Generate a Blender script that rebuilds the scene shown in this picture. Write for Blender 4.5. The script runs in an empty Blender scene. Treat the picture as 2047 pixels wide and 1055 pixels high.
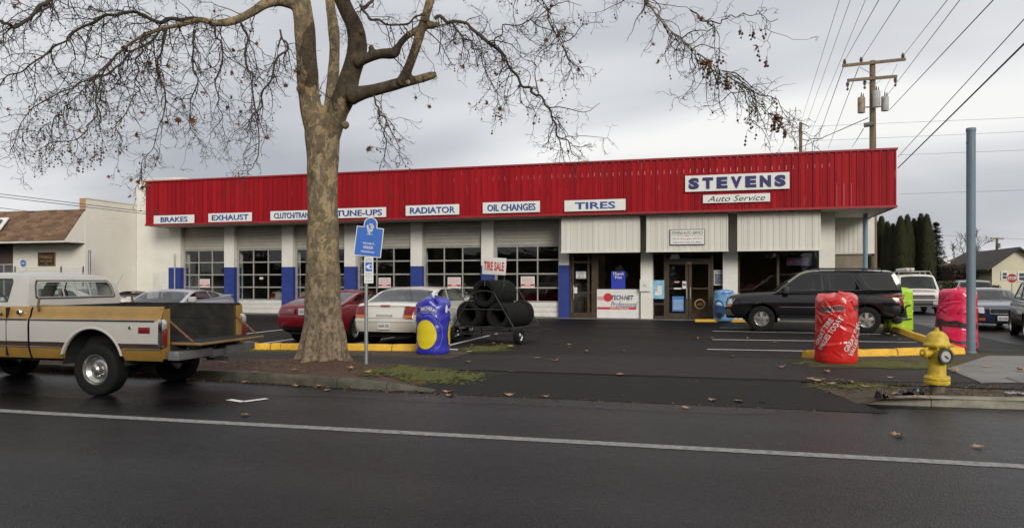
import bpy, bmesh, math, random
from mathutils import Vector, Matrix, noise
from mathutils.geometry import tessellate_polygon
R_ = math.radians
random.seed(7)
scene = bpy.context.scene
COL = scene.collection

# ------------------------------------------------------------------ camera
FPX, CX, HY, YAW, CAMH = 1450.0, 1023.5, 563.0, R_(15.4), 1.65
cam_d = bpy.data.cameras.new('camera'); cam = bpy.data.objects.new('camera', cam_d); COL.objects.link(cam)
cam_d.sensor_fit = 'HORIZONTAL'; cam_d.sensor_width = 36.0
cam_d.lens = 36.0 * FPX / 2047.0
cam_d.shift_y = (HY - 527.5) / 2047.0
cam_d.clip_end = 3000
cam.location = (0, 0, CAMH); cam.rotation_euler = (math.pi / 2, 0, YAW)
scene.camera = cam

# ------------------------------------------------------------------ world: overcast winter sky
SUN_EL, SUN_AZ = R_(22), R_(146)     # azimuth measured clockwise from +Y (behind the camera, to its right)
world = bpy.data.worlds.new('World'); scene.world = world; world.use_nodes = True
wn = world.node_tree; wn.nodes.clear()
def N(nt, typ, **kw):
    n = nt.nodes.new(typ)
    for k, v in kw.items(): setattr(n, k, v)
    return n
def mix_rgb(nt, fac, a, b, blend='MIX'):
    m = N(nt, 'ShaderNodeMix', data_type='RGBA', blend_type=blend)
    for s, v in ((m.inputs[0], fac), (m.inputs[6], a), (m.inputs[7], b)):
        if hasattr(v, 'links'): nt.links.new(v, s)
        elif isinstance(v, (int, float)): s.default_value = v
        else: s.default_value = (*v[:3], 1)
    return m.outputs[2]
def ramp(nt, fac, stops):
    r = N(nt, 'ShaderNodeValToRGB'); e = r.color_ramp.elements
    while len(e) < len(stops): e.new(0.5)
    for i, (p, c) in enumerate(stops):
        e[i].position = p
        e[i].color = (*c, 1) if len(c) == 3 else c
    nt.links.new(fac, r.inputs[0]); return r.outputs[0]
def math_n(nt, op, a, b=None):
    m = N(nt, 'ShaderNodeMath', operation=op)
    for i, v in enumerate((a, b)):
        if v is None: continue
        if hasattr(v, 'links'): nt.links.new(v, m.inputs[i])
        else: m.inputs[i].default_value = v
    return m.outputs[0]
sky = N(wn, 'ShaderNodeTexSky', sky_type='NISHITA', sun_disc=False)
sky.sun_elevation = SUN_EL; sky.sun_rotation = SUN_AZ; sky.air_density = 1.2; sky.dust_density = 3.0
tc = N(wn, 'ShaderNodeTexCoord')
sep = N(wn, 'ShaderNodeSeparateXYZ'); wn.links.new(tc.outputs['Generated'], sep.inputs[0])
zc = math_n(wn, 'ADD', math_n(wn, 'MAXIMUM', sep.outputs[2], 0.0), 0.22)
com = N(wn, 'ShaderNodeCombineXYZ')
wn.links.new(math_n(wn, 'DIVIDE', sep.outputs[0], zc), com.inputs[0])
wn.links.new(math_n(wn, 'DIVIDE', sep.outputs[1], zc), com.inputs[1])
mp = N(wn, 'ShaderNodeMapping'); wn.links.new(com.outputs[0], mp.inputs[0])
mp.inputs['Location'].default_value = (-0.33, 2.63, 2.27); mp.inputs['Rotation'].default_value = (0, 0, R_(25)); mp.inputs['Scale'].default_value = (0.75, 1.15, 1)
nz = N(wn, 'ShaderNodeTexNoise'); nz.inputs['Scale'].default_value = 0.7; nz.inputs['Detail'].default_value = 4; nz.inputs['Roughness'].default_value = 0.42; nz.inputs['Distortion'].default_value = 0.25
wn.links.new(mp.outputs[0], nz.inputs[0])
cloud = ramp(wn, nz.outputs[0], [(0.30, (0.232, 0.240, 0.266)), (0.42, (0.312, 0.318, 0.336)), (0.51, (0.405, 0.409, 0.420)), (0.60, (0.50, 0.498, 0.49))])
bg1 = N(wn, 'ShaderNodeBackground'); bg1.inputs[1].default_value = 0.10; wn.links.new(sky.outputs[0], bg1.inputs[0])
bg2 = N(wn, 'ShaderNodeBackground'); bg2.inputs[1].default_value = 1.22; wn.links.new(cloud, bg2.inputs[0])
ms = N(wn, 'ShaderNodeMixShader'); ms.inputs[0].default_value = 0.96
wn.links.new(bg1.outputs[0], ms.inputs[1]); wn.links.new(bg2.outputs[0], ms.inputs[2])
wo = N(wn, 'ShaderNodeOutputWorld'); wn.links.new(ms.outputs[0], wo.inputs[0])

sun_d = bpy.data.lights.new('sun', 'SUN'); sun_d.energy = 1.5; sun_d.angle = R_(22); sun_d.color = (1.0, 0.955, 0.89)
sun = bpy.data.objects.new('sun', sun_d); COL.objects.link(sun)
sdir = Vector((math.sin(SUN_AZ) * math.cos(SUN_EL), math.cos(SUN_AZ) * math.cos(SUN_EL), math.sin(SUN_EL)))
sun.rotation_euler = sdir.to_track_quat('Z', 'Y').to_euler()
vs = scene.view_settings; vs.view_transform = 'Standard'; vs.look = 'None'; vs.gamma = 1.0; vs.exposure = 0.66; vs.use_curve_mapping = False
scene.cycles.use_denoising = True
scene.cycles.max_bounces = 8; scene.cycles.transparent_max_bounces = 16; scene.cycles.caustics_reflective = False; scene.cycles.caustics_refractive = False

# ------------------------------------------------------------------ photo measurement helpers (photo pixel -> world point)
CF = (-math.sin(YAW), math.cos(YAW)); CR = (math.cos(YAW), math.sin(YAW))
def ray(x, y):
    u = (x - CX) / FPX
    return Vector((CR[0] * u + CF[0], CR[1] * u + CF[1], (HY - y) / FPX))
def gz(x, y, z=0.0):
    d = ray(x, y); p = d * ((z - CAMH) / d.z); return Vector((p.x, p.y, z))
def gy(x, y, Y):
    d = ray(x, y); p = d * (Y / d.y); return Vector((p.x, Y, p.z + CAMH))
def gd(x, y, D):
    p = ray(x, y) * D; return Vector((p.x, p.y, p.z + CAMH))

# ------------------------------------------------------------------ materials
MATS = {}
def mat(name, col, rough=0.6, metal=0.0, spec=0.5, var=0.0, vscale=6.0, bump=0.0, bscale=60.0, col2=None, emit=None, coat=0.0, sheen=0.0, stretch=None):
    """procedural surface: base colour broken up by two octaves of noise, optional fine relief"""
    if name in MATS: return MATS[name]
    m = bpy.data.materials.new(name); m.use_nodes = True; nt = m.node_tree; b = nt.nodes['Principled BSDF']
    b.inputs['Roughness'].default_value = rough; b.inputs['Metallic'].default_value = metal
    b.inputs['Specular IOR Level'].default_value = spec
    b.inputs['Coat Weight'].default_value = coat; b.inputs['Coat Roughness'].default_value = 0.06
    b.inputs['Base Color'].default_value = (*col, 1)
    if var > 0 or col2 or bump:
        t = N(nt, 'ShaderNodeTexCoord'); v = t.outputs['Object']
        if stretch:
            q = N(nt, 'ShaderNodeMapping'); q.inputs['Scale'].default_value = stretch; nt.links.new(v, q.inputs[0]); v = q.outputs[0]
    if var > 0 or col2:
        n1 = N(nt, 'ShaderNodeTexNoise'); n1.inputs['Scale'].default_value = vscale; n1.inputs['Detail'].default_value = 6; n1.inputs['Roughness'].default_value = 0.62
        nt.links.new(v, n1.inputs[0])
        c2 = col2 or tuple(max(0, c * (1 - var)) for c in col); c1 = col if col2 else tuple(min(1, c * (1 + var * 0.6)) for c in col)
        f = ramp(nt, n1.outputs[0], [(0.34, (0, 0, 0)), (0.66, (1, 1, 1))])
        nt.links.new(mix_rgb(nt, f, c2, c1), b.inputs['Base Color'])
        rr = N(nt, 'ShaderNodeMapRange'); rr.inputs[3].default_value = max(0.02, rough - 0.08); rr.inputs[4].default_value = min(1, rough + 0.08)
        nt.links.new(n1.outputs[0], rr.inputs[0]); nt.links.new(rr.outputs[0], b.inputs['Roughness'])
    if bump:
        n2 = N(nt, 'ShaderNodeTexNoise'); n2.inputs['Scale'].default_value = bscale; n2.inputs['Detail'].default_value = 4
        nt.links.new(v, n2.inputs[0])
        bp = N(nt, 'ShaderNodeBump'); bp.inputs['Strength'].default_value = bump; bp.inputs['Distance'].default_value = 0.02
        nt.links.new(n2.outputs[0], bp.inputs['Height']); nt.links.new(bp.outputs[0], b.inputs['Normal'])
    if emit:
        b.inputs['Emission Color'].default_value = (*col, 1); b.inputs['Emission Strength'].default_value = emit
    MATS[name] = m; return m
def glass(name, tint=(0.75, 0.8, 0.8), rough=0.02, refl=1.0):
    if name in MATS: return MATS[name]
    m = bpy.data.materials.new(name); m.use_nodes = True; nt = m.node_tree; nt.nodes.clear()
    tr = N(nt, 'ShaderNodeBsdfTransparent'); tr.inputs[0].default_value = (*tint, 1)
    gl = N(nt, 'ShaderNodeBsdfGlossy'); gl.inputs['Roughness'].default_value = rough; gl.inputs[0].default_value = (refl, refl, refl, 1)
    mx = N(nt, 'ShaderNodeMixShader'); o = N(nt, 'ShaderNodeOutputMaterial')
    geo = N(nt, 'ShaderNodeNewGeometry')      # Schlick reflectance, the same from either side of the thin pane
    dt = N(nt, 'ShaderNodeVectorMath', operation='DOT_PRODUCT'); nt.links.new(geo.outputs['Normal'], dt.inputs[0]); nt.links.new(geo.outputs['Incoming'], dt.inputs[1])
    sch = math_n(nt, 'ADD', 0.055, math_n(nt, 'MULTIPLY', 0.9, math_n(nt, 'POWER', math_n(nt, 'SUBTRACT', 1.0, math_n(nt, 'ABSOLUTE', dt.outputs['Value'])), 5.0)))
    tn = N(nt, 'ShaderNodeTexCoord'); nn = N(nt, 'ShaderNodeTexNoise'); nn.inputs['Scale'].default_value = 2.2
    nt.links.new(tn.outputs['Object'], nn.inputs[0]); bp = N(nt, 'ShaderNodeBump'); bp.inputs['Strength'].default_value = 0.04; bp.inputs['Distance'].default_value = 0.05
    nt.links.new(nn.outputs[0], bp.inputs['Height']); nt.links.new(bp.outputs[0], gl.inputs['Normal'])
    nt.links.new(sch, mx.inputs[0]); nt.links.new(tr.outputs[0], mx.inputs[1]); nt.links.new(gl.outputs[0], mx.inputs[2]); nt.links.new(mx.outputs[0], o.inputs[0])
    MATS[name] = m; return m

# ------------------------------------------------------------------ mesh builder
class MB:
    def __init__(s): s.v = []; s.f = []
    def add(s, vs, fs):
        o = len(s.v); s.v += [tuple(p) for p in vs]; s.f += [tuple(i + o for i in f) for f in fs]; return s
    def box(s, c, d, rz=0.0, rot=None):
        hx, hy, hz = d[0] / 2, d[1] / 2, d[2] / 2
        P = [Vector((sx * hx, sy * hy, sz * hz)) for sz in (-1, 1) for sy in (-1, 1) for sx in (-1, 1)]
        q = rot if rot is not None else Matrix.Rotation(rz, 3, 'Z')
        return s.add([q @ p + Vector(c) for p in P], [(0, 2, 3, 1), (4, 5, 7, 6), (0, 1, 5, 4), (2, 6, 7, 3), (0, 4, 6, 2), (1, 3, 7, 5)])
    def bb(s, x0, x1, y0, y1, z0, z1): return s.box(((x0 + x1) / 2, (y0 + y1) / 2, (z0 + z1) / 2), (abs(x1 - x0), abs(y1 - y0), abs(z1 - z0)))
    def cham(s, x0, x1, y0, y1, z0, z1, b=0.02):
        """box with bevelled edges"""
        b = min(b, (x1 - x0) / 2.01, (y1 - y0) / 2.01, (z1 - z0) / 2.01)
        bm = bmesh.new(); bmesh.ops.create_cube(bm, size=1)
        for w in bm.verts: w.co = Vector(((x0 + x1) / 2 + w.co.x * (x1 - x0), (y0 + y1) / 2 + w.co.y * (y1 - y0), (z0 + z1) / 2 + w.co.z * (z1 - z0)))
        bmesh.ops.bevel(bm, geom=bm.edges[:], offset=b, segments=2, affect='EDGES', profile=0.6)
        bm.verts.index_update(); s.add([w.co[:] for w in bm.verts], [[w.index for w in f.verts] for f in bm.faces]); bm.free(); return s
    def tube(s, path, rad, n=8, caps=True):
        path = [Vector(p) for p in path]
        if not hasattr(rad, '__len__'): rad = [rad] * len(path)
        rings = []; up = None
        for i, p in enumerate(path):
            t = (path[min(i + 1, len(path) - 1)] - path[max(i - 1, 0)])
            t = t.normalized() if t.length > 1e-9 else Vector((0, 0, 1))
            if up is None: up = Vector((0, 0, 1)) if abs(t.z) < 0.9 else Vector((1, 0, 0))
            a = t.cross(up)
            if a.length < 1e-4: a = t.cross(Vector((1, 0, 0)))
            a.normalize(); b = a.cross(t).normalized(); up = b
            rings.append([p + (a * math.cos(k * 2 * math.pi / n) + b * math.sin(k * 2 * math.pi / n)) * rad[i] for k in range(n)])
        fs = [(i * n + k, i * n + (k + 1) % n, (i + 1) * n + (k + 1) % n, (i + 1) * n + k) for i in range(len(path) - 1) for k in range(n)]
        if caps: fs += [tuple(range(n))[::-1], tuple((len(path) - 1) * n + k for k in range(n))]
        return s.add([p for r in rings for p in r], fs)
    def cyl(s, p0, p1, r0, r1=None, n=16): return s.tube([p0, p1], [r0, r0 if r1 is None else r1], n)
    def lathe(s, prof, n=24, c=(0, 0, 0), axis='Z'):
        vs = []
        for r, z in prof:
            for k in range(n):
                a = 2 * math.pi * k / n; x, y = r * math.cos(a), r * math.sin(a)
                p = (x, y, z) if axis == 'Z' else ((x, z, y) if axis == 'Y' else (z, x, y))
                vs.append((p[0] + c[0], p[1] + c[1], p[2] + c[2]))
        fs = [(i * n + k, i * n + (k + 1) % n, (i + 1) * n + (k + 1) % n, (i + 1) * n + k) for i in range(len(prof) - 1) for k in range(n)]
        return s.add(vs, fs)
    def poly(s, pts, holes=(), fn=None, thick=0.0, tfn=None):
        """flat outline with holes (2-D points), mapped by fn to 3-D; with thick a second face tfn(p) and side walls"""
        loops = [[Vector((p[0], p[1], 0)) for p in lp] for lp in [pts, *holes]]
        flat = [p for lp in loops for p in lp]; tri = tessellate_polygon(loops)
        s.add([fn(p.x, p.y) for p in flat], tri)
        if tfn:
            s.add([tfn(p.x, p.y) for p in flat], [t[::-1] for t in tri])
            o = 0
            for lp in loops:
                n = len(lp); s.add([fn(p.x, p.y) for p in lp] + [tfn(p.x, p.y) for p in lp], [(k, (k + 1) % n, n + (k + 1) % n, n + k) for k in range(n)])
        return s
    def grid(s, P, closed_j=False):
        ni, nj = len(P), len(P[0]); J = nj if closed_j else nj - 1
        return s.add([p for r in P for p in r], [(i * nj + j, i * nj + (j + 1) % nj, (i + 1) * nj + (j + 1) % nj, (i + 1) * nj + j) for i in range(ni - 1) for j in range(J)])
    def build(s, name, m, parent=None, smooth=True, angle=38, loc=None, rz=0.0, recalc=True):
        me = bpy.data.meshes.new(name); me.from_pydata(s.v, [], s.f); me.validate()
        if recalc:
            bm = bmesh.new(); bm.from_mesh(me); bmesh.ops.recalc_face_normals(bm, faces=bm.faces[:]); bm.to_mesh(me); bm.free()
        if smooth:
            me.polygons.foreach_set('use_smooth', [True] * len(me.polygons)); me.set_sharp_from_angle(angle=R_(angle))
        me.materials.append(m)
        o = bpy.data.objects.new(name, me); COL.objects.link(o)
        if parent: o.parent = parent
        if loc: o.location = loc
        o.rotation_euler.z = rz
        return o
def tag(o, label=None, cat=None, group=None, kind=None):
    if label: o['label'] = label
    if cat: o['category'] = cat
    if group: o['group'] = group
    if kind: o['kind'] = kind
    return o
def empty(name, loc=(0, 0, 0), rz=0.0, label=None, cat=None, group=None):
    o = bpy.data.objects.new(name, None); COL.objects.link(o); o.location = loc; o.rotation_euler.z = rz; o.empty_display_size = 0.2
    return tag(o, label, cat, group)
def dup(o, parent=None):
    c = o.copy(); COL.objects.link(c)
    if parent: c.parent = parent
    for ch in o.children: dup(ch, c)
    return c
def inst(o, loc, parent=None, scale=None, rz=None):
    """another object sharing a mesh"""
    c = o.copy(); COL.objects.link(c); c.location = loc
    if parent is not None: c.parent = parent
    if scale: c.scale = scale
    if rz is not None: c.rotation_euler.z = rz
    return c
def struct(o, label=None): return tag(o, label, None, None, 'structure')

_tc = {}
def text2d(txt, w=None, h=None, bold=0.0, shear=0.0, spacing=1.0, extr=0.0, cut=False):
    """lettering outline as flat mesh data fitted to width w and cap height h, centred on 0,0 (x right, y up)"""
    key = (txt, bold, shear, spacing)
    if key not in _tc:
        cu = bpy.data.curves.new('lettering', 'FONT'); cu.body = txt; cu.offset = bold; cu.shear = shear; cu.space_character = spacing
        cu.align_x = 'CENTER'; cu.resolution_u = 3; cu.space_line = 0.9
        ob = bpy.data.objects.new('lettering', cu); COL.objects.link(ob)
        dg = bpy.context.evaluated_depsgraph_get(); dg.update()
        me = bpy.data.meshes.new_from_object(ob.evaluated_get(dg))
        _tc[key] = ([tuple(v.co) for v in me.vertices], [tuple(p.vertices) for p in me.polygons])
        bpy.data.objects.remove(ob); bpy.data.curves.remove(cu); bpy.data.meshes.remove(me)
    V, Fc = _tc[key]
    xs = [v[0] for v in V]; ys = [v[1] for v in V]
    sx = (w / (max(xs) - min(xs))) if w else None; sy = (h / (max(ys) - min(ys))) if h else None
    sx = sx or sy; sy = sy or sx
    cx, cy = (max(xs) + min(xs)) / 2, (max(ys) + min(ys)) / 2
    return [((x - cx) * sx, (y - cy) * sy) for x, y, z in V], Fc
def text_on(mb, txt, fn, w=None, h=None, **kw):
    V, Fc = text2d(txt, w, h, **kw); mb.add([fn(x, y) for x, y in V], Fc); return mb
# ================================================================== SETTING
def asphalt(name, c0, c1, r0, r1, patch=0.35, speck=1.0, moss=None, spec=0.12, lanes=False):
    if name in MATS: return MATS[name]
    m = bpy.data.materials.new(name); m.use_nodes = True; nt = m.node_tree; b = nt.nodes['Principled BSDF']
    t = N(nt, 'ShaderNodeTexCoord'); v = t.outputs['Object']
    def noi(sc, det=5, ro=0.6, src=v):
        n = N(nt, 'ShaderNodeTexNoise'); n.inputs['Scale'].default_value = sc; n.inputs['Detail'].default_value = det; n.inputs['Roughness'].default_value = ro
        nt.links.new(src, n.inputs[0]); return n.outputs[0]
    q = N(nt, 'ShaderNodeMapping'); q.inputs['Scale'].default_value = (0.25, 1.3, 1); nt.links.new(v, q.inputs[0])
    big = noi(patch, 5, 0.6, q.outputs[0])
    fb = ramp(nt, big, [(0.36, (0, 0, 0)), (0.62, (1, 1, 1))])
    col = mix_rgb(nt, fb, c0, c1)
    sp = N(nt, 'ShaderNodeTexVoronoi'); sp.inputs['Scale'].default_value = 60; nt.links.new(v, sp.inputs[0])
    stone = mix_rgb(nt, 0.5 * speck, (0.5, 0.5, 0.5), sp.outputs['Color'])
    hs = N(nt, 'ShaderNodeHueSaturation'); hs.inputs['Saturation'].default_value = 0.12; nt.links.new(stone, hs.inputs['Color'])
    col = mix_rgb(nt, 1.0, col, hs.outputs[0], 'OVERLAY')
    col = mix_rgb(nt, ramp(nt, noi(28, 4, .7), [(.62, (0, 0, 0)), (.74, (.5, .5, .5))]), col, tuple(min(1, c * 3.2) for c in c1))
    mid = noi(4, 7, 0.72)
    col = mix_rgb(nt, ramp(nt, mid, [(0.32, (0.75, 0.75, 0.75)), (0.56, (0.05, 0.05, 0.05))]), col, tuple(c * 0.5 for c in c0))
    if lanes:      # tyre-polished tracks along the street and scattered oil drips
        sx = N(nt, 'ShaderNodeSeparateXYZ'); nt.links.new(v, sx.inputs[0])
        wv = math_n(nt, 'SINE', math_n(nt, 'MULTIPLY', math_n(nt, 'ADD', sx.outputs[1], math_n(nt, 'MULTIPLY', noi(.25, 3), .8)), 3.6))
        col = mix_rgb(nt, math_n(nt, 'MULTIPLY', math_n(nt, 'MAXIMUM', wv, 0.0), math_n(nt, 'MULTIPLY', noi(.9, 5), .7)), col, tuple(c * 1.9 for c in c1))
        vo = N(nt, 'ShaderNodeTexVoronoi'); vo.inputs['Scale'].default_value = .9; vo.inputs['Randomness'].default_value = 1; nt.links.new(v, vo.inputs[0])
        oil = ramp(nt, math_n(nt, 'ADD', vo.outputs['Distance'], math_n(nt, 'MULTIPLY', noi(9, 5), .12)), [(.10, (.75, .75, .75)), (.16, (0, 0, 0))])
        col = mix_rgb(nt, oil, col, tuple(c * .35 for c in c0))
    if moss:
        ms_ = noi(1.1, 6, 0.65)
        col = mix_rgb(nt, ramp(nt, ms_, [(moss, (0, 0, 0)), (moss + 0.1, (1, 1, 1))]), col, (0.045, 0.055, 0.015))
    nt.links.new(col, b.inputs['Base Color'])
    rr = N(nt, 'ShaderNodeMapRange'); rr.inputs[1].default_value = 0.3; rr.inputs[2].default_value = 0.7; rr.inputs[3].default_value = r0; rr.inputs[4].default_value = r1
    nt.links.new(mix_rgb(nt, 0.35, big, mid), rr.inputs[0]); nt.links.new(rr.outputs[0], b.inputs['Roughness'])
    bp = N(nt, 'ShaderNodeBump'); bp.inputs['Strength'].default_value = 0.55; bp.inputs['Distance'].default_value = 0.012
    nt.links.new(sp.outputs['Distance'], bp.inputs['Height'])
    bp2 = N(nt, 'ShaderNodeBump'); bp2.inputs['Strength'].default_value = 0.25; bp2.inputs['Distance'].default_value = 0.05
    nt.links.new(noi(3.0, 4), bp2.inputs['Height']); nt.links.new(bp.outputs[0], bp2.inputs['Normal']); nt.links.new(bp2.outputs[0], b.inputs['Normal'])
    b.inputs['Specular IOR Level'].default_value = spec
    MATS[name] = m; return m
A_STREET = asphalt('street_asphalt', (0.0060, 0.0056, 0.0059), (0.0125, 0.0117, 0.0120), 0.20, 0.52, 0.42, spec=0.18, lanes=True)
A_PATCH = asphalt('street_patch_asphalt', (0.0045, 0.0043, 0.0047), (0.0085, 0.0081, 0.0088), 0.18, 0.48, 0.8, 0.8, spec=0.24)
A_LOT = asphalt('lot_asphalt', (0.0065, 0.0056, 0.0052), (0.0120, 0.0103, 0.0095), 0.42, 0.7, 0.6)
A_WALK = asphalt('sidewalk_asphalt', (0.018, 0.0153, 0.0145), (0.028, 0.024, 0.023), 0.5, 0.75, 0.5, 0.8)
A_APRON = asphalt('apron_asphalt', (0.0080, 0.0072, 0.0066), (0.0150, 0.0135, 0.0125), 0.5, 0.75, 0.9, 1.0, moss=0.64)
M_CONC = mat('concrete', (0.185, 0.175, 0.16), 0.6, vscale=2.2, bump=0.3, bscale=90, col2=(0.105, 0.10, 0.09))
M_KERB = mat('old_kerb_concrete', (0.10, 0.092, 0.07), 0.85, vscale=4, bump=0.6, bscale=40, col2=(0.035, 0.034, 0.02))
M_KERB2 = mat('kerb_concrete', (0.27, 0.25, 0.20), 0.8, vscale=5, bump=0.4, bscale=60, col2=(0.15, 0.135, 0.10))
M_DIRT = mat('mulch', (0.105, 0.047, 0.026), 0.95, vscale=22, bump=1.0, bscale=70, col2=(0.035, 0.02, 0.012))
M_DIRT2 = mat('bare_dirt', (0.085, 0.055, 0.030), 0.95, vscale=9, bump=1.0, bscale=60, col2=(0.03, 0.024, 0.014))
M_MOSS = mat('moss_green', (0.105, 0.118, 0.004), 0.95, vscale=14, bump=1.0, bscale=120, col2=(0.045, 0.046, 0.005))
M_GRASS = mat('winter_grass', (0.07, 0.085, 0.025), 0.95, vscale=3, bump=0.8, bscale=30, col2=(0.05, 0.05, 0.03))
M_LINE = mat('worn_white_line', (0.29, 0.28, 0.27), 0.7, vscale=14, bump=0.3, bscale=90, col2=(0.12, 0.117, 0.115))
M_PAINT = mat('white_paint_line', (0.72, 0.72, 0.70), 0.6, var=0.25, vscale=16)
M_YEL = mat('yellow_kerb_paint', (0.72, 0.42, 0.02), 0.55, vscale=7, bump=0.3, bscale=50, col2=(0.55, 0.30, 0.015))

def sheet(name, pts, z, m, label=None):
    mb = MB(); mb.poly(pts, fn=lambda x, y: (x, y, z)); o = mb.build(name, m, smooth=False); 
    return struct(o, label)
sheet('ground', [(-1500, -1500), (1500, -1500), (1500, 1500), (-1500, 1500)], -0.03, M_GRASS)
sheet('street', [(-260, -13), (260, -13), (260, 10.9), (20, 10.9), (20, 260), (7.6, 260), (7.6, 10.9), (-260, 10.9)], 0.0, A_STREET)
sheet('far_pavement', [(-260, -16.5), (260, -16.5), (260, -13), (-260, -13)], 0.1, A_WALK)
# parking lot with its sloping side edge towards the side street
mb = MB(); ys = [11.9, 14, 18, 24, 30, 40, 60]
mb.grid([[(x, y, z) for x, z in ((-70, .12), (-30, .12), (5.6, .12), (6.6, .10), (7.7, .004))] for y in ys])
struct(mb.build('parking_lot', A_LOT, smooth=True))
# sidewalk strip (lighter asphalt) following the measured edges
mb = MB()
sw = [(-70, 11.95, 13.95), (-10, 11.95, 14.0), (-5, 11.95, 13.75), (-1.5, 11.97, 14.95), (1.7, 12.08, 14.0), (4.2, 12.5, 14.5), (5.3, 12.9, 15.6)]
sw = [(-70, 11.95, 13.6), (-10, 11.95, 13.65), (-6, 11.95, 13.75), (-4.6, 11.95, 14.5), (-2, 11.97, 14.9), (1.2, 12.05, 15.2), (1.9, 12.1, 13.95), (4.2, 12.5, 14.35), (4.8, 12.65, 14.5)]
mb.grid([[(x, a + (b - a) * k / 4, 0.1245) for k in range(5)] for x, a, b in sw])
struct(mb.build('sidewalk', A_WALK, smooth=False))
TREE = gz(647, 722, 0.15)
# driveway apron, sloping up from the gutter
def apron_z(y): return 0.006 + 0.114 * max(0.0, min(1.0, (y - 10.05) / 1.9)) ** 0.9
def sst(a, b, x): t = max(0.0, min(1.0, (x - a) / (b - a))); return t * t * (3 - 2 * t)
def strip_z(x, y): return (.137 + 0.10 * math.exp(-((x - TREE.x) ** 2 / 1.8 + (y - TREE.y) ** 2 / 0.4))) * (1 - sst(-5.3, -4.1, x)) + (apron_z(y) - .02) * sst(-5.3, -4.1, x)
def dirt_z(x, y): xe = 2.1 - .45 * (y - 10.1); t = sst(xe - .35, xe + .45, x); return (apron_z(y) - .03) * (1 - t) + .105 * t
mb = MB(); P = []
for i in range(27):
    x = -4.6 + i * 6.8 / 26; row = []
    for j in range(9):
        t = j / 8; y = 10.0 + t * 2.1; xe = 2.1 - .45 * (y - 10.1); row.append((-4.6 + (xe + 4.6) * i / 26, y, apron_z(y)))
    P.append(row)
mb.grid(P); struct(mb.build('driveway_apron', A_APRON))
# planting strips
def dirt_strip(name, m, x0, x1, yf0, yf1, zf, nx, ny, amp):
    mb = MB(); P = []
    for i in range(nx + 1):
        x = x0 + (x1 - x0) * i / nx; a, b = yf0(x), yf1(x)
        P.append([(x, a + (b - a) * j / ny, zf(x, a + (b - a) * j / ny) + amp * noise.noise(Vector((x * 3.1, (a + (b - a) * j / ny) * 3.1, 1.7))) * math.sin(math.pi * j / ny) ** 0.4 ) for j in range(ny + 1)])
    mb.grid(P); return struct(mb.build(name, m))
dirt_strip('mulch_strip', M_DIRT, -26, -4.05, lambda x: 10.56 - .2 * sst(-7.6, -6, x) - .27 * sst(-5.0, -4.2, x), lambda x: 12.0 - .2 * sst(-5, -3.8, x), strip_z, 160, 16, 0.016)
dirt_strip('dirt_strip', M_DIRT2, 0.9, 9.0, lambda x: 10.40 + 0.35 * max(0, min(1, (x - 1.55) / 1.5)) + 0.06 * max(0, x - 3), lambda x: 12.06 + 0.13 * max(0, x - 1.2), dirt_z, 80, 18, 0.012)
# dirt band between the sidewalk and the yellow kerbs, left and right
dirt_strip('dirt_band', M_DIRT2, -16, -5.0, lambda x: 13.55, lambda x: 14.55 + 0.14 * (x + 9), lambda x, y: 0.127, 60, 6, 0.008)
dirt_strip('dirt_band', M_DIRT2, 1.7, 5.6, lambda x: 13.92 + 0.16 * (x - 1.8), lambda x: 15.8 + 0.45 * (x - 1.9), lambda x, y: 0.129, 40, 8, 0.008)

# kerbs of separate stones
def kerb(name, pts, w, stones, m, seed=0, gap=0.012, hts=None):
    """pts: front edge line (x, y, ztop); stones: break positions along the line as fractions"""
    root = empty(name, (0, 0, 0)); struct(root); rr = random.Random(seed)
    segl = [0]
    for a, b in zip(pts, pts[1:]): segl.append(segl[-1] + (Vector(b[:2]) - Vector(a[:2])).length)
    T = segl[-1]
    def at(s):
        s = max(0, min(T, s))
        for k in range(len(pts) - 1):
            if s <= segl[k + 1] + 1e-9:
                u = (s - segl[k]) / (segl[k + 1] - segl[k]); a, b = Vector(pts[k]), Vector(pts[k + 1]); d = (b - a); d.z = 0; d.normalize()
                return a + (Vector(pts[k + 1]) - a) * u, Vector((-d.y, d.x, 0))
    for a, b in zip(stones, stones[1:]):
        mb = MB(); n = 5; s0, s1 = a * T + gap / 2, b * T - gap / 2; dy = rr.uniform(-0.012, 0.012); dz = rr.uniform(-0.006, 0.006); P = []
        for i in range(n + 1):
            p, nn = at(s0 + (s1 - s0) * i / n); zt = p.z + dz + 0.004 * rr.uniform(-1, 1); p = Vector((p.x, p.y, 0)) + nn * dy
            sec = [(-0.012, -0.02), (-0.004, zt * 0.45), (0.008, zt - 0.03), (0.035, zt - 0.002), (w - 0.03, zt), (w, zt - 0.02), (w, -0.02)]
            P.append([p + nn * q + Vector((0, 0, h)) for q, h in sec])
        mb.grid(P); mb.add(P[0], [tuple(range(7))]); mb.add(P[-1], [tuple(range(7))])
        mb.build('kerb_stone', m, root, angle=40)
    return root
kerb('kerb', [(-26, 10.42, .15), (-7.6, 10.40, .15), (-6.2, 10.25, .15), (-5.2, 10.15, .145), (-4.6, 10.10, .10), (-4.0, 10.06, .03)], 0.17, [0, .09, .18, .265, .35, .43, .51, .59, .667, .735, .80, .865, .925, 0.965, 1.0], M_KERB, 3)
kk = [gz(1672, 806, .0), gz(1740, 807, 0), gz(1815, 810, 0), gz(1976, 816, 0), gz(2047, 818, 0), gz(2200, 818, 0), gz(2500, 805, 0)]
kerb('kerb', [(p.x, p.y, z) for p, z in zip(kk, (.012, .05, .12, .135, .135, .13, .12))], 0.17, [0, .205, .42, .53, .70, .86, 1.0], M_KERB2, 5)
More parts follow.
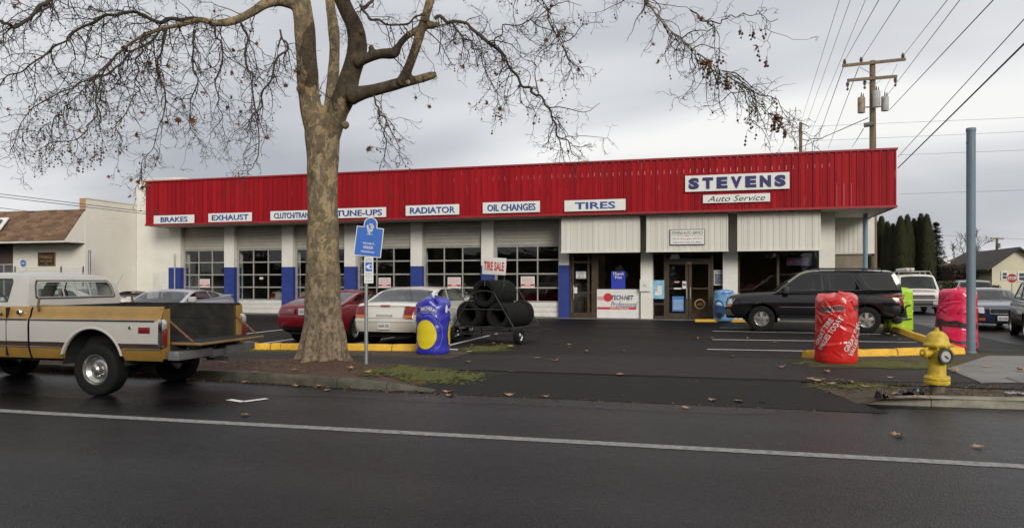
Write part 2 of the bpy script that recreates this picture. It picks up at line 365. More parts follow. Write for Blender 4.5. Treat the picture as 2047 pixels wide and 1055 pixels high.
# yellow painted lot kerbs
def ykerb(pts, stones, seed, w=0.2, h=0.15):
    root = empty('yellow_kerb'); struct(root); rr = random.Random(seed)
    for (a, b) in stones:
        A = Vector(pts[0]); B = Vector(pts[1]); d = B - A; nn = Vector((-d.y, d.x)).normalized(); P = []
        j = rr.uniform(-.015, .015); hh = h * rr.uniform(0.95, 1.05)
        for i in range(5):
            p = A + d * (a + (b - a) * i / 4) + nn * j; e = 0.006 if i in (0, 4) else 0.0
            sec = [(0.0, .115), (0.02, .12 + hh * .7), (.05, .12 + hh - e), (w - .05, .12 + hh - e), (w - .02, .12 + hh * .7), (w, .115)]
            P.append([Vector((p.x, p.y, 0)) + Vector((nn.x, nn.y, 0)) * q + Vector((0, 0, z)) for q, z in sec])
        mb = MB(); mb.grid(P); mb.add(P[0], [tuple(range(6))]); mb.add(P[-1], [tuple(range(6))]); mb.build('kerb_block', M_YEL, root, angle=45)
    return root
kp = lambda x, y: gz(x, y, .12).xy
ykerb([kp(484, 699), kp(838, 702)], [(0.0, .075), (.079, .158), (.163, .215), (.219, .52), (.524, .70), (.704, .845), (.85, 1.0)], 2)
A, B, C_ = kp(1614, 716), kp(1930, 708), kp(1768, 652)
ykerb([A, B], [(0, .18), (.182, .36), (.362, .56), (.562, .80), (.802, 1)], 3)
ykerb([B, C_], [(0.02, .25), (.255, .5), (.505, .75), (.755, 1)], 4)
ykerb([kp(1390, 643), kp(1500, 644)], [(0, 1)], 6, 0.22, 0.10)

# painted lines
def strip(name, pts, w, z, m):
    mb = MB(); P = []
    for i, p in enumerate(pts):
        a = Vector(pts[max(0, i - 1)]).xy; b = Vector(pts[min(len(pts) - 1, i + 1)]).xy; d = (b - a).normalized(); nn = Vector((-d.y, d.x)); p = Vector(p).xy
        P.append([(p.x - nn.x * w / 2, p.y - nn.y * w / 2, z), (p.x + nn.x * w / 2, p.y + nn.y * w / 2, z)])
    mb.grid(P); return struct(mb.build(name, m, smooth=False))
# newer, darker asphalt strip along the gutter with a ragged edge
P = []
for i in range(241):
    x = -24 + i * .115; y0 = 9.15 + .06 * max(-9, min(3, x)) * .5 + .10 * noise.noise(Vector((x * .7, 3, 0))) + .035 * noise.noise(Vector((x * 4, 5, 0))) + .3; y0 += (10.5 - y0) * sst(.2, 2.4, x); P.append([(x, y0, .002), (x, (y0 + 10.62) / 2, .002), (x, 10.62, .002)])
struct(MB().grid(P).build('street_patch', A_PATCH, smooth=False))
strip('lane_line', [(-70, 7.0), (-20, 7.17), (-8, 7.22), (-2, 7.37), (3, 7.47), (9, 7.5), (60, 7.5)], 0.17, 0.004, M_LINE)
mb = MB(); a, b, c = gz(457, 798.5), gz(534, 797), gz(488, 803); 
strip('parking_mark', [a, a + (c - a) * 1.0], 0.10, 0.0045, M_PAINT); strip('parking_mark', [c - (b - c) * 0.02, b], 0.10, 0.008, M_PAINT)
for p, q in (((1414, 698), (1640, 702)), ((1424, 678.5), (1832, 684)), ((1424, 661.5), (1760, 668)), ((1440, 654.5), (1520, 656))):
    strip('stall_line', [gz(*p, .12), gz(*q, .12)], 0.10, 0.125, M_PAINT)
for X, y0, y1 in ((-13.2, 17.5, 22.5), (-10.75, 14.9, 20), (-8.45, 15.5, 20.5), (-6.1, 16.0, 20.5)):
    strip('stall_line', [(X, y0), (X, y1)], 0.10, 0.125, M_PAINT)
# concrete corner walk at the right
cp = [(1893, 737), (1975, 711), (2120, 712), (2600, 700), (2600, 760), (2060, 764), (1960, 764)]
mb = MB(); mb.poly([gz(x, y, .13).xy for x, y in cp], fn=lambda x, y: (x, y, .136), tfn=lambda x, y: (x, y, .08)); struct(mb.build('concrete_walk', M_CONC, smooth=False))
mb = MB(); a, b = gz(1893, 737, .136), gz(2130, 731, .136); mb.grid([[a + Vector((0, -.006, .001)), a + Vector((0, .006, .001))], [b + Vector((0, -.006, .001)), b + Vector((0, .006, .001))]])
struct(mb.build('walk_joint', M_KERB, smooth=False))
p0 = gz(2035, 768, .1); mb = MB(); mb.cham(p0.x, p0.x + .9, p0.y, p0.y + .5, .09, .15, .015); struct(mb.build('utility_slab', M_CONC))
# moss carpets: uneven low cushions with ragged edges
def moss(ptsf, x0, x1, y0, y1, z, thr, seed, step=0.022, zf=None, soft=0.0):
    rm = random.Random(int(seed * 100)); mb = MB(); nx, ny = int((x1 - x0) / step), int((y1 - y0) / step); idx = {}
    def H(x, y): return noise.fractal(Vector((x * 2.6, y * 2.6, seed)), 1.0, 2.1, 4) + 1.1 * noise.noise(Vector((x * 17, y * 17, seed))) + .5 * noise.noise(Vector((x * 41, y * 41, seed)))
    for i in range(nx):
        for j in range(ny):
            x, y = x0 + i * step, y0 + j * step
            if ptsf(x, y) + 0.55 * H(x, y) + rm.uniform(-.22, .10) < thr: continue
            q = []
            for a, b in ((0, 0), (1, 0), (1, 1), (0, 1)):
                k = (i + a, j + b)
                if k not in idx:
                    X, Y = x0 + k[0] * step, y0 + k[1] * step
                    h = (zf(X, Y) if zf else z) + 0.0025 + 0.003 * max(0, noise.noise(Vector((X * 9, Y * 9, seed)))) + 0.002 * abs(noise.noise(Vector((X * 31, Y * 31, 0))))
                    idx[k] = len(mb.v); mb.v.append((X, Y, h))
                q.append(idx[k])
            mb.f.append(tuple(q))
    return tag(mb.build('moss', M_MOSS, recalc=False), 'green moss carpet on the ground', 'moss', kind='stuff')
def ell(cx, cy, rx, ry): return lambda x, y: 1 - math.hypot((x - cx) / rx, (y - cy) / ry)
a = gz(860, 745, .13)
o = moss(ell(-4.75, 11.3, 1.15, .75), -6.1, -3.2, 10.25, 12.0, .14, .08, 3.3, zf=lambda x, y: max(strip_z(x, y) + .012 * (1 - sst(-5, -4.2, x)), apron_z(y)) + .004); o['label'] = 'bright green moss beside the driveway near the blue sign post'
o = moss(ell(3.2, 14.75, 2.0, .75), 1.4, 4.7, 14.0, 16.2, .13, .06, 8.1); o['label'] = 'moss strip along the yellow kerb by the red bag'
o = moss(ell(-5.0, 15.9, .8, 1.6), -5.9, -3.9, 14.2, 17.4, .121, .34, 5.1); o['label'] = 'patchy moss on asphalt beside the blue bag'
o = moss(ell(-10.0, 14.0, 1.6, .3), -11.5, -8.4, 13.7, 14.4, .13, .15, 6.1); o['label'] = 'moss streak below the yellow kerb behind the pickup'
o = moss(ell(2.1, 11.6, .9, .5), 1.3, 3.3, 11.0, 12.25, .10, .42, 4.4, zf=lambda x, y: max(dirt_z(x, y) + .006, apron_z(y) + .002)); o['label'] = 'thin moss at the right end of the driveway'
o = moss(ell(5.5, 17.2, 1.0, .6), 4.6, 6.6, 16.4, 17.9, .125, .2, 9.4); o['label'] = 'moss around the foot of the blue pole'

# dark ragged joints where the asphalt pours meet
def joint(pts, w, z, seed):
    rr = random.Random(seed); P = []
    for (xa, ya), (xb, yb) in zip(pts, pts[1:]):
        n = max(2, int(abs(xb - xa) / .09))
        for i in range(n):
            t = i / n; x = xa + (xb - xa) * t; y = ya + (yb - ya) * t + .02 * noise.noise(Vector((x * 3, seed, 0))) + .012 * noise.noise(Vector((x * 13, seed, 1))); h = w * (.35 + .65 * abs(noise.noise(Vector((x * 5, seed, 7)))) * 2)
            zz = z(x, y) if callable(z) else z; P.append([(x, y - h / 2, zz), (x, y + h / 2, zz)])
    return struct(MB().grid(P).build('pavement_joint', M_JOINT, smooth=False))
M_JOINT = mat('joint_dirt', (.012, .010, .007), .95, vscale=8, col2=(.03, .028, .012))
joint([(-26, 11.96), (-4.4, 11.95), (-1.5, 11.98), (1.6, 12.07), (4.6, 12.62)], .045, .1265, 1)
joint([(-4.5, 14.5), (-2, 14.9), (1.3, 15.22)], .10, .127, 2)
joint([(-4.2, 10.06), (-1, 10.08), (1.9, 10.3)], .05, .011, 3)
joint([(-14, 13.64), (-6, 13.74), (-4.6, 14.45)], .06, .134, 4)
for k, (x0, y0, x1, y1) in enumerate(((-2.2, 12.0, -2.0, 14.8), (.9, 12.1, 1.0, 15.1), (-9.5, 11.98, -9.45, 13.6))):
    struct(MB().grid([[(x0 + (x1 - x0) * i / 20 + .015 * noise.noise(Vector((i * .7, k, 0))), y0 + (y1 - y0) * i / 20, .1268), (x0 + (x1 - x0) * i / 20 + .015 * noise.noise(Vector((i * .7, k, 0))) + .014, y0 + (y1 - y0) * i / 20, .1268)] for i in range(21)]).build('pavement_joint', M_JOINT, smooth=False))
# ================================================================== SERVICE BUILDING
def wp(o, root):
    """parent while keeping world coordinates"""
    o.parent = root; o.matrix_parent_inverse = (Matrix.Translation(root.location) @ Matrix.Rotation(root.rotation_euler.z, 4, 'Z')).inverted(); return o
def red_boards(name, c, c2, streak=(1.2, 1.2, 0.12), pale=(0.55, 0.33, 0.33), pstart=0.63, rough=0.5, grime=0.5):
    m = bpy.data.materials.new(name); m.use_nodes = True; nt = m.node_tree; b = nt.nodes['Principled BSDF']
    t = N(nt, 'ShaderNodeTexCoord'); oi = N(nt, 'ShaderNodeObjectInfo')
    ad = N(nt, 'ShaderNodeVectorMath', operation='ADD'); nt.links.new(t.outputs['Object'], ad.inputs[0]); nt.links.new(oi.outputs['Location'], ad.inputs[1])
    q = N(nt, 'ShaderNodeMapping'); q.inputs['Scale'].default_value = streak; nt.links.new(ad.outputs[0], q.inputs[0])
    n = N(nt, 'ShaderNodeTexNoise'); n.inputs['Scale'].default_value = 7; n.inputs['Detail'].default_value = 6; n.inputs['Roughness'].default_value = 0.65; nt.links.new(q.outputs[0], n.inputs[0])
    col = mix_rgb(nt, oi.outputs['Random'], c, c2)
    col = mix_rgb(nt, ramp(nt, n.outputs[0], [(0.3, (0.8, 0.8, 0.8)), (0.45, (0, 0, 0))]), col, tuple(v * grime for v in c))
    n2 = N(nt, 'ShaderNodeTexNoise'); n2.inputs['Scale'].default_value = 10; n2.inputs['Detail'].default_value = 5; nt.links.new(q.outputs[0], n2.inputs[0])
    col = mix_rgb(nt, ramp(nt, n2.outputs[0], [(pstart, (0, 0, 0)), (pstart + 0.1, (0.55, 0.55, 0.55))]), col, pale)
    nt.links.new(col, b.inputs['Base Color']); b.inputs['Roughness'].default_value = rough; b.inputs['Specular IOR Level'].default_value = 0.12
    MATS[name] = m; return m
M_RED = red_boards('red_board_paint', (0.335, 0.011, 0.017), (0.24, 0.008, 0.013), pale=(0.42, 0.17, 0.17), pstart=0.665)
M_WB = red_boards('white_board_paint', (0.66, 0.64, 0.57), (0.60, 0.585, 0.52), pale=(0.72, 0.70, 0.64), pstart=0.7, grime=0.86)
def block_wall(name, c, c2, bw=0.4, bh=0.2, wear=0.25):
    """painted concrete block: faint mortar courses as relief, colour from noise"""
    m = bpy.data.materials.new(name); m.use_nodes = True; nt = m.node_tree; b = nt.nodes['Principled BSDF']
    t = N(nt, 'ShaderNodeTexCoord'); sx = N(nt, 'ShaderNodeSeparateXYZ'); nt.links.new(t.outputs['Object'], sx.inputs[0])
    cx = N(nt, 'ShaderNodeCombineXYZ'); nt.links.new(math_n(nt, 'ADD', sx.outputs[0], sx.outputs[1]), cx.inputs[0]); nt.links.new(sx.outputs[2], cx.inputs[1])
    br = N(nt, 'ShaderNodeTexBrick'); br.inputs['Scale'].default_value = 1; br.inputs['Brick Width'].default_value = bw; br.inputs['Row Height'].default_value = bh; br.inputs['Mortar Size'].default_value = 0.008; br.inputs['Mortar Smooth'].default_value = 0.6
    nt.links.new(cx.outputs[0], br.inputs[0])
    n = N(nt, 'ShaderNodeTexNoise'); n.inputs['Scale'].default_value = 1.6; n.inputs['Detail'].default_value = 8; n.inputs['Roughness'].default_value = 0.65; nt.links.new(t.outputs['Object'], n.inputs[0])
    col = mix_rgb(nt, ramp(nt, n.outputs[0], [(0.35, (0, 0, 0)), (0.7, (1, 1, 1))]), c2, c)
    nt.links.new(mix_rgb(nt, math_n(nt, 'MULTIPLY', br.outputs['Fac'], 0.10), col, tuple(v * 0.6 for v in c2)), b.inputs['Base Color'])
    bp = N(nt, 'ShaderNodeBump'); bp.inputs['Strength'].default_value = 0.28; bp.inputs['Distance'].default_value = 0.012; bp.invert = True
    nt.links.new(br.outputs['Fac'], bp.inputs['Height'])
    n3 = N(nt, 'ShaderNodeTexNoise'); n3.inputs['Scale'].default_value = 40; nt.links.new(t.outputs['Object'], n3.inputs[0])
    b2 = N(nt, 'ShaderNodeBump'); b2.inputs['Strength'].default_value = 0.2; b2.inputs['Distance'].default_value = 0.01; nt.links.new(n3.outputs[0], b2.inputs['Height']); nt.links.new(bp.outputs[0], b2.inputs['Normal'])
    nt.links.new(b2.outputs[0], b.inputs['Normal']); b.inputs['Roughness'].default_value = 0.7; b.inputs['Specular IOR Level'].default_value = 0.25
    MATS[name] = m; return m
M_WALL = block_wall('white_block', (0.74, 0.72, 0.655), (0.66, 0.64, 0.57))
M_BLUE = block_wall('blue_block', (0.032, 0.056, 0.25), (0.024, 0.042, 0.19))
M_SOFF = mat('soffit_paint', (0.60, 0.58, 0.52), 0.7, var=0.12, vscale=2)
M_DOORW = mat('door_panel_paint', (0.62, 0.60, 0.54), 0.55, var=0.12, vscale=3, bump=0.05)
M_CURT = mat('roll_curtain', (0.46, 0.43, 0.36), 0.5, vscale=2, col2=(0.38, 0.36, 0.30))
M_ALU = mat('dull_aluminium', (0.40, 0.385, 0.35), 0.45, metal=0.35, var=0.15, vscale=4)
M_BRZ = mat('bronze_frame', (0.085, 0.062, 0.042), 0.4, metal=0.4, var=0.2)
M_DARKIN = mat('dim_interior', (0.42, 0.38, 0.32), 0.9, var=0.3, vscale=1)
M_TAN = mat('tan_interior', (0.24, 0.16, 0.09), 0.9, var=0.25, vscale=1.2)
G_DOOR = glass('garage_glass', (0.84, 0.86, 0.84), 0.015)
G_SHOP = glass('shop_glass', (0.78, 0.76, 0.72), 0.01)
M_SIGNW = mat('sign_white', (0.70, 0.69, 0.65), 0.45, var=0.06, vscale=3)
M_INKB = mat('ink_navy', (0.012, 0.016, 0.08), 0.5)
M_INKBLUE = mat('ink_blue', (0.025, 0.075, 0.27), 0.5)
M_INKR = mat('ink_red', (0.52, 0.03, 0.035), 0.5)
M_INKK = mat('ink_black', (0.015, 0.015, 0.017), 0.5)
M_INKG = mat('ink_grey', (0.22, 0.22, 0.23), 0.5)
M_EDGE = mat('sign_edge', (0.05, 0.05, 0.055), 0.5)

WY = 29.83; ZL = .12; ZS = 4.29; ZT = 6.38; FY = 28.3; FX0, FX1 = -25.68, 6.3
bld = empty('service_building', (-10, WY, ZL), 0, 'long white auto service building with red board fascia and six garage bays', 'building')
def bpart(mb, name, m, **k): return wp(mb.build(name, m, **k), bld)
PX = [(-25.62, -24.93), (-22.46, -21.91), (-19.33, -18.75), (-16.1, -15.54), (-12.85, -12.31), (-9.57, -9.03), (-6.16, -5.74)]
for a, b in PX:
    p = bpart(MB().bb(a, b, WY - .08, WY + .6, ZL, ZS), 'pier', M_WALL, smooth=False)
    q = MB().bb(a - .003, b + .003, WY - .083, WY + .5, ZL - .01, 2.34).build('blue_band', M_BLUE, smooth=False); wp(q, bld); 
# header above the doors, floor step, roof, back, ends
bpart(MB().bb(-25.6, 4.5, WY + .32, WY + .62, ZS - .12, ZT - .35), 'header_wall', M_WALL, smooth=False)
bpart(MB().bb(-27.55, 4.5, WY + .62, 44, 5.4, 5.55), 'roof', M_SOFF, smooth=False)
bpart(MB().bb(-27.5, 4.5, 43.8, 44.1, ZL, 5.4).bb(-27.55, -27.3, WY + .6, 43.8, ZL, 5.4).bb(4.25, 4.5, WY + .6, 43.8, ZL, 5.4), 'outer_wall', M_WALL, smooth=False)
bpart(MB().bb(-25.2, -6.1, 40.5, 40.7, ZL, 5.2).bb(-6.15, -5.95, WY + .65, 40.5, ZL, 5.2), 'interior_wall', M_DARKIN, smooth=False)
bpart(MB().bb(-5.9, 4.2, 34.6, 34.8, ZL, 5.2).bb(-1.0, -0.85, 31.6, 34.6, ZL, 3.2), 'interior_wall', M_TAN, smooth=False)
bpart(MB().bb(-5.9, 4.2, WY + .65, 34.6, 3.3, 3.4), 'interior_ceiling', M_DARKIN, smooth=False)
bpart(MB().bb(-25.6, 4.3, WY - .28, WY + .7, .05, ZL + .035), 'door_sill', M_CONC, smooth=False)
# left white end wall with parapet, door recess
mb = MB(); X0 = -27.6
mb.bb(X0, -25.62, WY + .02, WY + .35, ZL, 6.45); mb.bb(X0, -25.0, WY + .021, 33, 6.45, 6.70)
mb.bb(X0, X0 + .25, WY + .35, 40, ZL, 6.45)
bpart(mb, 'end_wall', M_WALL, smooth=False)
bpart(MB().bb(X0 - .03, -24.97, WY - .01, 33.02, 6.70, 6.75), 'parapet_cap', M_WALL, smooth=False)
a, b = gy(303, 540, WY).x, gy(330, 540, WY).x
o = bpart(MB().bb(a, b, WY - .02, WY + .05, ZL, gy(315, 540, WY).z), 'door_frame', M_WALL, smooth=False)
o = bpart(MB().cham(a + .1, b - .1, WY - .035, WY + .0, ZL + .02, gy(315, 545, WY).z, .01), 'end_door', M_DOORW); 
o2 = MB().tube([(b - .2, WY - .05, 1.1), (b - .2, WY - .09, 1.1)], .03, 8).build('handle', M_ALU); wp(o2, bld); 
# soffit and canopy body
bpart(MB().bb(FX0 + .02, FX1 - .06, FY + .06, WY + .33, ZS, ZS + .05).bb(4.5, FX1 - .06, WY + .33, 36.5, ZS, ZS + .05), 'soffit', M_SOFF, smooth=False)
bpart(MB().bb(FX0 + .02, FX1 - .08, FY + .07, WY + .3, ZT - .2, ZT - .1).bb(4.5, FX1 - .08, WY + .3, 36.5, ZT - .2, ZT - .1), 'canopy_deck', M_SOFF, smooth=False)
# red fascia: separate ribbed boards sharing mesh data
def board_mesh(w, h, rib):
    mb = MB(); r = rib
    sec = [(0, 0), (0, -.012), (w * .80, -.012), (w * .82, -.012 - r), (w * .95, -.012 - r), (w * .97, -.012), (w, -.012), (w, 0)]
    sec = [(0, .02), (0, -.0), (w * .70, -.0), (w * .74, -r), (w * .93, -r), (w * .97, 0), (w, 0), (w, .02)]
    n = len(sec); mb.grid([[(x, y, 0) for x, y in sec], [(x, y, h) for x, y in sec]]); mb.add([(x, y, 0) for x, y in sec], [tuple(range(n))]); mb.add([(x, y, h) for x, y in sec], [tuple(range(n))])
    return mb
PITCH = 0.243; nb = int((FX1 - FX0) / PITCH); PITCH = (FX1 - FX0) / nb
rr = random.Random(4); proto = []
for k in range(4): proto.append(bpart(board_mesh(PITCH - .006 - .002 * (k % 2), ZT - ZS - .10, .022 + .005 * (k % 3)), 'fascia_board', M_RED, angle=25))
for i in range(nb):
    o = proto[i] if i < 4 else inst(proto[rr.randrange(4)], (0, 0, 0))
    o.location = (FX0 + i * PITCH, FY + .03 + rr.uniform(-.004, .004), ZS + .045 + rr.uniform(-.012, .008))
n2 = int(8.0 / PITCH)
for i in range(n2):
    o = inst(proto[rr.randrange(4)], (FX1 - .03, FY + .05 + i * PITCH, ZS + .045 + rr.uniform(-.01, .008))); o.rotation_euler.z = math.pi / 2
for i in range(6):
    o = inst(proto[i % 4], (FX0 + .0, FY + .03 + 1.5 - i * PITCH, ZS + .045)); o.rotation_euler.z = -math.pi / 2
M_REDT = mat('red_trim', (0.30, 0.010, 0.015), 0.5, vscale=4, col2=(0.22, 0.009, 0.013))
bpart(MB().bb(FX0 - .03, FX1 + .03, FY - .03, FY + .08, ZT - .07, ZT).bb(FX1 - .06, FX1 + .03, FY + .08, 36.5, ZT - .07, ZT), 'fascia_cap', M_REDT, smooth=False)
bpart(MB().bb(FX0 - .02, FX1 + .02, FY - .015, FY + .055, ZS - .02, ZS + .06).bb(FX1 - .055, FX1 + .02, FY + .055, 36.5, ZS - .02, ZS + .06).bb(FX0 - .02, FX0 + .015, FY + .055, WY, ZS - .02, ZS + .06), 'fascia_foot', M_REDT, smooth=False)

# six overhead doors
panes_done = {}
def garage_door(x0, x1, k):
    Y = WY + .16; zb, zw, zc, zt = ZL + .045, .80, 3.17, ZS - .02
    fr = MB(); ncol, nrow = 3, 4; st = .055
    fr.bb(x0, x0 + .10, Y - .03, Y + .04, zb, zt); fr.bb(x1 - .06, x1, Y - .03, Y + .04, zb, zt)
    xa, xb = x0 + .10, x1 - .06; cw = (xb - xa) / ncol; ch = (zc - zw) / nrow
    for c in range(1, ncol): fr.bb(xa + c * cw - st / 2, xa + c * cw + st / 2, Y - .02, Y + .03, zw, zc)
    for r in range(nrow + 1): fr.bb(xa, xb, Y - .025, Y + .025, zw + r * ch - (.03 if r not in (0, nrow) else .035), zw + r * ch + (.03 if r not in (0, nrow) else .035))
    d = bpart(fr, 'garage_door', M_ALU, smooth=False)
    for r in range(nrow):
        for c in range(ncol):
            w, h = cw - st + .01, ch - .05
            key = round(w, 2)
            if key not in panes_done:
                q = MB().add([(-w / 2, 0, -h / 2), (w / 2, 0, -h / 2), (w / 2, 0, h / 2), (-w / 2, 0, h / 2)], [(0, 1, 2, 3)]).build('pane', G_DOOR, smooth=False, recalc=False); panes_done[key] = q
            else: q = inst(panes_done[key], (0, 0, 0))
            q.parent = d; q.matrix_parent_inverse = Matrix.Identity(4)
            q.location = (xa + (c + .5) * cw, Y + .01 + .002 * random.random(), zw + (r + .5) * ch)
            q.rotation_euler = (random.uniform(-.012, .012), 0, random.uniform(-.012, .012))
    for j in range(3):
        hh = (zw - .03 - zb) / 3
        q = MB().cham(xa + .002, xb - .002, Y - .03, Y + .02, zb + j * hh + .004, zb + (j + 1) * hh - .004, .006).build('panel', M_DOORW); q.parent = d
    ns = 7; hh = (zt - zc - .04) / ns
    for j in range(ns):
        q = MB().cham(xa + .002, xb - .002, Y - .035, Y + .02, zc + .04 + j * hh + .003, zc + .04 + (j + 1) * hh - .003, .008).build('slat', M_CURT); q.parent = d
    return d
doors = [garage_door(PX[i][1] + .01, PX[i + 1][0] - .01, i) for i in range(6)]

# white hanging board panels over the shop front
wproto = None; HP = [(1122, 1279), (1292, 1456), (1474, 1641)]; PYF = 28.72
for (pa, pb) in HP:
    xa, xb = gy(pa, 480, PYF).x, gy(pb, 480, PYF).x; z0 = 2.86; n = round((xb - xa) / .225); w = (xb - xa) / n
    bpart(MB().bb(xa + .01, xb - .01, PYF + .035, WY + .3, z0 + .01, ZS - .01), 'panel_box', M_SOFF, smooth=False)
    bpart(MB().bb(xa - .01, xb + .01, PYF - .03, PYF + .035, z0 - .06, z0 - .002), 'panel_foot', M_WB, smooth=False)
    pr_ = [bpart(board_mesh(w - .006, ZS - z0 - .02, .016 + .006 * k), 'panel_board', M_WB, angle=25) for k in range(2)]
    for i in range(n):
        o = pr_[i] if i < 2 else inst(pr_[i % 2], (0, 0, 0)); o.location = (xa + i * w, PYF + .012 + rr.uniform(-.003, .003), z0 + rr.uniform(-.006, .006))
# far right recessed bay: boards above a window
YR = 32.6; xa, xb = gy(1662, 480, YR).x, gy(1727, 480, YR).x
n = 7; w = (xb - xa) / n
pr_ = bpart(board_mesh(w - .006, 1.45, .016), 'panel_board', M_WB, angle=25)
for i in range(n): o = pr_ if i == 0 else inst(pr_, (0, 0, 0)); o.location = (xa + i * w, YR, 2.84)
bpart(MB().bb(xa, xb + .4, YR + .02, YR + .3, 2.80, ZS), 'side_wall', M_WALL, smooth=False); bpart(MB().bb(xa, xb + .4, YR + .02, YR + .3, ZL, 1.2), 'side_wall', M_WALL, smooth=False)
o = bpart(MB().bb(xa, xb + .4, YR + .05, YR + .1, 1.2, 1.27).bb(xa, xb + .4, YR + .05, YR + .1, 2.72, 2.8).bb(xb + .3, xb + .4, YR + .05, YR + .1, 1.2, 2.8), 'window_frame', M_BRZ, smooth=False)
bpart(MB().bb(xa, xb + .35, YR + .1, YR + .11, 1.25, 2.75), 'window_pane', G_SHOP, smooth=False)
bpart(MB().bb(xa, xb + .5, YR + 2.2, YR + 2.3, ZL, ZS), 'interior_wall', M_DARKIN, smooth=False)
# shop front piers
for a, b in ((-2.78, -2.3), (.42, .98), (3.94, 4.5)): bpart(MB().bb(a, b, WY - .1, WY + .6, ZL, ZS), 'pier', M_WALL, smooth=False)
bpart(MB().bb(-5.74, 4.2, WY + .2, WY + .5, 2.92, ZS), 'shop_header', M_WALL, smooth=False)
SY = WY + .2
def X(px): return gy(px, 500, SY).x
def Z(py, px=1300): return gy(px, py, SY).z
def frame(name, vs, hs, zb, zt, dep=.09, root=None):
    """bronze bars: vs = (x, width) uprights, hs = (x0, x1, z, height) rails"""
    mb = MB()
    for x, w in vs: mb.bb(x - w / 2, x + w / 2, SY - dep, SY, zb, zt)
    for x0, x1, z, h in hs: mb.bb(x0, x1, SY - dep + .004, SY - .004, z - h / 2, z + h / 2)
    return bpart(mb, name, M_BRZ, smooth=False)
def pane(x0, x1, z0, z1, par, y=0.0, name='pane'):
    q = MB().add([(x0, SY - .04 + y, z0), (x1, SY - .04 + y, z0), (x1, SY - .04 + y, z1), (x0, SY - .04 + y, z1)], [(0, 1, 2, 3)]).build(name, G_SHOP, smooth=False, recalc=False); 
    q.parent = par; return q
zt, zb = 2.95, ZL + .04
# bay A: single door plus window
w1 = frame('shop_window', [(X(1190), .28), (X(1283), .08)], [(X(1193), X(1283), zt - .03, .08), (X(1193), X(1283), 1.34, .07)], zb, zt)
pane(X(1194), X(1281), 1.36, zt - .05, w1)
bpart(MB().bb(X(1193), X(1282), SY - .06, SY, zb, 1.3), 'window_apron', M_SIGNW, smooth=False)
d1 = frame('shop_door', [(X(1140.5), .08), (X(1146), .09), (X(1177), .09)], [(X(1141), X(1183), zt - .03, .08), (X(1141), X(1183), 2.47, .10), (X(1141), X(1183), zb + .1, .2), (X(1141), X(1183), 1.2, .05)], zb, zt)
pane(X(1147), X(1176), .35, 2.4, d1); pane(X(1142), X(1181), 2.52, zt - .06, d1)
o = MB().tube([(X(1148), SY - .12, .95), (X(1148), SY - .14, 1.1), (X(1148), SY - .14, 1.35), (X(1148), SY - .12, 1.5)], .018, 8).build('handle', M_ALU); o.parent = d1
# bay B: double doors with side lights
w2 = frame('side_light', [(X(1303.5), .07), (X(1330), .10)], [(X(1303), X(1330), zt - .03, .08), (X(1303), X(1330), .75, .06), (X(1303), X(1330), zb + .06, .1)], zb, zt)
pane(X(1304), X(1329), .2, zt - .05, w2)
w2 = frame('side_light', [(X(1423.5), .10), (X(1451), .08)], [(X(1424), X(1451), zt - .03, .08), (X(1424), X(1451), zb + .06, .1)], zb, zt)
pane(X(1425), X(1450), .2, zt - .05, w2)
for a, b, hx in ((1332, 1376, 1373), (1377, 1422, 1380)):
    d2 = frame('shop_door', [(X(a) + .06, .11), (X(b) - .06, .11)], [(X(a) + .1, X(b) - .1, 2.42, .13), (X(a) + .1, X(b) - .1, zb + .12, .22), (X(a) + .1, X(b) - .1, 1.38, .05)], zb, 2.48)
    pane(X(a) + .1, X(b) - .1, .4, 2.38, d2)
    o = MB().tube([(X(hx), SY - .1, .95), (X(hx), SY - .15, .97), (X(hx), SY - .15, 1.4), (X(hx), SY - .1, 1.42)], .018, 8).build('handle', M_ALU); o.parent = d2
t2 = frame('transom', [], [(X(1330), X(1424), 2.53, .08), (X(1330), X(1424), zt - .03, .08)], zb, zt); pane(X(1332), X(1422), 2.57, zt - .05, t2)
# bay C: wide window
w3 = frame('shop_window', [(X(1476), .09), (X(1555), .09), (X(1637), .09)], [(X(1476), X(1637), zt - .03, .08), (X(1476), X(1637), .75, .1)], zb, zt)
pane(X(1477), X(1554), .78, zt - .05, w3); pane(X(1556), X(1636), .78, zt - .05, w3)
bpart(MB().bb(X(1476), X(1637), SY - .1, SY, zb, .72), 'window_apron', M_WALL, smooth=False)
# things glimpsed inside the office
tb = empty('reception_counter', (2.2, 33.2, ZL), 0, 'wooden counter standing inside the office behind the wide window', 'counter')
M_WOOD = mat('brown_wood', (0.16, 0.08, 0.035), 0.5, var=0.3, vscale=3, stretch=(1, 1, 6))
MB().bb(-1.5, 1.5, -.3, .3, 0, 1.0).build('counter_base', M_WOOD, tb, smooth=False); MB().cham(-1.6, 1.6, -.4, .4, 1.0, 1.06, .01).build('counter_top', M_DARKIN, tb)
# rain pipe beside the first pier
pp = MB().tube([(gy(348, 500, WY - .2).x, WY - .16, ZL), (gy(348, 500, WY - .2).x, WY - .16, 3.0)], .035, 10); tag(pp.build('steel_pipe', M_ALU), 'thin grey pipe standing against the first blue pier', 'pipe')
# blue canopy post at the right corner
M_BPOST = mat('blue_grey_paint', (0.115, 0.20, 0.27), 0.5, vscale=3, bump=0.1, col2=(0.18, 0.25, 0.30), stretch=(3, 3, .5))
pq = gd(1730, 428, 28.2); tag(MB().tube([(pq.x, pq.y, ZL), (pq.x, pq.y, ZS)], .085, 16).build('canopy_post', M_BPOST), 'round blue steel post holding the canopy corner behind the black vehicle', 'post')

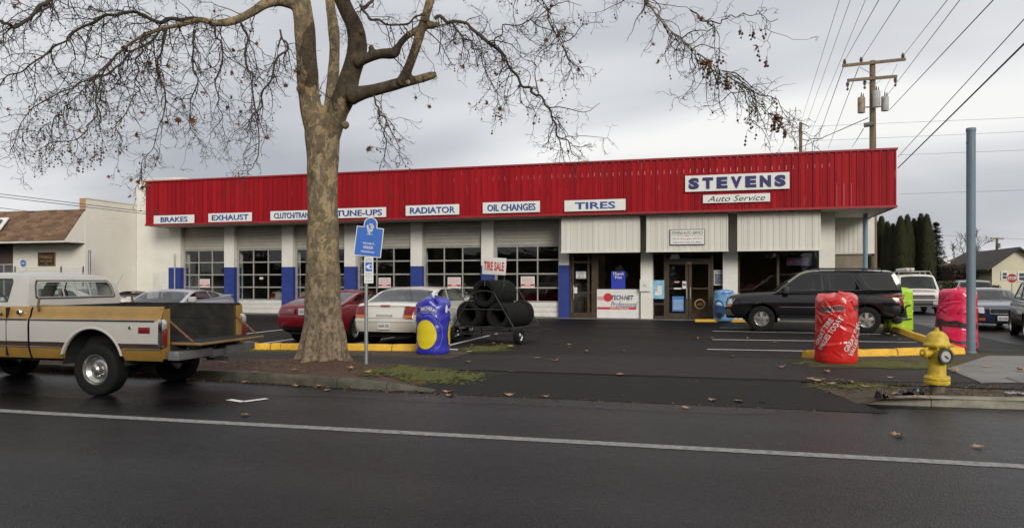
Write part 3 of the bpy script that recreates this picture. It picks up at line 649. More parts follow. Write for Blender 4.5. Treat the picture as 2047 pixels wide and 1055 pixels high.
# ------------------------------------------------------------------ signs on the building
def flat_sign(name, label, Y, x0, y0, x1, y1, th=.03, m=None, edge=None, cat='sign', group=None):
    """board spanning two photo pixels on the wall plane Y; returns (root, centre x, centre z, width, height, face y)"""
    a, b = gy(x0, (y0), Y), gy(x1, y1, Y); xa, xb = a.x, b.x; cx, cz = (xa + xb) / 2, (a.z + b.z) / 2; w, h = xb - xa, abs(a.z - b.z)
    root = empty(name, (cx, Y, cz), 0, label, cat, group)
    if edge: MB().bb(-w / 2, w / 2, -th, 0, -h / 2, h / 2).build('edge_trim', edge, root, smooth=False); w2, h2 = w - .05, h - .05; MB().bb(-w2 / 2, w2 / 2, -th - .004, -th + .002, -h2 / 2, h2 / 2).build('face', m or M_SIGNW, root, smooth=False)
    else: MB().bb(-w / 2, w / 2, -th, 0, -h / 2, h / 2).build('board', m or M_SIGNW, root, smooth=False)
    return root, w, h, -th - .004
def lettering(root, txt, w, h, m, y, cx=0, cz=0, name='lettering', **kw):
    return text_on(MB(), txt, lambda a, b: (cx + a, y, cz + b), w, h, **kw).build(name, m, root, smooth=False, recalc=False)
FS = FY - .01
def hz(x0, x1, yc, hh): return gy((x0 + x1) / 2, yc, FS)
M_LBLUE = mat('ink_pale_blue', (0.20, 0.28, 0.48), 0.5)
for txt, x0, x1, yc, hp in (('BRAKES', 308, 389, 438.5, 17), ('EXHAUST', 417, 504, 434.5, 18), ('CLUTCH/TRANS.', 541, 632, 430.5, 19), ('TUNE-UPS', 664, 772, 425.5, 20), ('RADIATOR', 811, 918, 420, 21), ('OIL CHANGES', 965, 1079, 414.5, 22.5), ('TIRES', 1128, 1250, 410.5, 23)):
    xc = (x0 + x1) / 2
    nice = {'CLUTCH/TRANS.': 'clutch sign partly behind the tree trunk'}.get(txt, '')
    root, w, h, yy = flat_sign('service_sign', 'white board on the red fascia lettered %s in blue' % txt, FS, x0, yc - hp / 2 , x1, yc - hp / 2)
    # exact height
    for c in list(root.children): bpy.data.objects.remove(c)
    pm = gy(xc, yc, FS); D = -math.sin(YAW) * pm.x + math.cos(YAW) * pm.y; h = hp / FPX * D * .97; root.location = (pm.x, FS, pm.z)
    MB().bb(-w / 2 - .012, w / 2 + .012, -.028, 0, -h / 2 - .012, h / 2 + .012).build('edge_trim', M_EDGE, root, smooth=False)
    MB().bb(-w / 2, w / 2, -.034, -.026, -h / 2, h / 2).build('board', M_SIGNW, root, smooth=False)
    tw = w * (.66 if txt in ('BRAKES', 'TIRES') else .84); th = h * .62
    lettering(root, txt, tw, th, M_INKB, -.037, .016, -.010, 'lettering_shadow', bold=.02)
    lettering(root, txt, tw, th, M_INKBLUE, -.0395, .0, .0, bold=.012)
M_NAVYL = mat('raised_letter_navy', (0.02, 0.022, 0.11), 0.4)
root, w, h, yy = flat_sign('name_sign', 'largest white board on the red fascia with raised navy capitals', FS, 1368, 352.5, 1576, 376, .05)
for c in list(root.children): bpy.data.objects.remove(c)
pm = gy(1472, 364.5, FS); D = -math.sin(YAW) * pm.x + math.cos(YAW) * pm.y; h = 33.5 / FPX * D * .97; root.location = (pm.x, FS, pm.z)
MB().bb(-w / 2, w / 2, -.05, 0, -h / 2, h / 2).build('board', M_SIGNW, root, smooth=False)
for i, ch in enumerate('STEVENS'):
    V, Fc = text2d(ch, w * .104, h * .70, bold=.06); mb = MB(); cx = (i - 3) * w * .138; n = len(V)
    mb.add([(cx + x, -.075, y) for x, y in V], Fc); mb.add([(cx + x, -.05, y) for x, y in V], [f[::-1] for f in Fc])
    ec = {}
    for f in Fc:
        for k in range(len(f)):
            e = (f[k], f[(k + 1) % len(f)]); ec[tuple(sorted(e))] = ec.get(tuple(sorted(e)), 0) + 1
    bd = [e for e, c in ec.items() if c == 1]
    for a, b in bd: mb.add([(cx + V[a][0], -.075, V[a][1]), (cx + V[b][0], -.075, V[b][1]), (cx + V[b][0], -.05, V[b][1]), (cx + V[a][0], -.05, V[a][1])], [(0, 1, 2, 3)])
    mb.build('letter', M_NAVYL, root, smooth=False)
root, w, h, yy = flat_sign('script_sign', 'narrow white board lettered Auto Service in thin black script', FS, 1405, 390, 1539, 403, .04)
for c in list(root.children): bpy.data.objects.remove(c)
pm = gy(1471.5, 396.5, FS); D = -math.sin(YAW) * pm.x + math.cos(YAW) * pm.y; h = 17 / FPX * D * .97; root.location = (pm.x, FS, pm.z)
MB().bb(-w / 2, w / 2, -.04, 0, -h / 2, h / 2).build('board', M_SIGNW, root, smooth=False)
lettering(root, 'Auto Service', w * .86, h * .70, M_INKK, -.044, bold=.004, shear=.35)
root, w, h, yy = flat_sign('address_sign', 'small black framed white address board on the white panel above the double doors', PYF - .02, 1339, 459, 1409, 489, .03, edge=M_EDGE)
lettering(root, 'STEVENS AUTO SERVICE', w * .9, h * .22, M_INKK, yy - .003, 0, h * .26, shear=.12, bold=.01)
lettering(root, '200 W. McLoughlin  695-9175', w * .86, h * .13, M_INKK, yy - .003, 0, -h * .12, shear=.2)
lettering(root, 'Import & Domestic Auto Repair', w * .82, h * .14, M_INKK, yy - .003, 0, -h * .34, shear=.2)
MB().bb(-w * .46, w * .46, yy - .003, yy, h * .055, h * .075).bb(-.05, .05, yy - .004, yy, h * .04, h * .09).build('red_rule', M_INKR, root, smooth=False)
# window notices
SG = SY - .1
root, w, h, yy = flat_sign('thank_you_sign', 'blue placard reading Thank You inside the shop window', SG + .02, 1222, 542, 1250, 577, .01, m=mat('placard_blue', (0.03, 0.05, 0.42), .4))
lettering(root, 'Thank\nYou', w * .84, h * .36, M_SIGNW, yy, 0, h * .26, bold=.025, shear=.1)
root, w, h, yy = flat_sign('window_board', 'white panel with red stripe and disc below the shop window', SG - .03, 1193.5, 578, 1279, 636, .03)
lettering(root, 'TECH-NET', w * .52, h * .17, M_INKB, yy, w * .10, h * .21, shear=.2, bold=.03)
lettering(root, 'Professional', w * .62, h * .20, M_INKB, yy, w * .14, -h * .02, shear=.25)
MB().bb(-w * .49, w * .42, yy - .002, yy, -h * .20, -h * .12).build('red_band', M_INKR, root, smooth=False)
lettering(root, 'AUTO SERVICE', w * .45, h * .055, M_SIGNW, yy - .004, w * .03, -h * .16, bold=.02, shear=.1)
M_PINK = mat('ink_pink', (0.62, 0.30, 0.30), .5)
MB().bb(-w * .49, -w * .18, yy - .001, yy, h * .12, h * .25).build('pink_band', M_PINK, root, smooth=False)
MB().lathe([(0.0, yy - .004), (h * .15, yy - .004)], 28, (-w * .24, 0, h * .22), 'Y').build('red_disc', M_INKR, root, smooth=False)
root, w, h, yy = flat_sign('door_notice', 'white three line notice on the single glass door', SG, 1151, 542, 1172, 557, .01, edge=M_INKG)
lettering(root, 'STEVENS\nAUTO\nSERVICE', w * .7, h * .74, M_INKK, yy - .002, bold=.015)
root, w, h, yy = flat_sign('drop_box', 'small white key drop box on the pier between the shop bays', WY - .1, 1279.5, 559, 1299, 582, .09)
lettering(root, 'Key\nDrop', w * .4, h * .3, M_INKBLUE, yy)
M_POST = {k: mat('poster_' + k, c, .4, vscale=s, col2=c2) for k, c, c2, s in (('sky', (.10, .36, .58), (.35, .55, .66), 5), ('blue', (.04, .16, .46), (.08, .22, .5), 12), ('dark', (.03, .05, .10), (.16, .2, .2), 9), ('purple', (.05, .04, .12), (.08, .07, .18), 4), ('ice', (.28, .46, .68), (.10, .24, .48), 2.2))}
root, w, h, yy = flat_sign('window_poster', 'sky blue poster in the left side light of the double doors', SG, 1304.5, 560, 1328, 597, .008, m=M_POST['sky'])
MB().bb(-w * .1, w * .3, yy - .001, yy, -h * .3, h * .2).bb(-w * .3, w * .1, yy - .0014, yy, -h * .32, -h * .1).build('pale_print', M_SIGNW, root, smooth=False)
root, w, h, yy = flat_sign('window_poster', 'blue and white printed notice on the left leaf of the double doors', SG - .0, 1344, 592, 1367, 622, .008, m=M_POST['blue'])
mb = MB(); [mb.bb(-w * .42, w * .42, yy - .002, yy, -h * .38 + i * h * .075, -h * .38 + i * h * .075 + h * .04) for i in range(9)]; mb.build('printed_lines', mat('poster_pale', (.36, .46, .56), .5), root, smooth=False)
root, w, h, yy = flat_sign('window_poster', 'dark poster with white border lettered Service beside the double doors', SG, 1427, 540, 1449.5, 570, .008, m=M_POST['dark'], edge=M_SIGNW)
lettering(root, 'Service', w * .8, h * .16, M_SIGNW, yy - .002, 0, h * .34, bold=.02)
root, w, h, yy = flat_sign('round_decal', 'round gold decal on the right leaf of the double doors', SG, 1388, 596, 1410, 619, .001, m=G_SHOP)
r = w * .5; M_GOLD = mat('decal_gold', (.30, .17, .05), .5); MB().lathe([(r, -.004), (r * .72, -.004)], 28, (0, 0, 0), 'Y').build('ring', M_GOLD, root, smooth=False); lettering(root, 'ASE', r * 1.0, r * .45, M_GOLD, -.006, bold=.03, shear=.2)
root, w, h, yy = flat_sign('house_number', 'white number 200 on the glass above the double doors', SG, 1372, 523, 1382, 528, .001, m=G_SHOP); lettering(root, '200', w, h, M_SIGNW, -.004)
root, w, h, yy = flat_sign('window_banner', 'dark purple banner high inside the wide office window', SG + .2, 1572, 515, 1618, 530, .01, m=M_POST['purple'])
lettering(root, 'Service Center', w * .55, h * .2, M_INKG, yy, w * .12, 0); MB().bb(-w * .4, -w * .25, yy - .001, yy, -h * .3, h * .2).build('red_mark', M_INKR, root, smooth=False)
for x0, y0, x1, y1, lab in ((1348, 562, 1358, 565, 'small pink sticker on the left leaf of the double doors'), (1364, 562, 1372, 577, 'column of small stickers on the left door leaf'), (1347, 575, 1362, 578, 'narrow white sticker on the left door leaf'), (1146, 574, 1154, 586, 'small white card on the single glass door')):
    o, w, h, yy = flat_sign('door_sticker', lab, SG, x0, y0, x1, y1, .004, cat='sticker', m=M_PINK if 'pink' in lab else M_SIGNW)
    if 'column' in lab: MB().bb(-w * .4, w * .4, yy - .001, yy, -h * .1, h * .2).build('dark_print', M_POST['dark'], o, smooth=False)
M_NRED = mat('notice_red', (.50, .06, .07), .5)
for i, (xc, yc, s, lab) in enumerate(((409.5, 566, 20, 'red and white notice on the glass of the leftmost garage door'), (769, 565, 24, 'red and white notice on the garage door behind the white sedan'), (908, 565, 26, 'red and white notice on the garage door left of the tire rack sign'), (1055, 564, 27.5, 'red and white notice on the rightmost garage door'))):
    root, w, h, yy = flat_sign('door_notice', lab, WY + .12, xc - s / 2, yc - s * .42, xc + s / 2, yc + s * .42, .008)
    mb = MB(); [mb.bb(-w * .42, w * .42, yy - .002, yy, h * .38 - j * h * .085, h * .38 - j * h * .085 + h * .035) for j in range(6)]; mb.build('printed_lines', M_PINK, root, smooth=False)
    MB().bb(-w * .48, w * .48, yy - .003, yy, -h * .34, -h * .14).build('red_band', M_NRED, root, smooth=False); MB().bb(-w * .2, w * .2, yy - .005, yy, -h * .28, -h * .20).build('pale_print', M_SIGNW, root, smooth=False)
root, w, h, yy = flat_sign('door_sticker', 'tiny white card on the glass of the second garage door', WY + .12, 519, 554, 526, 558, .006, cat='sticker')
# ================================================================== THE PLANE TREE
def bark(name):
    m = bpy.data.materials.new(name); m.use_nodes = True; nt = m.node_tree; b = nt.nodes['Principled BSDF']
    t = N(nt, 'ShaderNodeTexCoord'); v = t.outputs['Object']
    q = N(nt, 'ShaderNodeMapping'); q.inputs['Scale'].default_value = (1, 1, .62); nt.links.new(v, q.inputs[0])
    def noi(sc, det, ro=.55, dist=0.0):
        n = N(nt, 'ShaderNodeTexNoise'); n.inputs['Scale'].default_value = sc; n.inputs['Detail'].default_value = det; n.inputs['Roughness'].default_value = ro; n.inputs['Distortion'].default_value = dist
        nt.links.new(q.outputs[0], n.inputs[0]); return n.outputs[0]
    sx = N(nt, 'ShaderNodeSeparateXYZ'); nt.links.new(v, sx.inputs[0])
    base = mix_rgb(nt, ramp(nt, noi(9, 6), [(.35, (0, 0, 0)), (.65, (1, 1, 1))]), (.135, .100, .062), (.26, .192, .120))
    olive = mix_rgb(nt, ramp(nt, noi(8.5, 4, .55, .8), [(.50, (0, 0, 0)), (.53, (1, 1, 1))]), base, (.165, .140, .085))
    cream = mix_rgb(nt, ramp(nt, noi(6.2, 5, .6, 1.0), [(.53, (0, 0, 0)), (.55, (1, 1, 1))]), olive, (.35, .265, .155))
    pale = mix_rgb(nt, ramp(nt, noi(7.0, 4, .55, 1.2), [(.63, (0, 0, 0)), (.65, (1, 1, 1))]), cream, (.34, .235, .10))
    # rough grey-brown plates near the ground
    low = N(nt, 'ShaderNodeMapRange'); low.inputs[1].default_value = 2.5; low.inputs[2].default_value = .5; low.inputs[3].default_value = 0; low.inputs[4].default_value = .75; nt.links.new(sx.outputs[2], low.inputs[0])
    rough_c = mix_rgb(nt, ramp(nt, noi(13, 6, .65, .4), [(.40, (0, 0, 0)), (.55, (1, 1, 1))]), (.066, .050, .036), (.275, .212, .145))
    col = mix_rgb(nt, low.outputs[0], pale, rough_c)
    dirt = noi(2.2, 6, .65)
    fine = noi(30, 5, .7)
    col = mix_rgb(nt, ramp(nt, fine, [(.30, (.7, .7, .7)), (.48, (0, 0, 0))]), col, (.04, .033, .025))
    col = mix_rgb(nt, ramp(nt, dirt, [(.56, (0, 0, 0)), (.72, (.75, .75, .75))]), col, (.05, .042, .03))
    # the right-hand fork keeps its old dark plates: a stain with its own ragged edge
    ds_ = N(nt, 'ShaderNodeVectorMath', operation='DISTANCE'); nt.links.new(v, ds_.inputs[0]); ds_.inputs[1].default_value = tuple(gd(715, 105, 13.1))
    dk = math_n(nt, 'ADD', ds_.outputs['Value'], math_n(nt, 'MULTIPLY', noi(3.0, 5), 1.4))
    col = mix_rgb(nt, ramp(nt, dk, [(0.0, (.85, .85, .85)), (.86, (.8, .8, .8)), (.99, (0, 0, 0))]) if False else math_n(nt, 'MULTIPLY', .8, math_n(nt, 'LESS_THAN', dk, 1.75)), col, (.048, .036, .026))
    nt.links.new(col, b.inputs['Base Color']); b.inputs['Roughness'].default_value = .85; b.inputs['Specular IOR Level'].default_value = .2
    bp = N(nt, 'ShaderNodeBump'); bp.inputs['Strength'].default_value = 1.0; bp.inputs['Distance'].default_value = .06
    nt.links.new(mix_rgb(nt, .35, noi(16, 7, .75, .5), noi(4, 4)), bp.inputs['Height']); nt.links.new(bp.outputs[0], b.inputs['Normal'])
    MATS[name] = m; return m
M_BARK = bark('plane_bark')
M_BRANCH = mat('branch_bark', (.075, .060, .040), .9, vscale=5, bump=.6, bscale=30, col2=(.035, .027, .018))
M_TWIG = mat('twig_bark', (.036, .026, .018), .9, var=.35, vscale=5)
M_BALL = mat('seed_ball_brown', (.085, .045, .022), .95, var=.3, vscale=30)
M_LEAF = mat('dry_leaf', (.20, .085, .030), .85, vscale=9, col2=(.10, .042, .016))
TD = 13.7
rt = random.Random(21)
def smooth_path(pts, n):
    """Catmull-Rom through 4-vectors (x,y,z,r)"""
    out = []; P = [pts[0]] + list(pts) + [pts[-1]]
    for i in range(1, len(P) - 2):
        a, b, c, d = [Vector(q) for q in P[i - 1:i + 3]]
        for k in range(n):
            t = k / n; out.append(.5 * ((2 * b) + (c - a) * t + (2 * a - 5 * b + 4 * c - d) * t * t + (3 * b - a - 3 * c + d) * t ** 3))
    out.append(Vector(P[-2])); return out
def limb(px, D0, D1):
    """photo path (x, y, width px) -> world points with radius, depth running D0..D1"""
    o = []; n = len(px)
    for i, (x, y, w) in enumerate(px):
        D = D0 + (D1 - D0) * i / (n - 1); p = gd(x, y, D); o.append((p.x, p.y, p.z, w / 2 * D / FPX))
    return o
trunk_mb = MB()
def add_limb(L, sides=14, n=5, wob=.07, seed=0.0, knobs=()):
    P = smooth_path(L, n); path = [p.xyz if hasattr(p, 'xyz') else Vector(p[:3]) for p in P]; rad = [max(.004, p[3]) for p in P]
    o = len(trunk_mb.v); trunk_mb.tube(path, rad, sides)
    for i in range(len(path)):
        for k in range(sides):
            v = Vector(trunk_mb.v[o + i * sides + k]); d = v - path[i]
            s = 1 + wob * noise.noise(v * 2.3 + Vector((seed, 0, 0))) * 1.6 + wob * .6 * noise.noise(v * 7)
            trunk_mb.v[o + i * sides + k] = tuple(path[i] + d * s)
    return list(zip(path, rad))
base_z = .14
tb_ = limb([(648, 731, 108), (648, 716, 90), (647, 690, 82), (647, 640, 75), (646, 560, 68), (645, 450, 61), (645, 360, 60), (645, 300, 64), (644, 262, 72), (642, 236, 70), (640, 215, 50)], TD, TD)
# root flare: ridged base
main = add_limb(tb_, 28, 6, .05)
for k in range(9):
    a = k * 2 * math.pi / 9 + .3; c = Vector((tb_[1][0], tb_[1][1], 0)); d = Vector((math.cos(a), math.sin(a), 0)); w = rt.uniform(.75, 1.15)
    add_limb([(*(c + d * .30 + Vector((0, 0, .9))), .07), (*(c + d * .37 + Vector((0, 0, .45))), .10 * w), (*(c + d * .43 * w + Vector((0, 0, .2))), .10 * w), (*(c + d * .60 * w + Vector((0, 0, .09))), .05)], 8, 3, .12)
BR = []; SK = []     # skeleton limbs that carry twigs: (path, weight)
def L(px, D0, D1, sides=12, carry=1.0, n=5, wob=.07):
    global trunk_mb
    big = max(q[2] for q in px) > 13; keep = trunk_mb
    if big: px = [(a, b, w * .82) for a, b, w in px]
    if not big:
        trunk_mb = MB(); px = [(a, b, w * (.62 if max(v[2] for v in px) <= 8.5 else .8)) for a, b, w in px]
    q = limb(px, D0, D1)
    if not big:      # crooked branch: kinks between the measured points
        q2 = []
        for a, b in zip(q, q[1:]):
            q2.append(a); a_, b_ = Vector(a), Vector(b); l = (b_ - a_).length
            for t in (.35, .7): m_ = a_.lerp(b_, t); j = .07 * l; q2.append((m_[0] + rt.gauss(0, j), m_[1] + rt.gauss(0, j), m_[2] + rt.gauss(0, j), m_[3] * rt.uniform(.9, 1.15)))
        q2.append(q[-1]); q = q2; n = 3
    s = add_limb(q, sides, n, wob, rt.random() * 9)
    if not big: BR.append(trunk_mb)
    trunk_mb = keep; SK.append((s, carry)); return s
L([(644, 360, 30), (636, 290, 46), (623, 228, 52), (617, 180, 51), (613, 120, 50), (609, 60, 49), (602, 0, 44), (598, -90, 36), (590, -220, 24), (570, -380, 12)], 13.75, 13.2, 16, .35)
L([(652, 300, 20), (656, 240, 32), (661, 200, 30), (666, 150, 28), (669, 100, 27), (666, 50, 26), (660, 0, 24), (662, -110, 18), (690, -260, 10)], 14.0, 15.0, 12, .3)
L([(646, 360, 30), (656, 290, 46), (671, 228, 55), (689, 190, 54), (703, 145, 48), (714, 95, 48), (709, 55, 44), (693, 22, 38), (680, -15, 35), (672, -100, 30), (690, -230, 20), (720, -380, 10)], 13.8, 12.6, 16, .3)
L([(700, 192, 46), (728, 185, 34), (760, 178, 30), (795, 168, 28), (832, 160, 22), (864, 151, 20)], 13.3, 12.9, 12, .6)
L([(800, 168, 26), (814, 142, 24), (828, 105, 23), (842, 60, 23), (858, 8, 22), (872, -60, 18), (905, -170, 11), (960, -270, 6)], 13.0, 12.4, 12, .7)
L([(712, 125, 34), (735, 116, 24), (760, 108, 24), (788, 106, 27), (797, 92, 18), (815, 72, 17), (845, 55, 17), (876, 50, 14)], 13.2, 12.7, 12, .6)
L([(868, 38, 9), (900, 44, 8), (940, 55, 8), (975, 84, 7.5), (1010, 115, 7), (1036, 155, 6.5), (1062, 184, 6.5), (1085, 197, 5), (1104, 238, 4.5), (1124, 278, 3.5), (1150, 312, 2)], 12.7, 11.8, 7, 1.3)
L([(590, 10, 30), (560, 3, 26), (530, 8, 24), (505, 24, 22), (470, 41, 20), (432, 47, 18), (400, 40, 15), (362, 50, 13), (310, 62, 11), (265, 84, 9), (225, 118, 7), (180, 165, 6), (130, 215, 5), (85, 258, 3.5), (40, 262, 2)], 13.4, 11.4, 12, 1.5)
L([(400, 40, 12), (350, 38, 10), (300, 38, 9), (270, 24, 8), (215, 30, 7), (170, 52, 6), (110, 92, 5), (60, 130, 4), (0, 170, 3), (-50, 190, 2)], 12.6, 11.2, 8, 1.5)
L([(320, 60, 8), (260, 105, 6), (215, 150, 5), (160, 165, 4.5), (120, 185, 4), (50, 235, 3), (20, 300, 2)], 12.2, 11, 7, 1.4)
L([(480, 42, 8), (496, 80, 6.5), (506, 150, 5.5), (510, 230, 4.5), (517, 300, 3.5), (505, 335, 2.5), (485, 362, 1.5)], 12.8, 12.2, 7, .9)
L([(100, -8, 10), (70, 25, 9), (28, 56, 8), (0, 42, 7), (-60, 60, 5)], 10.4, 9.8, 8, 1.4)
L([(560, -160, 12), (470, -120, 10), (380, -80, 8), (250, -40, 7), (150, -25, 6), (60, 30, 4)], 13, 11, 8, 1.6)
L([(740, -260, 14), (850, -200, 10), (960, -120, 8), (1040, -60, 6.5), (1090, 5, 5), (1120, 80, 4), (1150, 130, 2)], 12.8, 11, 8, 1.5)
L([(700, -330, 18), (860, -380, 15), (1040, -320, 13), (1180, -160, 11), (1285, -8, 9), (1330, 52, 8), (1370, 86, 7.5), (1400, 110, 7), (1440, 140, 6), (1470, 165, 5), (1505, 205, 4), (1545, 224, 3), (1592, 214, 1.5)], 12.5, 8.3, 8, 1.25)
L([(1380, 20, 5), (1395, 30, 5), (1400, 42, 4.5), (1440, 48, 4), (1460, 30, 3), (1500, 32, 2.5), (1555, 38, 1.5)], 8.6, 8.3, 6, .5)
L([(735, -60, 10), (745, 0, 9), (725, 18, 8), (720, 10, 7), (740, 40, 6), (790, 50, 5), (850, 30, 4)], 13, 12.5, 7, .8)
L([(560, 60, 6), (575, 100, 7), (545, 150, 6), (525, 210, 5), (500, 240, 3), (480, 270, 2)], 13.3, 12.6, 6, 1.2)
L([(746, 190, 6), (757, 215, 5.5), (772, 245, 4.5), (770, 300, 3.5), (760, 335, 2)], 13.0, 12.7, 6, 1.1)
L([(330, 60, 8), (315, 120, 6), (330, 190, 4.5), (318, 250, 3), (285, 320, 2.2), (275, 372, 1.5)], 12.3, 11.8, 6, 1.3)
L([(390, 60, 7), (385, 120, 5.5), (390, 180, 4.5), (378, 240, 3), (400, 290, 2)], 12.4, 12.0, 6, 1.2)
L([(235, 105, 6), (200, 170, 5), (195, 230, 4), (150, 280, 3), (70, 305, 1.5)], 11.8, 11.2, 6, 1.3)
L([(905, 44, 6), (930, 80, 5), (960, 100, 4), (985, 170, 3), (1000, 215, 2)], 12.5, 12.0, 6, 1.2)
L([(430, 48, 7), (445, 110, 5.5), (430, 170, 4.5), (445, 230, 3), (420, 270, 2)], 12.6, 12.2, 6, 1.2)
L([(290, 65, 7), (270, 120, 5), (280, 180, 4), (240, 240, 3), (235, 290, 2)], 12.1, 11.6, 6, 1.3)
L([(990, 95, 5), (1005, 50, 4), (1060, 40, 4), (1100, 60, 3), (1135, 120, 2)], 12.2, 11.8, 6, 1.2)
tree = empty('plane_tree', (TREE.x, TREE.y, .14), 0, 'large bare plane tree with mottled trunk growing from the mulch strip', 'tree')
for b_ in BR: wp(b_.build('branch', M_BRANCH, angle=60, recalc=False), tree)
# knots and burrs on the limbs
kb = trunk_mb
for x, y, r, D in ((593, 140, 10, 13.3), (596, 178, 12, 13.4), (692, 250, 13, 13.2), (785, 108, 12, 12.9), (816, 165, 9, 12.8), (742, 97, 10, 13.1), (722, 65, 10, 12.8), (868, 150, 10, 12.9), (876, 49, 8, 12.7), (611, 155, 7, 13.2)):
    c = gd(x, y, D); R = r * D / FPX * .72; c = c + (gd(645, y, 13.7) - c).normalized() * R * .35 if abs(x - 645) < 70 else c
    prof = [(0.001, -R)] + [(R * math.sin(a) * rt.uniform(.8, 1.1), -R * math.cos(a)) for a in (0.5, 1.0, 1.5, 2.0, 2.6)] + [(0.001, R)]
    kb.lathe(prof, 10, c)
# melt limbs, roots and knots into one continuous skin
to = trunk_mb.build('trunk', M_BARK, angle=180)
md = to.modifiers.new('melt', 'REMESH'); md.mode = 'VOXEL'; md.voxel_size = .028
md2 = to.modifiers.new('relax', 'SMOOTH'); md2.factor = .5; md2.iterations = 5
dg = bpy.context.evaluated_depsgraph_get(); dg.update(); nm = bpy.data.meshes.new_from_object(to.evaluated_get(dg)); to.modifiers.clear(); to.data = nm; nm.name = 'trunk'
nm.polygons.foreach_set('use_smooth', [True] * len(nm.polygons)); print('trunk faces', len(nm.polygons))
if not nm.materials: nm.materials.append(M_BARK)
wp(to, tree)
# twigs: crooked, drooping, three generations
tw = MB(); balls = []; leaves = []
def crooked(p, d, length, r0, seg, droop, wig, r1=None):
    path = [p.copy()]; rad = [r0]; d = d.normalized(); st = length / seg
    for i in range(seg):
        d = (d + Vector((rt.gauss(0, wig), rt.gauss(0, wig), rt.gauss(0, wig) - droop))).normalized()
        if i > seg * .6: d = (d + Vector((0, 0, .22))).normalized()       # tips lift again
        p = p + d * st; path.append(p.copy()); rad.append(r0 + ((r1 or r0 * .35) - r0) * (i + 1) / seg)
    return path, rad, d
nt_ = 0
def grow(p, d, length, r, gen):
    global nt_
    seg = {0: 9, 1: 6, 2: 4}[gen]
    path, rad, dd = crooked(p, d, length, r, seg, (.17, .10, .03)[gen], (.32, .40, .42)[gen]); nt_ += 1
    tw.tube(path, rad, (5, 4, 3)[gen], caps=False)
    if gen < 2:
        cnt = (max(4, int(length * 7.5)), max(2, int(length * 9)))[gen]
        for k in range(cnt):
            t = rt.uniform(.12, 1.0); i = min(len(path) - 2, int(t * (len(path) - 1))); q = path[i].lerp(path[i + 1], rt.random())
            ax = (path[i + 1] - path[i]).normalized(); s = Vector((rt.gauss(0, 1), rt.gauss(0, 1), rt.gauss(0, 1))); s = (s - ax * s.dot(ax)).normalized()
            grow(q, ax * rt.uniform(.2, .8) + s, length * rt.uniform(.25, .5) * (1 - .3 * t), max(.0033, rad[i] * .58), gen + 1)
    if gen > 0 or rt.random() < .5:
        if rt.random() < .010: leaves.append((path[-1].copy(), rt.uniform(.03, .06)))
        elif rt.random() < .022: balls.append((path[-1].copy(), rt.uniform(.04, .12), rt.choice((1, 1, 2))))
for path, carry in SK:
    acc = 0
    for (a, ra), (b, rb) in zip(path, path[1:]):
        l = (b - a).length; acc += l * carry * (10.5 if ra < .08 else 2.6)
        while acc > 1:
            acc -= 1; t = rt.random(); q = a.lerp(b, t); ax = (b - a).normalized()
            s = Vector((rt.gauss(0, 1), rt.gauss(0, 1), rt.gauss(0, .8) - .35)); s = (s - ax * s.dot(ax) * .8).normalized()
            ln = rt.uniform(.35, 1.15) * (1.0 if ra > .012 else .8)
            if q.z < 3.6: ln *= .75
            grow(q, s + ax * rt.uniform(.2, .9), ln, min(max(ra * .6, .004), rt.uniform(.006, .011)), 0)
o = wp(tw.build('twigs', M_TWIG, recalc=False, angle=80), tree); o['kind'] = 'stuff'
# clusters of seed balls where the photograph shows them
from mathutils import kdtree
kd = kdtree.KDTree(len(tw.v) // 3 + 1)
for i_ in range(0, len(tw.v), 3): kd.insert(tw.v[i_], i_)
kd.balance()
def on_twig(p): return kd.find(p)[0].copy()
for (xc, yc, sx, sy, D, n) in ((150, 300, 70, 30, 11.3, 45), (215, 250, 50, 40, 11.8, 25), (100, 250, 50, 35, 11.2, 22), (190, 310, 20, 12, 11.4, 14), (1470, 175, 45, 25, 8.5, 42), (1530, 235, 40, 18, 8.4, 20), (1430, 130, 40, 25, 8.6, 26), (1510, 55, 35, 12, 8.3, 12), (1470, 235, 15, 12, 8.4, 10), (990, 225, 15, 10, 12, 10), (130, 150, 80, 50, 11, 18), (1160, 20, 20, 15, 11, 6), (280, 120, 80, 50, 11.8, 18)):
    for k in range(n): balls.append((on_twig(gd(rt.gauss(xc, sx * .6), rt.gauss(yc, sy * .6), D + rt.uniform(-.4, .4))), rt.uniform(.05, .13), rt.choice((1, 2, 2))))
ico = bmesh.new(); bmesh.ops.create_icosphere(ico, subdivisions=1, radius=1); ico.verts.index_update()
IV = [v.co.copy() for v in ico.verts]; IF = [[v.index for v in f.verts] for f in ico.faces]; ico.free()
sb = MB()
for p, st, n in balls:
    q = p.copy()
    for k in range(n):
        e = q + Vector((rt.gauss(0, .012), rt.gauss(0, .012), -st if k == 0 else -.045)); sb.tube([q, e], .0017, 3, caps=False); R = rt.uniform(.013, .0175)
        sb.add([e + v * R for v in IV], IF); q = e
o = wp(sb.build('seed_balls', M_BALL, recalc=False), tree); o['kind'] = 'stuff'
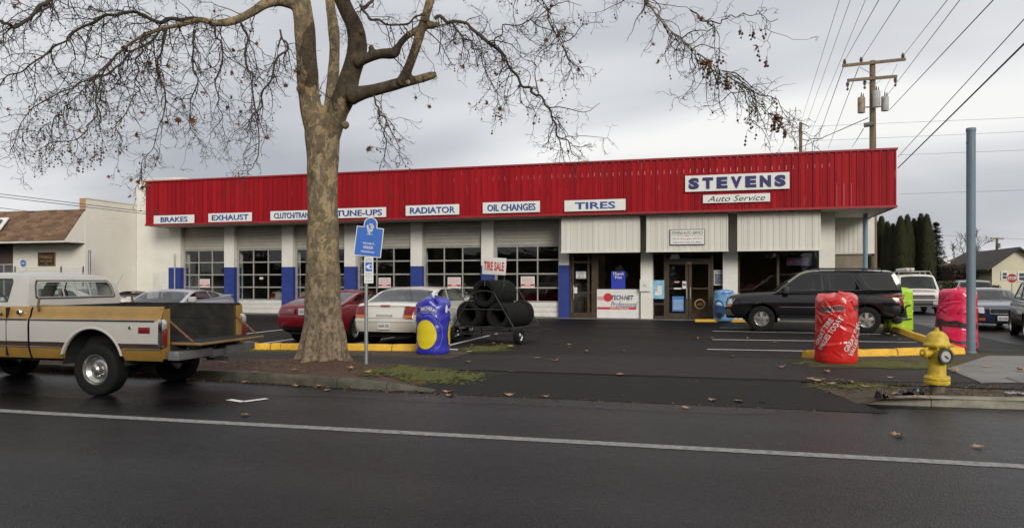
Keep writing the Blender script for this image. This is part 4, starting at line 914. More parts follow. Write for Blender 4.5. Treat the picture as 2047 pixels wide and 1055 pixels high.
# clinging dry leaves
LEAF = [(0, -.5), (.10, -.28), (.42, -.36), (.30, -.12), (.56, .10), (.27, .12), (.24, .36), (.10, .24), (0, .62), (-.10, .24), (-.24, .36), (-.27, .12), (-.56, .10), (-.30, -.12), (-.42, -.36), (-.10, -.28)]
def leaf_into(mb, p, s, q, curl):
    n = len(LEAF)
    V = [p + q @ Vector((x * s * 2, y * s * 2, (x * x * curl + (y + .1) ** 2 * curl * .6) * s * 2)) for x, y in LEAF] + [p]
    mb.add(V, [(i, (i + 1) % n, n) for i in range(n)])
lf = MB()
for x, y, D in ((1105, 48, 11), (1120, 55, 11), (1108, 65, 11), (1345, 70, 8.4), (1392, 70, 8.4), (1390, 92, 8.4), (1413, 132, 8.4), (1345, 145, 8.5), (1487, 123, 8.4), (1350, 172, 8.5), (1488, 262, 8.4), (1440, 115, 8.4), (990, 220, 11.9), (1003, 222, 11.9), (965, 190, 12), (918, 208, 12), (278, 374, 11.7), (309, 316, 11.9), (236, 394, 11.7), (384, 243, 12), (555, 288, 12.5), (350, 200, 12.1), (80, 196, 11), (5, 88, 9.8), (30, 22, 10), (130, 66, 11), (150, 135, 11), (440, 148, 12.2), (463, 148, 12.2), (272, 268, 11.8), (185, 235, 11.4), (400, 175, 12), (110, 242, 11.2), (70, 10, 10), (1365, 35, 8.4), (690, 305, 12.8), (704, 285, 12.8), (470, 100, 12.3), (1110, 135, 11.5), (1108, 70, 11.4), (1166, 128, 11.4), (1155, 140, 11.4), (340, 250, 12), (360, 240, 12), (456, 215, 12.3), (485, 160, 12.3)):
    leaves.append((on_twig(gd(x, y, D)), rt.uniform(.05, .08)))
for p, s in leaves:
    q = Matrix.Rotation(rt.uniform(0, 6.3), 3, 'Z') @ Matrix.Rotation(rt.gauss(1.5, .5), 3, 'X') @ Matrix.Rotation(rt.uniform(0, 6.3), 3, 'Z'); leaf_into(lf, p, s * rt.uniform(.6, 1), q, rt.uniform(1.0, 2.6))
o = wp(lf.build('dry_leaves', M_LEAF, recalc=False, smooth=False), tree); o['kind'] = 'stuff'
print('twigs', nt_, 'faces', len(tw.f), 'balls', len(balls), 'leaves', len(leaves))
# fallen leaves, one object each, four shared shapes
fp = []
for k in range(5):
    mb = MB(); n = len(LEAF); cu = (.5, .9, 1.3, .3, .7)[k]
    V = [Vector((x * 2, y * 2, abs(x) ** 1.5 * cu + max(0, y) ** 2 * cu * .5 + .03)) for x, y in LEAF] + [Vector((0, 0, 0.02))]
    mb.add(V, [(i, (i + 1) % n, n) for i in range(n)]); fp.append(mb)
M_FALL = mat('fallen_leaf', (.44, .26, .14), .8, vscale=2, col2=(.26, .135, .065))
fproto = [None] * 5
def fallen(p, s, k):
    if fproto[k] is None: fproto[k] = o = fp[k].build('fallen_leaf', M_FALL, smooth=False, recalc=False)
    else: o = inst(fproto[k], (0, 0, 0))
    o.location = p; o.scale = (s, s, s); o.rotation_euler = (rt.uniform(-.1, .1), rt.uniform(-.1, .1), rt.uniform(0, 6.3)); return o
LS = [(1018, 791, 0), (1090, 794, 0), (1166, 790, 0), (1200, 790, 0), (1254, 794, 0), (1370, 816, 0), (1424, 801, .02), (1476, 803, .02), (1525, 807, .0), (1384, 768, .06), (1562, 735, .125), (1463, 713, .125), (1110, 722, .125), (1074, 716, .125), (1138, 696, .122), (1139, 690, .122), (1172, 703, .122), (1090, 659, .122), (1245, 703, .122), (1385, 678, .122), (1392, 677, .122), (1422, 676, .122), (1492, 676, .122), (1550, 685, .122), (1605, 706, .122), (1652, 745, .125), (1020, 693, .122), (1005, 689, .122), (940, 704, .125), (935, 724, .125), (985, 688, .122), (1620, 760, .11), (1635, 764, .11), (1628, 762, .11), (1660, 770, .11), (1770, 714, .13), (1795, 713, .13), (1780, 756, .125), (1908, 742, .14), (515, 724, .13), (757, 773, 0), (765, 776, 0), (790, 775, 0), (800, 779, 0), (812, 778, 0), (835, 783, 0), (845, 784, 0), (895, 785, 0), (640, 773, 0), (655, 781, 0), (700, 776, 0), (595, 773, 0), (490, 765, 0), (380, 767, 0), (1972, 733, .14), (2040, 741, .14), (1995, 664, .0), (1820, 676, .125), (1800, 679, .125), (1790, 672, .125), (1775, 668, .125), (1812, 679, .125), (1866, 798, .11), (1828, 797, .11), (1846, 796, .11), (1790, 790, .1), (490, 831, 0), (510, 745, .15), (945, 690, .122), (1058, 787, 0), (900, 792, 0), (1700, 768, .1), (1730, 776, .1), (1240, 752, .1), (735, 745, .16), (590, 740, .17), (700, 737, .16), (1795, 872, 0), (1955, 895, 0)]
for x, y, z in LS:
    o = fallen(gz(x, y, z) + Vector((0, 0, .016 if z not in (.11, .1) else .03)), rt.uniform(.052, .09), rt.randrange(5))
    reg = 'the street by the kerb' if z < .03 else ('the sidewalk and driveway' if z != .122 else 'the parking lot')
    tag(o, 'brown fallen leaf lying on ' + reg, 'leaf', 'fallen leaves on ' + reg)

# leaf litter, bark chips and grit on the planting strips and in the gutter
rl_ = random.Random(77); lt = MB()
def flake(x, y, z, s):
    a = rl_.uniform(0, 6.28); q = Matrix.Rotation(a, 3, 'Z') @ Matrix.Rotation(rl_.gauss(0, .35), 3, 'X'); o = len(lt.v); w = s * rl_.uniform(.3, .9)
    lt.v += [tuple(Vector((x, y, z)) + q @ Vector(p)) for p in ((-s, 0, 0), (0, -w, .2 * s), (s, 0, 0), (0, w, .15 * s))]; lt.f.append((o, o + 1, o + 2, o + 3))
for k in range(2600): x, y = rl_.uniform(-15, -4.3), rl_.uniform(10.7, 12.0); flake(x, y, strip_z(x, y) + .014, rl_.uniform(.008, .028))
for k in range(1500): x, y = rl_.uniform(1.5, 6.5), rl_.uniform(10.9, 12.3); flake(x, y, max(dirt_z(x, y), apron_z(y) if x < 2 else 0) + .014, rl_.uniform(.008, .03))
for k in range(900):
    x = rl_.uniform(-13, -3.6); kf = 10.40 - .15 * sst(-7.6, -6.2, x) - .10 * sst(-6.2, -5.2, x) - .09 * sst(-5.2, -4.0, x); flake(x, kf - .02 - rl_.expovariate(14), .008, rl_.uniform(.006, .028))
for k in range(260): x = rl_.uniform(-4, 2.0); flake(x, 10.05 - rl_.expovariate(9), .008, rl_.uniform(.006, .02))
for k in range(500): x = rl_.uniform(-12, -5.2); flake(x, rl_.uniform(13.6, 14.3), .14, rl_.uniform(.008, .025))
tag(lt.build('leaf_litter', mat('litter_brown', (.21, .115, .055), .9, vscale=11, col2=(.06, .036, .02)), smooth=False, recalc=False), 'brown leaf litter and bark chips scattered over strips and gutter', 'litter', kind='stuff')
# ================================================================== VEHICLES
def paint(name, c, rough=.28, coat=.6, var=.06, metal=0.0): return mat(name, c, rough, metal=metal, var=var, vscale=2.5, coat=coat)
M_RUB = mat('tyre_rubber', (.0075, .0075, .0075), .8, spec=.22, var=.25, vscale=20, bump=.2, bscale=80)
M_UNDER = mat('underbody', (.012, .012, .012), .9)
M_CHR = mat('chrome', (.62, .62, .60), .14, metal=1.0)
M_RIM = mat('alloy_rim', (.50, .50, .49), .28, metal=.9, var=.1, vscale=10)
M_LRED = mat('lens_red', (.17, .004, .006), .3, coat=.15)
M_LAMB = mat('lens_amber', (.50, .13, .012), .25, coat=.6)
M_LCLR = mat('lens_clear', (.50, .50, .49), .12, metal=.5, coat=.5)
M_BLKP = mat('black_plastic', (.02, .02, .021), .55, var=.15)
M_SEAT = mat('seat_cloth', (.07, .068, .07), .9)
M_SEATL = mat('seat_tan', (.17, .14, .11), .9)
G_CAR = glass('car_glass', (.50, .54, .54), .01)
G_CLR = glass('clear_car_glass', (.72, .76, .75), .01)
G_TINT = glass('tinted_car_glass', (.10, .11, .12), .01)
M_PLATE = mat('plate_white', (.58, .58, .55), .45, var=.1, vscale=20)
M_INKP = mat('plate_ink', (.03, .05, .13), .5)
def tab(T):
    T = sorted(T)
    def f(x):
        if x <= T[0][0]: return T[0][1]
        for (a, p), (b, q) in zip(T, T[1:]):
            if x <= b:
                t = (x - a) / (b - a) if b > a else 0; return p + (q - p) * t
        return T[-1][1]
    return f
def smoothed(T, w):
    f = tab(T)
    return lambda x: (f(x - w) + 2 * f(x - w / 2) + 3 * f(x) + 2 * f(x + w / 2) + f(x + w)) / 9
SEC = [(.90, 0), (.965, .05), (.99, .16), (1.0, .36), (1.0, .55), (.992, .70), (.975, .80), (.955, .87), (.93, .925), (.88, .965), (.78, .985), (.5, 1.0), (.0, 1.012)]
def wheel(root, x, y, r, w, style='five', rimr=.62, mrim=None, tyre_m=None):
    t = empty('wheel', (x, y, r)); t.parent = root; s = 1 if y > 0 else -1; k = rimr * r
    prof = [(k, -w * .44), (r * .80, -w * .50), (r * .93, -w * .47), (r * .985, -w * .40), (r, -w * .30), (r, w * .30), (r * .985, w * .40), (r * .93, w * .47), (r * .80, w * .50), (k, w * .44)]
    o = MB().lathe(prof, 36, (0, 0, 0), 'Y').build('tyre', tyre_m or M_RUB, t, angle=50)
    mr = mrim or M_RIM; rm = MB()
    yo = s * w * .44
    rm.lathe([(k * 1.02, yo), (k * .95, yo), (k * .90, yo - s * .02), (k * .86, yo - s * w * .38), (0.001, yo - s * w * .40)], 30, (0, 0, 0), 'Y')
    if style == 'five':
        for i in range(5):
            a = i * 2 * math.pi / 5 + math.pi / 2; d = Vector((math.cos(a), 0, math.sin(a))); n = Vector((-math.sin(a), 0, math.cos(a)))
            P = [[d * q * k + n * e * wd * k + Vector((0, yo - s * dp, 0)) for e in (-1, -.5, .5, 1)] for q, wd, dp in ((.15, .16, .012), (.5, .17, .015), (.93, .24, .02))]
            rm.grid(P)
        rm.lathe([(k * .32, yo - s * .015), (k * .28, yo), (.001, yo)], 18, (0, 0, 0), 'Y')
    elif style == 'dish':
        rm.lathe([(k * .86, yo - s * .03), (k * .66, yo - s * .075), (k * .55, yo - s * .06), (k * .36, yo - s * .06), (k * .33, yo - s * .0), (k * .22, yo + s * .015), (k * .18, yo + s * .03), (0.001, yo + s * .032)], 28, (0, 0, 0), 'Y')
    elif style == 'spokes':
        for i in range(7):
            a = i * 2 * math.pi / 7; d = Vector((math.cos(a), 0, math.sin(a))); n = Vector((-math.sin(a), 0, math.cos(a)))
            rm.grid([[d * q * k + n * e * .09 * k + Vector((0, yo - s * dp, 0)) for e in (-1, 0, 1)] for q, dp in ((.12, .01), (.5, .005), (.95, .015))])
        rm.lathe([(k * .25, yo - s * .012), (.001, yo - s * .002)], 16, (0, 0, 0), 'Y')
    else:   # plain cover
        rm.lathe([(k * .9, yo - s * .008), (k * .7, yo + s * .004), (k * .5, yo - s * .012), (k * .2, yo - s * .004), (.001, yo)], 24, (0, 0, 0), 'Y')
    o2 = rm.build('rim', mr, t, angle=40, recalc=False)
    if style in ('five', 'dish'):
        lm = MB()
        for i in range(6 if style == 'five' else 8):
            a = i * 2 * math.pi / (6 if style == 'five' else 8); q = .22 if style == 'five' else .45
            lm.tube([(math.cos(a) * k * q, yo - s * .05, math.sin(a) * k * q), (math.cos(a) * k * q, yo + s * (.006 if style == 'five' else -.035), math.sin(a) * k * q)], k * .05, 6)
        lm.build('lug_nuts', M_UNDER if style == 'five' else M_CHR, t)
    return t
class Car:
    def __init__(c, name, label, loc, rz, sp, cat='car', group=None):
        c.sp = sp; c.L, c.W = sp['L'], sp['W']; c.root = empty(name, loc, rz, label, cat, group)
        c.top = smoothed(sp['top'], sp.get('sm', .10)); c.plan = smoothed(sp['plan'], .04) if 'plan' in sp else None
        h = c.W / 2; e = c.L / 2
        if not c.plan: c.plan = smoothed([(-e, h * .80), (-e + .08, h * .885), (-e + .25, h * .94), (-e + .7, h * .98), (-e + 1.3, h), (e - 1.5, h), (e - .8, h * .97), (e - .35, h * .91), (e - .12, h * .82), (e, h * .68)], .03)
        c.sill = tab(sp['sill']); c.bul = sp.get('bulge', .06); c.paint = sp['paint']
        c.sec = sp.get('sec', SEC)
        c.body(); c.wheels(); c.cabin()
    def shift(c, x, fz):
        w = min(1, abs(x) / (c.L / 2)) ** 14; return -math.copysign(1, x) * c.bul * w * ((fz - .42) / .58) ** 2
    def fy(c, fz):
        S = c.sec
        for (a, p), (b, q) in zip(S, S[1:]):
            if fz <= q: return a + (b - a) * (fz - p) / max(1e-6, q - p)
        return 0
    def side(c, x, z, off=0.0):
        fz = (z - c.sill(x)) / (c.top(x) - c.sill(x)); return Vector((x + c.shift(x, fz), c.plan(x) * c.fy(max(0, min(1, fz))) + off, z))
    def xend(c, y, z, s):
        e = c.L / 2; x = e
        while x > 0:
            q = s * x; fz = (z - c.sill(q)) / (c.top(q) - c.sill(q))
            if fz <= 1 and c.plan(q) * c.fy(max(0, fz)) >= abs(y): return q + c.shift(q, fz)
            x -= .012
        return s * e
    def arch(c, x, z, fyv):
        for xw in c.sp['axles']:
            ra, zc_ = c.sp['arch'], c.sp['r']
            if abs(x - xw) < ra and fyv > .86: z = max(z, zc_ + math.sqrt(ra * ra - (x - xw) ** 2))
            elif abs(x - xw) < ra + .03 and fyv > .86 and False: pass
        return z
    def body(c):
        e = c.L / 2; n = int(c.L / .045); xs = [-e + c.L * i / n for i in range(n + 1)]
        for xw in c.sp['axles']:
            for k in range(-10, 11): xs.append(xw + c.sp['arch'] * math.sin(k * math.pi / 20) * .9995)
        xs = sorted(set(round(x, 4) for x in xs)); P = []; cab = c.sp.get('cab_open'); S = c.sec; M_ = len(S)
        for x in xs:
            hw, zt, zb = c.plan(x), c.top(x), c.sill(x); row = []
            half = [(hw * a, c.arch(x, zb + q * (zt - zb), a), q) for a, q in S]
            for y, z, q in half: row.append((x + c.shift(x, q), y, z))
            for y, z, q in half[-2::-1]: row.append((x + c.shift(x, q), -y, z))
            P.append(row)
        mb = MB(); nj = len(P[0]); mb.v = [p for r in P for p in r]
        for i in range(len(xs) - 1):
            xm = (xs[i] + xs[i + 1]) / 2
            for j in range(nj - 1):
                a = S[min(j, nj - 2 - j) + 1][0] if j < nj // 2 else S[nj - 1 - j - 1 + 0][0] if nj - 1 - j - 1 >= 0 else 1
                jj = j if j < M_ - 1 else nj - 2 - j      # column index from the side
                if cab and cab[0] < xm < cab[1] and S[jj][0] < .9: continue
                mb.f.append((i * nj + j, i * nj + j + 1, (i + 1) * nj + j + 1, (i + 1) * nj + j))
        mb.f.append(tuple(range(nj))); mb.f.append(tuple((len(xs) - 1) * nj + j for j in range(nj)))
        mb.build('body', c.paint, c.root, angle=32)
        # dark wheel housings and floor
        wm = MB(); ra = c.sp['arch']; r = c.sp['r']; hw = c.W / 2
        for xw in c.sp['axles']:
            for s in (1, -1):
                ys = (s * (c.plan(xw) * .985 - .012), s * (hw - .34)); ring = [(xw + (ra + .004) * math.cos(a), r + (ra + .004) * math.sin(a)) for a in [math.pi * k / 14 * 1.16 - .25 for k in range(15)]]
                wm.grid([[(x, y, max(z, .18)) for x, z in ring] for y in ys]); wm.add([(x, ys[1], max(z, .18)) for x, z in ring], [tuple(range(15))])
        zb = c.sill(0); 
        wm.bb(c.sp['axles'][0] - .75 if c.sp['axles'][0] - .75 > -c.L / 2 + .15 else -c.L / 2 + .15, c.L / 2 - .25, -hw + .36, hw - .36, zb - .02, zb + .22)
        wm.bb(c.sp['axles'][0] + ra, c.sp['axles'][1] - ra, -hw + .06, hw - .06, zb + .0, zb + .1)
        wm.build('underbody', M_UNDER, c.root, smooth=False)
    def wheels(c):
        sp = c.sp
        for xw in sp['axles']:
            for s in (1, -1): wheel(c.root, xw, s * (c.plan(xw) - sp.get('tw', .2) / 2 - sp.get('inset', .02)), sp['r'], sp.get('tw', .2), sp.get('rim', 'five'), sp.get('rimr', .64), sp.get('rim_m'))
    def cabin(c):
        sp = c.sp; cb = sp.get('cabin')
        if not cb: return
        roof = cb['roof']; rf = smoothed(roof, cb.get('sm', .05)); x0, x1 = roof[0][0], roof[-1][0]; tum = cb['tumble']; cr = cb.get('crown', .05)
        zbelt = lambda x: c.top(x) - .03
        yb = lambda x: min(c.plan(x) * .955, cb.get('wmax', 9)) if not cb.get('taper') else c.plan(x) * .955 - cb['taper'] * max(0, (-x + cb['tx']) / 1.0) ** 1.5 if x < cb['tx'] else c.plan(x) * .955
        c.zb, c.yb, c.tum = zbelt, yb, tum
        def sy(x, z): return yb(x) - tum * max(0, z - zbelt(x)) - cb.get('curve', .06) * max(0, (z - zbelt(x))) ** 2
        n = 40; xs = sorted(set([x0 + (x1 - x0) * i / n for i in range(n + 1)] + [cb['ws'][0], cb['ws'][1], cb['bl'][0], cb['bl'][1]]))
        ztop = lambda x: max(rf(x) - cr, zbelt(x) - .02)
        c.sy = sy
        cols = (-1, -.95, -.89, -.6, -.3, 0, .3, .6, .89, .95, 1); body = MB(); gl = MB(); gb = MB()
        def pt(x, u):
            zs = ztop(x); h = sy(x, zs); zc_ = max(rf(x), zbelt(x) + .001); return (x, u * h, zs + (zc_ - zs) * (1 - abs(u) ** 2.6))
        for i in range(len(xs) - 1):
            for j in range(len(cols) - 1):
                q = [pt(xs[i], cols[j]), pt(xs[i], cols[j + 1]), pt(xs[i + 1], cols[j + 1]), pt(xs[i + 1], cols[j])]; xm = (xs[i] + xs[i + 1]) / 2
                inner = abs(cols[j] + cols[j + 1]) / 2 < .9
                if inner and cb['ws'][0] < xm < cb['ws'][1]: gl.add(q, [(0, 1, 2, 3)])
                elif inner and cb['bl'][0] < xm < cb['bl'][1]: gb.add(q, [(0, 1, 2, 3)])
                else: body.add(q, [(0, 1, 2, 3)])
        # sides with real window openings
        outline = [(x1 - .0, zbelt(x1) - .05)] + [(x, ztop(x)) for x in reversed(xs)] + [(x0, zbelt(x0) - .05)]
        xsb = [x0 + (x1 - x0) * i / 12 for i in range(1, 12)]
        outline = [(x, ztop(x)) for x in xs] + [(x1 - .005, zbelt(x1) - .05)] + [(x, zbelt(x) - .05) for x in reversed(xsb)] + [(x0 + .005, zbelt(x0) - .05)]
        wins = cb['windows']
        for s in (1, -1):
            body.poly(outline, wins, fn=lambda x, z: (x, s * sy(x, z), z), tfn=lambda x, z: (x, s * (sy(x, z) - .035), z))
        bo = body.build('roof', cb.get('paint', c.paint), c.root, angle=30)
        bmg = bmesh.new(); bmg.from_mesh(bo.data); bmesh.ops.remove_doubles(bmg, verts=bmg.verts[:], dist=.0008); bmg.to_mesh(bo.data); bmg.free(); bo.data.set_sharp_from_angle(angle=R_(34))
        if gl.v: gl.build('windshield', cb.get('glass_ws', G_CAR), c.root, angle=60)
        if gb.v: gb.build('rear_window', cb.get('glass_bl', G_CAR), c.root, angle=60)
        for k, w in enumerate(wins):
            for s in (1, -1):
                g = cb.get('glass', G_CAR); g = g[k] if isinstance(g, (list, tuple)) else g
                wo_ = MB().poly(w, fn=lambda x, z: (x, s * (sy(x, z) - .014), z)).build('side_window', g, c.root, smooth=False)
                # dark rubber seal round the opening
                cxm = sum(p[0] for p in w) / len(w); czm = sum(p[1] for p in w) / len(w); inn = [(p[0] + (cxm - p[0]) * .05, p[1] + (czm - p[1]) * .07) for p in w]
                MB().poly(w, [inn], fn=lambda x, z: (x, s * (sy(x, z) + .003), z)).build('window_seal', cb.get('seal', M_BLKP), wo_, smooth=False)
        # seats, dash, wheel
        zf = c.sill(0); xm = cb.get('seat_x', 0); zt = cb.get('seat_top', zbelt(xm) + .12); sm = cb.get('seat_m', M_SEAT)
        ib = MB(); ib.bb(x0 + .25, x1 - .1, -c.W / 2 + .12, c.W / 2 - .12, zf + .10, zf + .16)
        for rx in cb.get('rows', (xm, xm - .85)):
            for s in (1, -1):
                st = MB(); y = s * .37; st.cham(rx - .12, rx + .45, y - .24, y + .24, zf + .16, zf + .38, .05); st.cham(rx - .24, rx - .06, y - .23, y + .23, zf + .3, zt - .12, .06); st.cham(rx - .24, rx - .12, y - .12, y + .12, zt - .11, zt + .06, .04); st.build('seat', sm, c.root)
        ib.cham(x1 - .55, x1 - .12, -c.W / 2 + .15, c.W / 2 - .15, zbelt(x1 - .3) - .25, zbelt(x1 - .3) - .01, .05)
        ib.bb(x0 + .05, x0 + .35, -c.W / 2 + .2, c.W / 2 - .2, zbelt(x0) - .06, zbelt(x0) - .02)
        ib.build('interior', M_SEAT, c.root)
        sw_ = [(x1 - .62 + .06 * math.sin(a), .37 + .18 * math.cos(a), zbelt(xm) + .0 + .17 * math.sin(a)) for a in [k * 2 * math.pi / 16 for k in range(17)]]
        MB().tube(sw_, .014, 6, caps=False).build('steering_wheel', M_BLKP, c.root)
    # ---- surface details
    def sstrip(c, name, m, x0, x1, z0, z1, off=.008, sides=(1, -1), n=14, parent=None):
        for s in sides:
            mb = MB(); P = []
            for i in range(n + 1):
                x = x0 + (x1 - x0) * i / n; q = []
                za = z0(x) if callable(z0) else z0; zc_ = z1(x) if callable(z1) else z1
                for k in range(4):
                    p = c.side(x, za + (zc_ - za) * k / 3, off); q.append((p.x, s * p.y, p.z))
                P.append(q)
            mb.grid(P); mb.build(name, m, parent or c.root, recalc=False)
    def seam(c, x, z0, z1, sides=(1, -1), w=.010): c.sstrip('door_seam', M_UNDER, x - w / 2, x + w / 2, z0, z1, .002, sides, n=1)
    def epatch(c, name, m, s, y0, y1, z0, z1, off=.01, n=10, nz=4, parent=None, thick=0.0):
        mb = MB(); P = []
        for i in range(n + 1):
            y = y0 + (y1 - y0) * i / n; q = []
            for k in range(nz + 1):
                z = z0 + (z1 - z0) * k / nz; q.append((c.xend(y, z, s) + s * off, y, z))
            P.append(q)
        mb.grid(P); return mb.build(name, m, parent or c.root, recalc=False)
    def mirror(c, x, z, m, s=(1, -1), sz=(.10, .16, .13)):
        for k in s:
            y = c.sy(x, z) if hasattr(c, 'sy') else c.W / 2; mb = MB(); mb.cham(x - sz[0] / 2, x + sz[0] / 2, min(k * (y + .02), k * (y + .02 + sz[1])), max(k * (y + .02), k * (y + .02 + sz[1])), z - sz[2] / 2, z + sz[2] / 2, .035); mb.tube([(x, k * (y - .04), z - .04), (x, k * (y + .06), z - .02)], .025, 6); mb.build('mirror', m, c.root)
    def handle(c, x, z, m, sides=(1, -1)): c.sstrip('door_handle', m, x - .08, x + .08, z - .018, z + .018, .03, sides, n=4)
    def plate(c, s, y, z, txt, m=None, off=.02):
        x = c.xend(y, z, s) + s * off; o = MB().bb(x - .004, x + .004, y - .155, y + .155, z - .08, z + .08).build('licence_plate', m or M_PLATE, c.root, smooth=False)
        V, Fc = text2d(txt, .25, .085, bold=.01); MB().add([(x + s * .007, y + s * a, z - .008 + b) for a, b in V], Fc).build('plate_number', M_INKP, o, smooth=False, recalc=False)

# ---- black four door SUV parked across the stalls
P_BLK = paint('black_paint', (.006, .006, .007), .12, .25)
sp = dict(L=4.98, W=1.98, r=.395, tw=.26, arch=.475, axles=(-1.47, 1.48), paint=P_BLK, rim='five', rimr=.56, sm=.12, bulge=.05, inset=.0,
          sill=[(-2.5, .50), (-1.9, .46), (-1.0, .42), (1.0, .42), (1.9, .42), (2.5, .44)],
          top=[(-2.49, 1.05), (-2.40, 1.21), (-2.0, 1.235), (1.05, 1.225), (1.25, 1.215), (1.6, 1.195), (2.15, 1.155), (2.40, 1.11), (2.49, .97)],
          plan=[(-2.49, .86), (-2.42, .935), (-2.2, .965), (-1.5, .985), (1.5, .985), (2.1, .955), (2.35, .90), (2.49, .80)], cab_open=(-2.25, 1.0),
          cabin=dict(roof=[(-2.455, 1.21), (-2.42, 1.48), (-2.34, 1.76), (-2.20, 1.88), (-1.2, 1.905), (-.2, 1.905), (.12, 1.88), (.36, 1.80), (1.14, 1.21)], tumble=.16, ws=(.42, 1.10), bl=(-2.43, -2.24), crown=.06,
                     windows=[[(.92, 1.255), (.42, 1.68), (.28, 1.755), (-.24, 1.765), (-.30, 1.26)], [(-.47, 1.265), (-.43, 1.77), (-1.0, 1.775), (-1.12, 1.70), (-1.34, 1.27)], [(-1.66, 1.285), (-1.52, 1.36), (-1.30, 1.765), (-2.08, 1.76), (-2.18, 1.70), (-2.34, 1.29)]],
                     glass=[G_CLR, G_TINT, G_TINT], glass_bl=G_TINT, rows=(.1, -.85), seat_top=1.45))
suv = Car('parked_suv', 'black four door sport utility vehicle parked across the stalls behind the red bag', (gy(1522, 600, 23.5).x + 1.48, 24.45, .12), math.pi, sp, 'suv')
suv.sstrip('side_molding', mat('dull_chrome', (.25, .25, .24), .3, metal=.8), -.95, .95, .755, .772, .010); suv.sstrip('lower_cladding', M_BLKP, -.95, .95, .43, .50, .02)
[MB().cham(-.95, .95, min(s * .86, s * 1.06), max(s * .86, s * 1.06), .36, .42, .02).build('running_board', M_BLKP, suv.root) for s in (1, -1)]
for xs_ in (.98, -.38, -1.42): suv.seam(xs_, .52, 1.2)
suv.handle(-.18, 1.07, M_BLKP); suv.handle(-1.2, 1.07, M_BLKP); suv.mirror(.78, 1.28, M_BLKP, sz=(.16, .24, .22))
suv.epatch('front_bumper', mat('bumper_grey', (.17, .17, .18), .3, metal=.6), 1, -.90, .90, .48, .68, .05, 16); suv.epatch('front_valance', M_BLKP, 1, -.88, .88, .40, .49, .04, 14)
suv.epatch('rear_bumper', M_BLKP, -1, -.93, .93, .50, .74, .08, 16)
for s in (1, -1):
    suv.epatch('headlight', M_LCLR, 1, s * .52, s * .90, .84, 1.0, .012, 10); suv.epatch('turn_signal', M_LAMB, 1, s * .55, s * .895, .765, .83, .014, 8)
    suv.epatch('tail_light', M_LRED, -1, s * .80, s * .955, .84, 1.14, .012, 8); suv.epatch('rear_turn_signal', M_LAMB, -1, s * .80, s * .955, 1.04, 1.12, .018, 8)
suv.epatch('grille', M_BLKP, 1, -.5, .5, .76, 1.0, .01, 8); suv.epatch('grille_bar', M_CHR, 1, -.5, .5, .86, .90, .02, 8)
mb = MB()
for s in (1, -1): mb.tube([(-1.95, s * .66, 1.86), (-1.85, s * .66, 1.925), (-.2, s * .66, 1.935), (.0, s * .66, 1.89)], .018, 6); 
mb.tube([(-.25, -.66, 1.93), (-.25, .66, 1.93)], .016, 6); mb.tube([(-1.6, -.66, 1.93), (-1.6, .66, 1.93)], .016, 6); mb.build('roof_rack', M_BLKP, suv.root)
mb = MB(); mb.bb(-2.78, -2.4, -.05, .05, .42, .52); mb.tube([(-2.74, 0, .52), (-2.74, 0, .62)], .03, 8); mb.build('tow_hitch', M_BLKP, suv.root)

# ---- white sedan, rear to the street
P_WHT = paint('white_paint', (.60, .585, .53), .3, .5)
M_BUMPW = paint('dull_white_bumper', (.54, .515, .44), .5, .1, .15)
sp = dict(L=4.72, W=1.82, r=.315, tw=.20, arch=.365, axles=(-1.30, 1.42), paint=P_WHT, rim='cover', sm=.10, bulge=.10,
          sill=[(-2.36, .36), (-1.9, .26), (1.9, .22), (2.36, .26)],
          top=[(-2.36, .90), (-2.32, 1.0), (-2.2, 1.035), (-1.6, 1.045), (0, 1.0), (1.2, .97), (1.7, .90), (2.2, .78), (2.36, .66)],
          plan=[(-2.36, .70), (-2.30, .78), (-2.15, .835), (-1.7, .885), (-.8, .91), (1.0, .91), (1.6, .89), (2.0, .83), (2.25, .72), (2.36, .58)], cab_open=(-1.5, 1.0),
          cabin=dict(roof=[(-1.78, 1.03), (-1.35, 1.18), (-.98, 1.33), (-.6, 1.395), (-.1, 1.41), (.25, 1.385), (.5, 1.30), (1.28, .955)], tumble=.36, ws=(.42, 1.2), bl=(-1.72, -.92), crown=.05, curve=.1, sm=.08,
                     windows=[[(.98, 1.03), (.42, 1.27), (.22, 1.325), (-.22, 1.345), (-.30, 1.04)], [(-.36, 1.045), (-.28, 1.345), (-.6, 1.335), (-.9, 1.25), (-1.08, 1.08)]], seat_top=1.2, rows=(.1, -.85), glass_bl=glass('hazy_rear_glass', (.42, .46, .48), .12), glass=G_CAR))
SXW = -7.38
sed = Car('white_sedan', 'white four door sedan parked rear to the street behind the blue bag', (SXW, 15.55 + 2.36, .12), math.pi / 2, sp)
sed.epatch('rear_bumper', M_BUMPW, -1, -.80, .80, .36, .66, .035, 18, 6); sed.epatch('bumper_step', P_WHT, -1, -.81, .81, .60, .66, .055, 18, 2)
for s in (1, -1):
    sed.epatch('tail_light', M_LRED, -1, s * .50, s * .775, .76, .955, .014, 10); sed.epatch('reverse_light', M_LAMB, -1, s * .50, s * .74, .69, .755, .014, 8)
sed.epatch('trunk_seam', M_UNDER, -1, -.49, -.48, .70, .97, .008, 1); sed.epatch('trunk_seam', M_UNDER, -1, .48, .49, .70, .97, .008, 1); sed.epatch('trunk_seam', M_UNDER, -1, -.49, .49, .675, .685, .02, 8)
sed.epatch('deck_lip', P_WHT, -1, -.62, .62, .965, 1.0, .05, 12); sed.epatch('brake_light', M_LRED, -1, -.12, .12, .955, .985, .062, 4)
sed.plate(-1, 0, .50, '668-SIJ', off=.05)
V, Fc = text2d('STRATUS', .42, .035, bold=.04); MB().add([(sed.xend(0, .75, -1) - .015, -a, .745 + b) for a, b in V], Fc).build('badge', mat('badge_dark', (.10, .10, .10), .5), sed.root, smooth=False)
